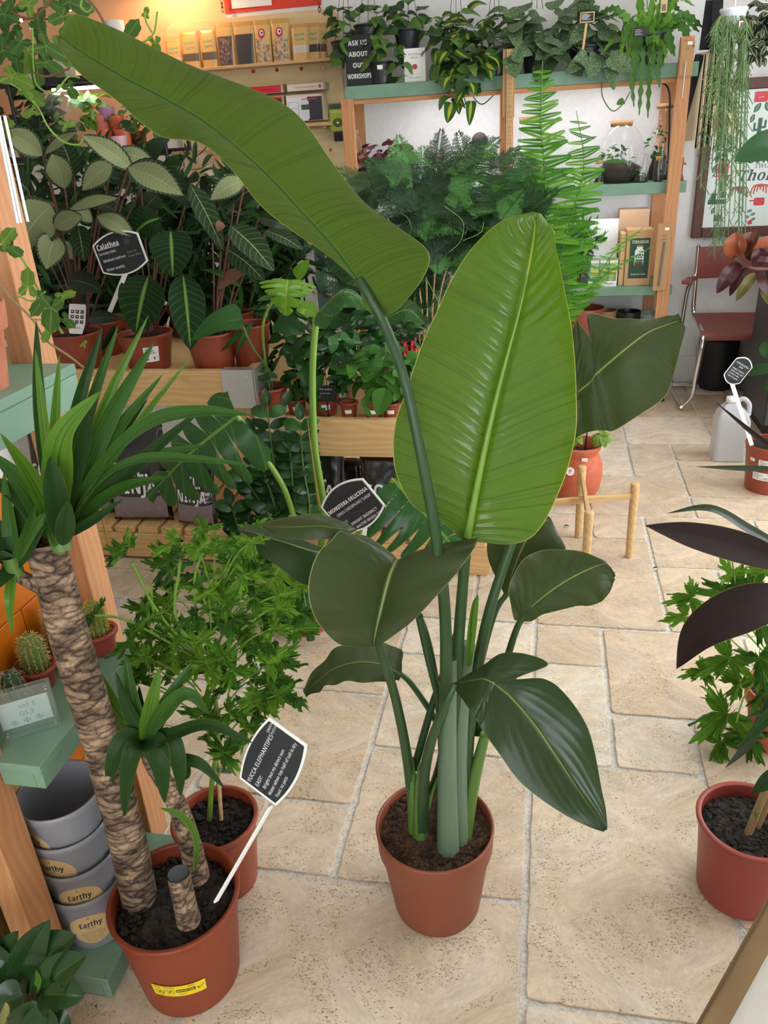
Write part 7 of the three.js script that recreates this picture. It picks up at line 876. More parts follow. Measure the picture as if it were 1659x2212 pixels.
  p = V(PZ(300, 330, z - 0.15).x, y2, z - 0.15); a = pottedAt('leafy_houseplant', 'trailing plant hanging past the bright little pots', 'plant', p, 0.05, 0.06, 0.1, potDarkRedM); bush(a, [[275, 245, 34, 12, z - 0.1], [300, 290, 30, 12, z], [320, 260, 40, 14, z - 0.1], [290, 320, 40, 12, z]], heGs, [pothM, pothDM, varM], 28, { dz: 0.08 });
  // things on the rack's top
  for (const [cx, w, yt, c, lab] of [[246, 40, 45, '#efece8', 'white cylinder vase on top of the rack'], [45, 36, 118, '#cfc2b4', 'beige box on top of the rack'], [96, 28, 116, '#2a2522', 'dark candle jar on top of the rack'], [140, 44, 110, '#ded2c4', 'cream candle carton on top of the rack'], [305, 26, 92, '#e2b24a', 'yellow packet on top of the rack']]) { const zz = z - 0.12, q = PZ(cx, yt, zz), k = perPx(q), c0 = V(q.x, y1, zz); if (w === 40 || w === 28) single(w === 40 ? 'cylinder_vase' : 'candle_jar', latheG([[0.0005, 0], [w * k / 2, 0], [w * k / 2, q.y - y1], [w * k / 2 - 0.004, q.y - y1], [w * k / 2 - 0.004, 0.006], [0.0005, 0.006]], 32, c0), phys({ color: c, roughness: 0.4 }), lab, w === 40 ? 'vase' : 'candle'); else single(w === 26 ? 'packet' : 'small_box', boxG(c0.x - w * k / 2, c0.x + w * k / 2, y1, q.y, zz - 0.05, zz + 0.03, 0.003), mat(c, 0.7), lab, 'box'); }
}
{ // clear plastic bags of sleeves and a cardboard box below the pegboard
  const z = -4.5, tx = PZ(335, 155, -4.55).x + 0.03, a = PZ(372, 420, z), b = PZ(466, 330, z), t = thing('plastic_bag', 'clear crinkled plastic bag below the pegboard', 'bag', V((a.x + b.x) / 2, a.y, z)); part(t, 'film', surfG((u, v) => V(lerp(a.x, b.x, (u + 1) / 2), lerp(a.y - 0.1, b.y, v), z + 0.06 * (1 - u * u) * (1 - v * 0.5) + 0.01 * Math.sin(u * 9 + v * 5)), 24, 16), sleeveM);
  single('cardboard_box', boxPx(385, 322, 470, 440, z - 0.1, 0.1, 0.004), mat('#b08a5e', 0.85), 'brown cardboard box behind the plastic bag', 'box'); const s = thing('side_table', 'dark green low table below the pegboard', 'table', V(-1.8, 0, -4.75)); part(s, 'top', boxG(tx, -1.2, a.y - 0.14, a.y - 0.1, -5.0, -4.4, 0.004), mat('#3e5248', 0.6)); for (const x of [tx + 0.04, -1.28]) for (const zz of [-4.95, -4.47]) part(s, 'leg', boxG(x, x + 0.05, 0, a.y - 0.14, zz, zz + 0.05, 0.003), mat('#3e5248', 0.6));
}
// ---------------------------------------------------------------- right side: bags, hanging basket, poster, chair, cabinet
{
  const clothT = dataTex(128, 128, (u, v) => { const k = (Math.sin(u * 6.283 * 40) + Math.sin(v * 6.283 * 40)) * 4 + tn(u, v, 5, 1) * 8; return [216 + k, 198 + k, 164 + k]; }), clothM = mat('#ffffff', 0.9, { map: clothT }), strapM = mat('#1a1a22', 0.85);
  const quad = (P, f) => surfG((u, v) => { const s = (u + 1) / 2, a = P[0].clone().lerp(P[1], s), b = P[2].clone().lerp(P[3], s); return b.lerp(a, v).add(V(0, 0, f(u, v))); }, 40, 14);
  let t = thing('tote_bag', 'wide cream cotton tote bag hanging with a black side strap', 'bag', PZ(1535, 305, -4.78));
  part(t, 'body', quad([PZ(1504, 116, -4.8), PZ(1562, 104, -4.8), PZ(1467, 308, -4.8), PZ(1600, 286, -4.8)], (u, v) => 0.012 * Math.sin(u * 5) * (1.2 - v)), clothM); part(t, 'strap', barG(PZ(1512, 118, -4.765), PZ(1474, 262, -4.765), 0.045, 0.004), strapM); part(t, 'strap', barG(PZ(1536, 0, -4.78), PZ(1521, 108, -4.775), 0.05, 0.004), strapM); part(t, 'strap', barG(PZ(1548, 0, -4.79), PZ(1540, 106, -4.782), 0.055, 0.004), strapM);
  part(t, 'print', quad([PZ(1545, 250, -4.77), PZ(1570, 247, -4.77), PZ(1543, 276, -4.77), PZ(1571, 272, -4.77)], () => 0.02), mat('#b8394a', 0.8));
  t = thing('tote_bag', 'pleated cream tote bag with black piping hanging in front', 'bag', PZ(1520, 320, -4.72)); const pl = (u, v) => 0.03 * Math.abs(Math.sin(u * 4.7 + 0.4)) * (1.1 - v * 0.6);
  part(t, 'body', quad([PZ(1520, 118, -4.74), PZ(1552, 116, -4.74), PZ(1497, 320, -4.74), PZ(1532, 316, -4.74)], pl), mat('#ffffff', 0.9, { map: canvasTex(256, 256, (g, w, h) => { g.fillStyle = '#dccba6'; g.fillRect(0, 0, w, h); g.fillStyle = '#15151c'; for (const [x, ww] of [[14, 26], [84, 20], [120, 14], [196, 44]]) g.fillRect(x, 0, ww, h); }) })); part(t, 'strap', barG(PZ(1551, 0, -4.74), PZ(1545, 115, -4.73), 0.05, 0.004), strapM);
}
{ // rhipsalis in a hanging pot
  reseed(301); const z = -4.35, t = thing('rhipsalis', 'mistletoe cactus trailing long thin stems from a white hanging pot', 'plant', PZ(1580, 75, z)), p = PZ(1580, 72, z), k = perPx(p), c = V(p.x, p.y, z);
  part(t, 'pot', latheG([[0.0005, 0.003], [20 * k, 0], [26 * k, 38 * k], [29 * k, 40 * k], [29 * k, 46 * k], [27 * k, 46 * k], [22 * k, 8 * k], [0.0005, 8 * k]], 36, c), mat('#dfe4e8', 0.5)); part(t, 'soil', soilG(V(c.x, c.y + 40 * k, z), 25 * k, 0.004, 2), soilDM); part(t, 'cord', tubeG([V(c.x, c.y + 44 * k, z), V(c.x, CEIL - 0.002, z)], 0.005, 2, 8), whiteM); const q = PZ(1601, 55, z + 0.07); part(t, 'logo', faceG(q.x - 0.012, q.x + 0.012, q.y - 0.016, q.y + 0.016, z + 0.083), mat('#ffffff', 0.6, { map: canvasTex(96, 128, (g, w, h) => { g.fillStyle = '#dfe4e8'; g.fillRect(0, 0, w, h); g.fillStyle = '#c43048'; g.font = 'bold 120px sans-serif'; g.fillText('P', 12, 108); }) }), 'red letter on the pot');
  const rm = mat('#6f8a52', 0.7), rm2 = mat('#59744a', 0.7);
  for (let s = 0; s < 46; s++) { const a = rr(-1, 1), x0 = 1580 + a * 26, xe = 1568 + a * 30 + rr(-14, 14) - (s % 3 === 0 ? 20 : 0), ye = s % 4 === 0 ? rr(520, 560) : rr(180, 470), zz = z + rr(-0.06, 0.09), list = [], P = [[x0, 34, zz], [x0 + a * 10, 50, zz + 0.02], [lerp(x0, xe, 0.5) + a * 6, lerp(40, ye, 0.5), zz + 0.01], [xe, ye, zz]].map(pz), cv = curveOf(P); list.push(tubeG(P, 0.0022, 20, 4, false)); for (let b = 0; b < 16; b++) { const v = rr(0.2, 1), o = cv.getPoint(v), l = rr(0.03, 0.075), sd = rnd() < 0.5 ? -1 : 1; list.push(tubeG([o, o.clone().add(V(sd * l * 0.5, -l * 0.75, rr(-0.02, 0.02)))], 0.0017, 2, 4, false)); } part(t, 'trailing_stem', merged(list), s % 2 ? rm : rm2); }
}
{ reseed(311); const z = -4.4, p = PZ(1668, 90, z), t = thing('inch_plant', 'silver striped inch plant hanging at the top corner', 'plant', V(p.x, p.y, z)); part(t, 'pot', potG(V(p.x, p.y, z), 0.06, 0.08, 0.1), blackPotM); part(t, 'cord', tubeG([V(p.x, p.y + 0.1, z), V(p.x, CEIL - 0.002, z)], 0.003, 2, 6), whiteM); bush(t, [[1640, 40, 30, 34, z + 0.06], [1655, 80, 34, 36, z + 0.08], [1635, 105, 22, 16, z + 0.08], [1660, 10, 30, 20, z + 0.05]], ovGs, [tradM], 26, { dz: 0.06, hang: -0.4 }); }
{ // framed poster with hand lettering and drawn plants
  const z = BACK + 0.03, a = PZ(1508, 505, z), l = PZ(1520, 190, z), x0 = PZ(1512, 330, z).x, yb = PZ(1560, 512, z).y, yt = PZ(1590, 170, z).y, x1 = x0 + 0.78, t = thing('framed_poster', 'dark wood framed poster with hand lettering and red and green drawings', 'poster', V((x0 + x1) / 2, yb, z)), F = 0.055, fm = mat('#5a2d22', 0.45);
  part(t, 'frame', merged([boxG(x0, x0 + F, yb, yt, BACK + 0.002, z + 0.012, 0.006), boxG(x1 - F, x1, yb, yt, BACK + 0.002, z + 0.012, 0.006), boxG(x0 + F, x1 - F, yb, yb + F, BACK + 0.002, z + 0.012, 0.006), boxG(x0 + F, x1 - F, yt - F, yt, BACK + 0.002, z + 0.012, 0.006)]), fm);
  const W = x1 - x0 - 2 * F, H = yt - yb - 2 * F, cw = 620, ch = Math.round(cw * H / W);
  part(t, 'print', faceG(x0 + F, x1 - F, yb + F, yt - F, z + 0.002), mat('#ffffff', 0.35, { map: canvasTex(cw, ch, (g, w, h) => {
    g.fillStyle = '#e9f2ee'; g.fillRect(0, 0, w, h); const S = h / 850; g.scale(S, S); const gr = '#1f5a3c', rd = '#d93340', pk = '#e0567a';
    const lf = (x, y, r, an, c = gr) => { g.save(); g.translate(x, y); g.rotate(an); g.fillStyle = c; g.beginPath(); g.moveTo(0, r); g.quadraticCurveTo(r, 0, 0, -r); g.quadraticCurveTo(-r, 0, 0, r); g.fill(); g.strokeStyle = '#e9f2ee'; g.lineWidth = 3; g.beginPath(); g.moveTo(0, r * 0.6); g.lineTo(0, -r * 0.6); g.stroke(); g.restore(); };
    g.fillStyle = rd; g.fillRect(235, 16, 460, 62); g.fillStyle = '#f6cfc8'; for (let k = 0; k < 46; k++) g.fillRect(245 + (k * 97) % 440, 24 + (k * 41) % 46, 5, 5);
    for (const [x, y, r, an] of [[262, 110, 34, 0.6], [322, 108, 32, -0.4], [240, 172, 28, 0.3], [345, 150, 20, 0.5], [372, 130, 22, -0.5], [420, 160, 26, 0.8], [500, 130, 34, -0.3], [560, 170, 30, 0.4]]) lf(x, y, r, an);
    g.fillStyle = pk; g.fillRect(366, 96, 60, 34); g.fillStyle = gr; g.fillRect(278, 172, 26, 96); g.fillRect(252, 200, 13, 44); g.fillRect(252, 236, 40, 13); g.fillRect(318, 186, 13, 44); g.fillRect(296, 222, 34, 13); g.fillStyle = rd; g.fillRect(270, 268, 42, 40); g.fillStyle = pk; g.fillRect(236, 308, 112, 13); g.fillRect(238, 366, 130, 8); g.fillStyle = gr; for (let k = 0; k < 5; k++) g.fillRect(252 + k * 24, 336, 16, 30);
    g.fillStyle = '#22333c'; g.font = 'bold italic 88px serif'; g.fillText('Between', 178, 445, 420); g.font = 'italic 38px serif'; g.fillText('TWO', 290, 478); g.font = 'bold italic 92px serif'; g.fillText('Thorns', 190, 556, 380);
    for (const [x, y, r, an] of [[60, 330, 38, 0.7], [120, 300, 40, -0.6], [50, 400, 34, 0.2], [130, 350, 32, 1.2], [90, 380, 28, 0], [40, 470, 30, 0.5]]) lf(x, y, r, an); g.fillStyle = rd; g.fillRect(60, 440, 70, 66); g.fillRect(40, 512, 116, 10); lf(120, 540, 26, 0.4); g.fillStyle = gr; g.fillRect(20, 668, 120, 30); for (const [x, y] of [[36, 628], [98, 618]]) g.fillRect(x, y, 34, 40); g.fillRect(70, 770, 44, 40); lf(60, 740, 24, 0.3);
    for (const [cx, cy, c] of [[210, 610, '#7a2f3a'], [350, 600, '#c8402c'], [500, 610, '#7a2f3a']]) { g.strokeStyle = c; g.lineWidth = 9; for (let k = 0; k < 7; k++) { g.beginPath(); g.moveTo(cx, cy); g.quadraticCurveTo(cx + (k - 3) * 18, cy - 45, cx + (k - 3) * 20, cy + 16 + Math.abs(k - 3) * 12); g.stroke(); } }
    g.fillStyle = rd; g.beginPath(); g.roundRect(318, 666, 70, 50, 12); g.fill(); g.fillRect(290, 680, 34, 9); for (const [x, y] of [[300, 750], [325, 772], [290, 790], [330, 805]]) lf(x, y, 18, 1.2); g.fillStyle = rd; g.fillRect(300, 812, 26, 26); }) }), 'printed sheet with lettering, leaves and pots');
}
{ // tubular chair with leather seat and back
  const t = thing('cantilever_chair', 'chrome tube chair with burgundy leather seat and back', 'chair', PY(1473, 888, 0)), leather = phys({ color: '#7d3b35', roughness: 0.38, clearcoat: 0.15, clearcoatRoughness: 0.35 });
  const z0 = -4.52, z1 = -4.88, S = [PZ(1509, 530, z1), PZ(1503, 605, z1), PZ(1498, 672, z1), PZ(1500, 683, z1 + 0.02), PZ(1519, 726, z0 - 0.02), PZ(1517, 745, z0), PZ(1504, 810, z0), PZ(1494, 855, z0 + 0.0), V(0.77, 0.016, z0)], fz = V(0.775, 0.016, -4.97), A = [V(0.77, 0.016, z0), fz, V(0.775, 0.06, -4.99), V(0.80, 0.4, -4.97), V(0.81, 0.6, -4.95), PZ(1497, 600, -4.9), PZ(1487, 603, -4.7)];
  const dx = 0.52; for (const o of [0, dx]) { const mv = (l) => l.map((p) => p.clone().add(V(o, 0, 0))); part(t, 'frame_tube', tubeG(mv(S), 0.0125, 60, 12), chromeM); part(t, 'frame_tube', tubeG(mv(A), 0.0125, 60, 12), chromeM); const a = PZ(1482, 610, -4.62), b = PZ(1497, 600, -4.88); part(t, 'armrest', barG(a.clone().add(V(o, 0, 0)), b.clone().add(V(o, 0, 0)), 0.05, 0.024, V(1, 0, 0), 0.008), leather); }
  part(t, 'floor_tube', tubeG([fz, fz.clone().add(V(dx, 0, 0))], 0.0125, 4, 12), chromeM);
  const sb = PZ(1500, 681, z1 + 0.02), sf = PZ(1519, 724, z0 - 0.02); part(t, 'seat', surfG((u, v) => { const s = (u + 1) / 2, p = sb.clone().lerp(sf, Math.min(1, v / 0.88)); if (v > 0.88) p.y -= (v - 0.88) * 0.34; return V(lerp(sb.x - 0.012, sb.x + dx + 0.012, s), p.y + 0.013 - 0.018 * (1 - u * u) * Math.sin(Math.min(1, v / 0.88) * 3.14), p.z + (v > 0.88 ? 0.012 : 0)); }, 14, 24), leather);
  const bt = PZ(1511, 533, z1 + 0.01), bb = PZ(1503, 602, z1 + 0.01); part(t, 'backrest', surfG((u, v) => V(lerp(bb.x, bt.x + dx, (u + 1) / 2), lerp(bb.y, bt.y, v), z1 + 0.016 - 0.03 * (1 - u * u)), 16, 4), leather);
}
{ const p = PY(1543, 838, 0), c = V(p.x, 0, p.z - 0.02), t = thing('waste_bin', 'black round cornered bin under the chair', 'bin', c); part(t, 'body', latheG([[0.0005, 0.004], [0.085, 0.0], [0.1, 0.02], [0.112, 0.3], [0.106, 0.3], [0.09, 0.01], [0.0005, 0.01]], 40, c), mat('#14161a', 0.5)); const q = PY(1600, 838, 0); const t2 = thing('plastic_tub', 'grey translucent tub next to the black bin', 'tub', V(q.x, 0, q.z)); part(t2, 'body', latheG([[0.0005, 0], [0.085, 0], [0.1, 0.3], [0.0005, 0.31]], 32, V(q.x + 0.05, 0, q.z)), mat('#77757a', 0.4));
  const w = PY(1425, 868, 0); single('small_black_box', boxG(w.x - 0.03, w.x + 0.025, 0, 0.06, w.z - 0.05, w.z, 0.004), blackM, 'small black box on the floor behind the torn leaf', 'box');
  const pl = PZ(1490, 740, -5.0), t3 = thing('plastic_bag', 'clear plastic bag by the wall behind the chair leg', 'bag', V(pl.x, 0, -5.02)); part(t3, 'film', surfG((u, v) => V(pl.x + u * 0.08 * (1 - 0.3 * v), v * 0.42, -5.02 + 0.035 * (1 - u * u) + 0.01 * Math.sin(u * 8 + v * 9)), 20, 14), sleeveM); }
{ const x = 1.072, t = thing('grey_cabinet', 'dark grey cabinet standing beyond the water canister', 'cabinet', V(1.4, 0, -4.2)), top = PZ(1639, 592, -4.44).y; part(t, 'carcass', boxG(x, RIGHTX - 0.02, 0.1, top, -4.44, -3.985, 0.004), mat('#3d3f42', 0.5)); part(t, 'plinth', boxG(x + 0.05, RIGHTX - 0.03, 0, 0.1, -4.42, -4.03, 0.002), mat('#2c2d2f', 0.6)); part(t, 'door', boxG(x + 0.004, RIGHTX - 0.025, 0.11, top - 0.01, -3.984, -3.966, 0.003), mat('#424447', 0.5)); part(t, 'trim', boxG(x - 0.002, RIGHTX - 0.02, top, top + 0.012, -4.44, -3.97, 0.003), steelM);
  // rubber plant on the cabinet
  reseed(321); const c = V(1.42, top + 0.012, -4.2), r = pottedAt('rubber_plant', 'burgundy rubber plant leaning out over the cabinet', 'plant', c, 0.08, 0.1, 0.18, blackPotM), rb = leafMat(plainTex('#6d3b34', '#85483c', '#a4604c', 6), { gloss: 0.6, gr: 0.25, through: 0.1 }), rd = leafMat(plainTex('#4a2430', '#5c3038', '#7c4448', 6), { gloss: 0.6, gr: 0.25, through: 0.08 }), ro = leafMat(plainTex('#a8604a', '#c67a58', '#d08a66', 6), { gloss: 0.5, gr: 0.3, through: 0.15 }), rg = leafMat(plainTex('#6a6a3a', '#7d7c48', '#90884e', 6), { gloss: 0.5, through: 0.15 });
  stemPx(r, [[1720, 620, -4.15], [1680, 585, -4.05], [1620, 578, -3.95], [1586, 556, -3.9]], 0.008, mat('#5a3a30', 0.7)); part(r, 'stem', tubeG([V(c.x, c.y + 0.15, c.z), V(c.x, c.y + 0.22, c.z + 0.05), PZ(1720, 620, -4.15)], 0.009, 12, 8), mat('#5a3a30', 0.7));
  for (const [b, e, w, m] of [[[1588, 556], [1588, 502], 46, ro], [[1600, 548], [1625, 500], 34, rb], [[1598, 568], [1548, 634], 34, rd], [[1612, 578], [1576, 640], 26, rd], [[1632, 590], [1590, 650], 24, rg], [[1635, 560], [1680, 515], 50, ro], [[1610, 550], [1680, 560], 34, rd], [[1650, 585], [1665, 640], 40, rd], [[1610, 555], [1640, 496], 30, rb], [[1640, 575], [1640, 535], 36, rd], [[1655, 600], [1662, 660], 30, rg]]) leafPx(r, [[...b, -3.93], [(b[0] + e[0]) / 2, (b[1] + e[1]) / 2 - 4, -3.88], [...e, -3.88]], w, m, { prof: 'oval', fold: 0.3, nv: 14, nu: 8 });
}
{ // tall plant outside the picture with one leaf reaching in
  const z = -3.3, c = V(1.35, 0, -3.2), t = pottedAt('ficus', 'broad green leaf reaching in across the poster from a tall plant', 'plant', c, 0.1, 0.13, 0.24, terraM); part(t, 'stem', tubeG([V(1.35, 0.2, -3.2), V(1.34, 0.8, -3.22), PZ(1735, 330, z)], 0.012, 16, 8), mat('#6a5a44', 0.8)); leafPx(t, [[1735, 330, z], [1660, 318, z + 0.05], [1586, 348, z + 0.1]], 74, ficusGM, { prof: 'oval', fold: 0.2, n: V(0, 0.4, 0), nv: 18 }); leafPx(t, [[1735, 330, z], [1760, 250, z], [1800, 200, z]], 74, ficusGM, { prof: 'oval' });
}
{ // water canister
  const t = thing('water_canister', 'translucent white water canister on the tiles', 'canister', V(0.885, 0, -3.80)), m = phys({ color: '#d9dadb', roughness: 0.55, transmission: 0.35, thickness: 0 }), sh = new THREE.Shape(), w = 0.075, d = 0.06; sh.moveTo(-w + 0.02, -d); sh.lineTo(w - 0.02, -d); sh.quadraticCurveTo(w, -d, w, -d + 0.02); sh.lineTo(w, d - 0.02); sh.quadraticCurveTo(w, d, w - 0.02, d); sh.lineTo(-w + 0.02, d); sh.quadraticCurveTo(-w, d, -w, d - 0.02); sh.lineTo(-w, -d + 0.02); sh.quadraticCurveTo(-w, -d, -w + 0.02, -d);
  const P = sh.getPoints(4), pos = [], idx = [], lv = [[0, 0.94], [0.01, 1], [0.2, 1], [0.235, 0.86], [0.275, 0.4], [0.283, 0.24]], N = P.length; lv.forEach(([y, s]) => P.forEach((q) => { const f = s < 0.9 ? s : s; pos.push(0.885 + q.x * f - (s < 0.9 ? 0.02 * (1 - s) : 0), y, -3.80 - q.y * f); })); for (let j = 0; j < lv.length - 1; j++) for (let i = 0; i < N; i++) { const a = j * N + i, b = j * N + (i + 1) % N; idx.push(a, b, a + N, a + N, b, b + N); } for (const j of [0, lv.length - 1]) { const k = pos.length / 3; pos.push(0.885, lv[j][0], -3.8); for (let i = 0; i < N; i++) idx.push(j * N + i, k, j * N + (i + 1) % N); } const g = new THREE.BufferGeometry(); g.setAttribute('position', new THREE.Float32BufferAttribute(pos, 3)); g.setAttribute('uv', new THREE.Float32BufferAttribute(new Float32Array(pos.length / 3 * 2), 2)); g.setIndex(idx); g.computeVertexNormals(); part(t, 'body', g, m); part(t, 'cap', latheG([[0.0005, 0.31], [0.02, 0.309], [0.022, 0.284], [0.0005, 0.284]], 24, V(0.868, 0, -3.8)), whiteM); part(t, 'handle', tubeG([V(0.885, 0.272, -3.8), V(0.92, 0.30, -3.8), V(0.95, 0.275, -3.8), V(0.955, 0.22, -3.8)], 0.011, 20, 10), m);
}
{ const c = V(0.985, 0, -3.45), t = pottedAt('ficus', 'plant in a terracotta plastic pot with white barcode labels', 'plant', c, 0.088, 0.108, 0.215, potM); const lm = mat('#ffffff', 0.6, { map: canvasTex(256, 128, (g, w, h) => { g.fillStyle = '#f2f0ee'; g.fillRect(0, 0, w, h); g.fillStyle = '#333'; for (let k = 0; k < 5; k++) g.fillRect(14, 14 + k * 20, 70 + (k * 61) % 90, 7); for (let k = 0; k < 18; k++) g.fillRect(150 + k * 5, 70, (k % 3) + 1, 44); g.font = 'bold 28px sans-serif'; g.fillText('LM10', 176, 40); }) }); sticker(t, c, 0.088, 0.108, 0.215, -0.35, 0.125, 0.165, 0.36, lm); sticker(t, c, 0.088, 0.108, 0.215, -0.5, 0.07, 0.105, 0.42, lm); sticker(t, c, 0.088, 0.108, 0.215, -1.0, 0.15, 0.165, 0.12, whiteStickM);
  part(t, 'stem', tubeG([V(1.0, 0.19, -3.45), V(1.02, 0.5, -3.44), V(1.05, 0.8, -3.42)], 0.008, 10, 8), stemGreenM); reseed(331); bush(t, [[1700, 800, 40, 12, -3.45], [1700, 930, 24, 5, -3.4]], ovGs, [ficusGM], 70);
  plantLabel({ c: [1594, 801], ax: [17, 10], hh: 20, bulge: 31, z: -3.4, z2: -3.4, stake: [[1580, 825, -3.4], [1624, 962, -3.385]], sw: 0.017, label: 'chalkboard label on a tall white stake beside the cabinet', base: PZ(1624, 962, -3.385), draw: (g, w, h) => { const s = h / 900; g.save(); g.scale(1, s); g.font = '70px sans-serif'; g.fillText('FICUS ELASTICA', 60, 260, 390); g.font = '58px sans-serif'; g.fillText('EASY', 200, 340); for (let k = 0; k < 4; k++) g.fillText(['Bright indirect', 'Water when half', 'of soil is dry', 'Toxic to pets'][k], 70, 450 + k * 84, 380); g.restore(); } }); }
{ // terracotta urn with succulent and low wooden plant stand
  const c = V(0.158, 0, -3.275), t = thing('succulent', 'jade rosette succulent in a round terracotta urn', 'plant', c); part(t, 'pot', latheG([[0.0005, 0.004], [0.062, 0], [0.07, 0.006], [0.098, 0.06], [0.108, 0.12], [0.105, 0.17], [0.088, 0.215], [0.084, 0.225], [0.094, 0.245], [0.098, 0.262], [0.092, 0.266], [0.08, 0.23], [0.09, 0.17], [0.05, 0.02], [0.0005, 0.02]], 56, c), terraPinkM); part(t, 'soil', soilG(V(c.x, 0.222, c.z), 0.08, 0.006, 8), soilDM);
  part(t, 'logo_sticker', (() => { const g = new THREE.CircleGeometry(0.018, 24); g.rotateY(-0.15); g.rotateX(-0.3); const p = PZ(1232, 1020, c.z + 0.115); g.translate(p.x, p.y, p.z - 0.008); return g; })(), mat('#ffffff', 0.6, { map: canvasTex(96, 96, (g, w, h) => { g.fillStyle = '#f4f0ee'; g.fillRect(0, 0, w, h); g.fillStyle = '#d0407a'; g.font = 'bold 60px sans-serif'; g.fillText('P', 28, 70); }) }));
  { const p = PZ(1263, 994, c.z + 0.1); part(t, 'price_label', boxG(p.x - 0.012, p.x + 0.012, p.y - 0.007, p.y + 0.007, p.z - 0.004, p.z, 0.001), whiteM); }
  reseed(341); const sg = leafMat(plainTex('#7fb04c', '#98c466', '#a6cc78', 4), { gloss: 0.6, gr: 0.25, through: 0.2 }); for (const [x, y, n, r] of [[1300, 940, 16, 26], [1245, 945, 9, 20], [1215, 945, 9, 20]]) { const p = PZ(x, y, c.z + 0.05); stemPx(t, [[1255, 985, c.z], [x - 5, 965, c.z + 0.04], [x, y, c.z + 0.05]], 0.005, stemGreenM); for (let k = 0; k < n; k++) { const a = k * 2.4, q = Math.sqrt(k / n); lobed(t, ovGs[k % 3], sg, p, V(Math.cos(a) * q, 0.9, Math.sin(a) * q + 0.5), V(Math.cos(a), 0.5 - q * 0.7, Math.sin(a)), r * (0.7 + 0.5 * q) * perPx(p)); } } part(t, 'stick', tubeG([PZ(1262, 990, c.z), PZ(1268, 935, c.z + 0.02)], 0.003, 2, 6), blackM);
  const h = 0.308, L = [[0.342, -2.752], [0.168, -2.50], [0.158, -2.905], [-0.016, -2.655]], s = thing('plant_stand', 'low cross braced wooden plant stand, empty, on the tiles', 'stand', V(0.163, 0, -2.7)); for (const [x, z] of L) part(s, 'leg', latheG([[0.0005, 0], [0.0125, 0], [0.0135, 0.004], [0.0165, h - 0.006], [0.0155, h], [0.0005, h]], 24, V(x, 0, z)), blondM);
  const br = (a, b, y) => part(s, 'crossbar', barG(V(a[0], y, a[1]), V(b[0], y, b[1]), 0.014, 0.026, V(0, 1, 0).cross(V(b[0] - a[0], 0, b[1] - a[1])).normalize(), 0.003), blondM); br(L[0], L[3], h - 0.05); br(L[1], L[2], h - 0.032);
}
for (const [x, y, k] of [[1224, 1137, 0], [1417, 1228, 1]]) { const p = PY(x, y, 0.004), g = spineLeaf([V(p.x - 0.012, 0.004, p.z), V(p.x, 0.008, p.z), V(p.x + 0.012, 0.004, p.z)], 0.012, V(0, 1, 0), { nv: 8, nu: 4 }); single('fallen_leaf', g, palmM, k ? 'tiny fallen leaf scrap on a tile joint' : 'small fallen green leaf beside the plant stand', 'leaf'); }
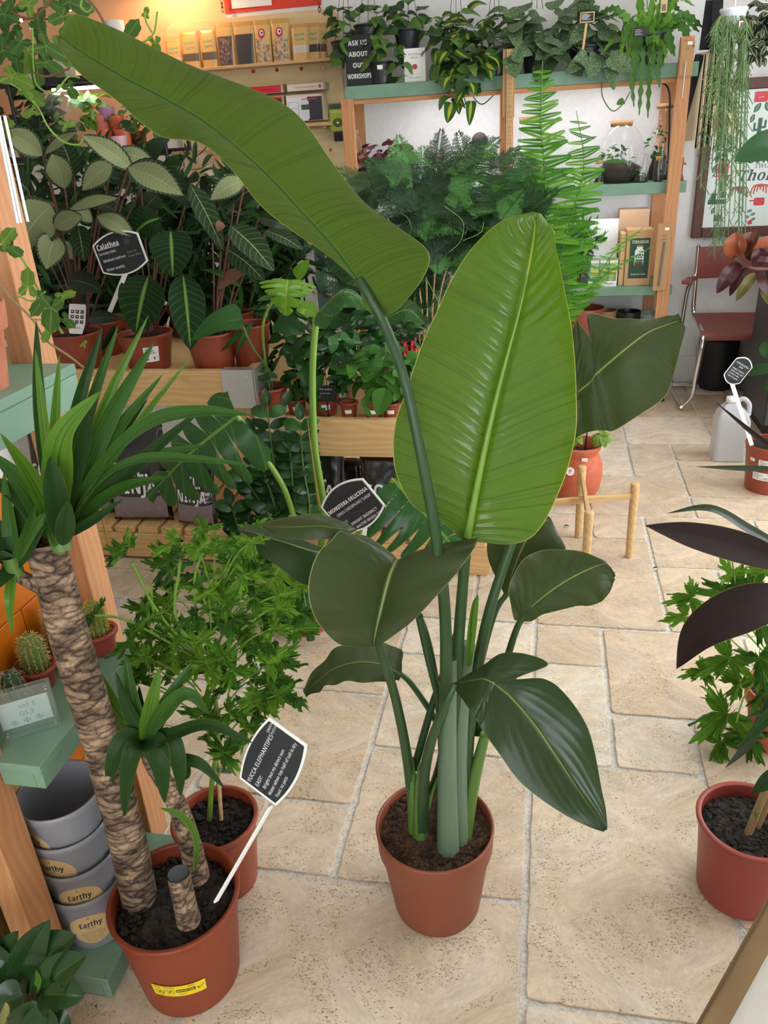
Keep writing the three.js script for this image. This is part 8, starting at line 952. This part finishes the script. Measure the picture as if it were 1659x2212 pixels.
// ---------------------------------------------------------------- left edge: ivy, cacti, acrylic sign, hanging rods
{
  reseed(401); const ivyR = (th) => { const a = Math.abs(th); return (0.34 + 0.6 * Math.pow(Math.abs(Math.cos(th * 1.26)), 2.2)) * (1.05 - 0.18 * a) * (1 + 0.05 * Math.cos(th * 17)); };
  const ivG = [radialLeaf(ivyR, 60, 4, 0.1, 0.1, 4), radialLeaf(ivyR, 60, 4, -0.2, 0.12, 7)], ivT = (a, b) => canvasTex(128, 128, (g, w, h) => { g.fillStyle = a; g.fillRect(0, 0, w, h); g.strokeStyle = b; g.lineWidth = 2.5; for (let k = -2; k <= 2; k++) { g.beginPath(); g.moveTo(64, 64); g.lineTo(64 + Math.sin(k * 1.2) * 60, 64 - Math.cos(k * 1.2) * 60); g.stroke(); } }), ivM = [leafMat(ivT('#4f7d3e', '#7ea568'), { gloss: 0.2, through: 0.3 }), leafMat(ivT('#6fa042', '#98c06a'), { gloss: 0.2, through: 0.35 }), leafMat(ivT('#39652f', '#5b8a4c'), { gloss: 0.2, through: 0.2 })];
  const p0 = PZ(-70, -40, -1.3), t = thing('ivy', 'trailing ivy hanging in from the top corner with pale vines', 'plant', p0.clone()); part(t, 'pot', potG(p0, 0.06, 0.085, 0.13), terraM); part(t, 'soil', soilG(p0.clone().add(V(0, 0.115, 0)), 0.078, 0.004, 3), soilDM); part(t, 'cord', tubeG([p0.clone().add(V(0, 0.13, 0)), V(p0.x, CEIL - 0.002, p0.z)], 0.003, 2, 6), blackM);
  const vine = (pts, r = 0.0014, m = stemLimeM) => stemPx(t, pts, r, m, 'vine', 40, 6), Z = -1.25;
  vine([[-60, -60, -1.3], [20, 110, Z], [50, 140, Z], [95, 165, Z], [150, 148, Z]], 0.0016, mat('#6a4a32', 0.7)); vine([[70, 60, Z], [72, 140, Z], [80, 185, Z], [115, 200, Z], [150, 165, Z], [172, 168, Z]]); vine([[-10, 170, Z], [40, 190, Z], [80, 230, Z], [105, 275, Z], [135, 305, Z], [172, 312, Z], [180, 300, Z]]); vine([[-60, -60, -1.3], [60, 40, Z], [130, -10, Z], [190, 0, Z], [225, 50, Z], [230, 65, Z]], 0.002, mat('#6a4a32', 0.7)); vine([[180, -10, Z], [175, 15, Z], [190, 26, Z], [200, 12, Z], [185, 0, Z]]);
  vine([[-30, 500, -1.02], [40, 550, -1.03], [80, 620, -1.03], [110, 680, -1.04], [135, 720, -1.05]], 0.0018); vine([[-20, 590, -1.02], [20, 640, -1.02], [70, 690, -1.02], [100, 735, -1.03], [150, 770, -1.05], [195, 806, -1.06]], 0.0017, mat('#8a7a52', 0.7)); vine([[40, 640, -1.02], [70, 650, -1.02], [98, 630, -1.02]]); vine([[75, 690, -1.02], [100, 690, -1.02], [118, 676, -1.02]]); vine([[240, 105, Z], [290, 98, Z], [330, 75, Z], [340, 25, Z]]); vine([[328, 70, Z], [315, 45, Z], [312, 25, Z]]);
  for (const [x, y, r, k, dx, dy, z] of [[30, 15, 46, 2, -0.4, 0.6], [80, 40, 44, 0, 0.2, 1], [20, 70, 50, 2, -0.2, 1], [60, 110, 56, 1, -0.2, 1], [100, 100, 46, 0, 0.8, 0.4], [85, 65, 40, 2, 0.2, 1], [130, 15, 42, 0, 0.6, -0.4], [150, 5, 50, 0, 0.7, 0.2], [45, 90, 40, 2, -0.5, 0.6], [125, 105, 46, 1, 0.9, 0.7], [100, 135, 42, 0, 0.6, 0.3], [135, 35, 36, 0, -0.6, 0.4], [25, 165, 48, 1, 0.8, 0.3], [50, 185, 30, 1, 0.5, 0.6], [80, 145, 40, 0, 0.1, 1], [150, 190, 32, 0, 0.4, 0.6], [60, 195, 42, 1, 0.6, 0.6], [10, 275, 42, 1, -0.6, -0.2], [140, 270, 24, 1, 0.8, -0.3], [275, 80, 44, 0, 0.4, -0.6], [290, 100, 40, 0, 0.8, 0.3], [335, 90, 30, 1, 0.2, 1], [315, 30, 18, 1, 0.2, -1], [10, 30, 50, 2, -0.5, 0.2], [60, 10, 40, 1, 0.3, -0.4], [110, 5, 30, 0, 0.4, 0.2], [35, 130, 40, 2, 0.2, 1], [70, 240, 26, 1, -0.5, 0.2], [5, 110, 50, 2, -0.6, 0.5],
    [8, 520, 44, 1, 0.4, -0.6, -1.0], [20, 535, 40, 0, 0.8, 0.6, -1.0], [60, 620, 42, 1, 0, -0.9, -1.0], [110, 665, 58, 0, -0.1, 1, -1.0], [135, 640, 30, 1, 0.7, -0.4, -1.02], [105, 715, 28, 1, -0.3, 0.6, -1.02], [180, 745, 14, 1, 0.2, -0.6, -1.04], [90, 650, 40, 0, -0.5, 0.8, -1.02], [140, 690, 30, 0, 0.7, 0.6, -1.02]]) { const p = PZ(x, y, z ?? Z + rr(-0.06, 0.06)); lobed(t, ivG[k % 2], ivM[k], p, toEye(p).add(V(rr(-0.5, 0.5), rr(0, 0.7), rr(-0.3, 0.3))), rightV.clone().multiplyScalar(dx).addScaledVector(upV, -dy), r * perPx(p)); }
}
const spineM = mat('#d8c27a', 0.8);
function cactusG(c, r, h, ribs, tip = 1) { return surfG((u, v) => { const a = (u + 1) * Math.PI, R = r * (1 + 0.10 * Math.cos(a * ribs)) * Math.pow(Math.max(0, 1 - Math.pow(Math.max(0, (v - 0.55) / 0.45), 2.4)), 0.5) * (0.86 + 0.14 * Math.min(1, v * 4)); return V(c.x + Math.cos(a) * R, c.y + v * h, c.z + Math.sin(a) * R); }, ribs * 6, 22); }
function spinesG(c, r, h, ribs, n, L) { const list = []; for (let i = 0; i < ribs; i++) for (let j = 0; j < n; j++) { const v = (j + 0.5) / n, a = i / ribs * 6.283, R = r * 1.1 * Math.pow(Math.max(0.02, 1 - Math.pow(Math.max(0, (v - 0.55) / 0.45), 2.4)), 0.5), b = V(c.x + Math.cos(a) * R, c.y + v * h, c.z + Math.sin(a) * R); for (let k = 0; k < 3; k++) { const e = b.clone().add(V(Math.cos(a) * L + rr(-L, L), rr(-L, L), Math.sin(a) * L + rr(-L, L))); list.push(tubeG([b, e], 0.0004, 1, 3, false)); } } return merged(list); }
{
  reseed(411); const cg = mat('#6f7f3e', 0.8), cd = mat('#3d5238', 0.75);
  const mk = (label, x, z, r, ch, ribs, m, sm, pr, o = {}) => { const c = V(x, o.y ?? 0.6, z), t = pottedAt('cactus', label, 'cactus', c, pr * 0.74, pr, pr * 1.5, o.pm || potRedM); const b = V(x, c.y + pr * 1.5 - 0.02, z); part(t, 'body', cactusG(b, r, ch, ribs), m); const s = part(t, 'spines', spinesG(b, r, ch, ribs, Math.round(ch * 220), 0.004), sm); s.userData.kind = 'stuff'; return t; };
  mk('golden spined column cactus in the middle small pot on the stand', -0.955 + 0.05, -1.125, 0.02, 0.11, 14, cg, spineM, 0.034); mk('short golden topped cactus by the far post of the stand', -0.848, -1.165, 0.019, 0.085, 14, cg, mat('#e0b83c', 0.8), 0.034); mk('golden cactus in the pot at the picture edge of the stand', -0.907, -1.045, 0.02, 0.09, 14, cg, spineM, 0.032); mk('dark green cactus at the front of the middle shelf', -0.90, -0.968, 0.016, 0.075, 8, cd, mat('#b9b39a', 0.8), 0.026);
  // cactus in a terracotta pot on the upper shelf
  const c = V(-0.868, 1.178, -1.045), t = thing('cactus', 'dark column cactus in a large terracotta pot on the upper shelf', 'cactus', c); part(t, 'pot', latheG([[0.0005, 0.004], [0.046, 0.003], [0.049, 0], [0.062, 0.088], [0.069, 0.09], [0.073, 0.128], [0.067, 0.13], [0.058, 0.09], [0.04, 0.01], [0.0005, 0.01]], 56, c), terraM); part(t, 'soil', soilG(c.clone().add(V(0, 0.115, 0)), 0.063, 0.004, 2), soilM); const b = c.clone().add(V(0.022, 0.108, -0.015)); part(t, 'body', cactusG(b, 0.019, 0.085, 6), cd); const s = part(t, 'spines', spinesG(b, 0.019, 0.085, 6, 10, 0.004), mat('#b9b39a', 0.8)); s.userData.kind = 'stuff';
}
{ // acrylic sign seen from behind, its writing reversed
  const A = PY(10, 1597, 0.601), B = PY(133, 1560, 0.601), X = B.clone().sub(A), w = X.length(); X.normalize(); const N = X.clone().cross(V(0, 1, 0)).normalize(), up = V(0, 1, 0).addScaledVector(N, 0.06).normalize(), Zn = X.clone().cross(up), hh = 0.098, M = new THREE.Matrix4().makeBasis(X, up, Zn).setPosition(A), t = thing('acrylic_sign', 'clear acrylic stand with a paper sign reading three for twenty pounds', 'sign', A.clone());
  const bx = (x0, x1, y0, y1, z0, z1) => { const g = boxG(x0, x1, y0, y1, z0, z1, 0.001); g.applyMatrix4(M); return g; }; const ac = phys({ color: '#eef4f0', roughness: 0.03, transmission: 0.95, thickness: 0, ior: 1.49 }); part(t, 'front_panel', bx(0, w, 0, hh, 0.004, 0.007), ac); part(t, 'back_panel', bx(0, w, 0, hh, -0.007, -0.004), ac); part(t, 'edge', merged([bx(0, w, 0, 0.004, -0.004, 0.004), bx(0, 0.003, 0.004, hh, -0.004, 0.004), bx(w - 0.003, w, 0.004, hh, -0.004, 0.004)]), ac); for (const [x, y] of [[0.008, 0.012], [w - 0.008, 0.012], [w - 0.008, hh - 0.01]]) part(t, 'screw', (() => { const g = tubeG([V(x, y, 0.006), V(x, y, 0.010)], 0.0028, 1, 10); g.applyMatrix4(M); return g; })(), steelM);
  const pg = new THREE.PlaneGeometry(w * 0.88, hh * 0.56); pg.translate(w * 0.46, hh * 0.46, 0.0); pg.applyMatrix4(M); part(t, 'paper', pg, mat('#ffffff', 0.7, { map: canvasTex(256, 180, (g, W, H) => { g.fillStyle = '#dcdce6'; g.fillRect(0, 0, W, H); g.save(); g.translate(W, 0); g.scale(-1, 1); g.fillStyle = '#9a9aa4'; g.font = '44px sans-serif'; g.textAlign = 'center'; g.fillText('3 for', W / 2 - 20, 60); g.fillText('£20', W / 2 - 10, 112); g.fillStyle = '#a9b8b0'; for (let k = 0; k < 3; k++) { const x = 60 + k * 62; g.fillRect(x, 130, 12, 40); g.fillRect(x - 12, 140, 8, 16); g.fillRect(x - 12, 152, 14, 7); g.fillRect(x + 16, 136, 8, 16); g.fillRect(x + 8, 148, 14, 7); } g.restore(); }) }));
}
for (const [a, b, k] of [[[142, 866, -1.36], [213, 1236, -1.36], 0], [[150, 872, -1.35], [218, 1241, -1.35], 1], [[160, 858, -1.37], [238, 1196, -1.37], 2]]) { const P = pz(a), Q = pz(b), t = thing('brass_rod', ['thin brass plant hook hanging nearest the yucca trunk', 'second thin brass plant hook hanging behind the yucca', 'brass plant hook hanging furthest towards the soil bags'][k], 'hook', Q.clone(), 'brass hooks'); part(t, 'rod', tubeG([P, Q], 0.0022, 2, 8), brassM); part(t, 'hook', tubeG([P, P.clone().add(V(-0.006, 0.02, 0)), P.clone().add(V(-0.022, 0.02, 0)), P.clone().add(V(-0.026, 0, 0))], 0.0022, 14, 8), brassM); }
for (const [a, b, k] of [[[-8, 250, -1.12], [38, 482, -1.12], 0], [[-2, 250, -1.11], [45, 481, -1.11], 1], [[10, 250, -1.1], [60, 479, -1.1], 2]]) { const t = thing('metal_rod', ['first of three thin silver rods hanging before the silver calathea', 'middle one of three thin silver rods hanging by the post', 'last of three thin silver rods, nearest the plants'][k], 'rod', pz(b), 'silver rods'); part(t, 'rod', tubeG([pz(a), pz(b)], 0.0022, 2, 8), steelM); }
renderer.render(scene, camera);
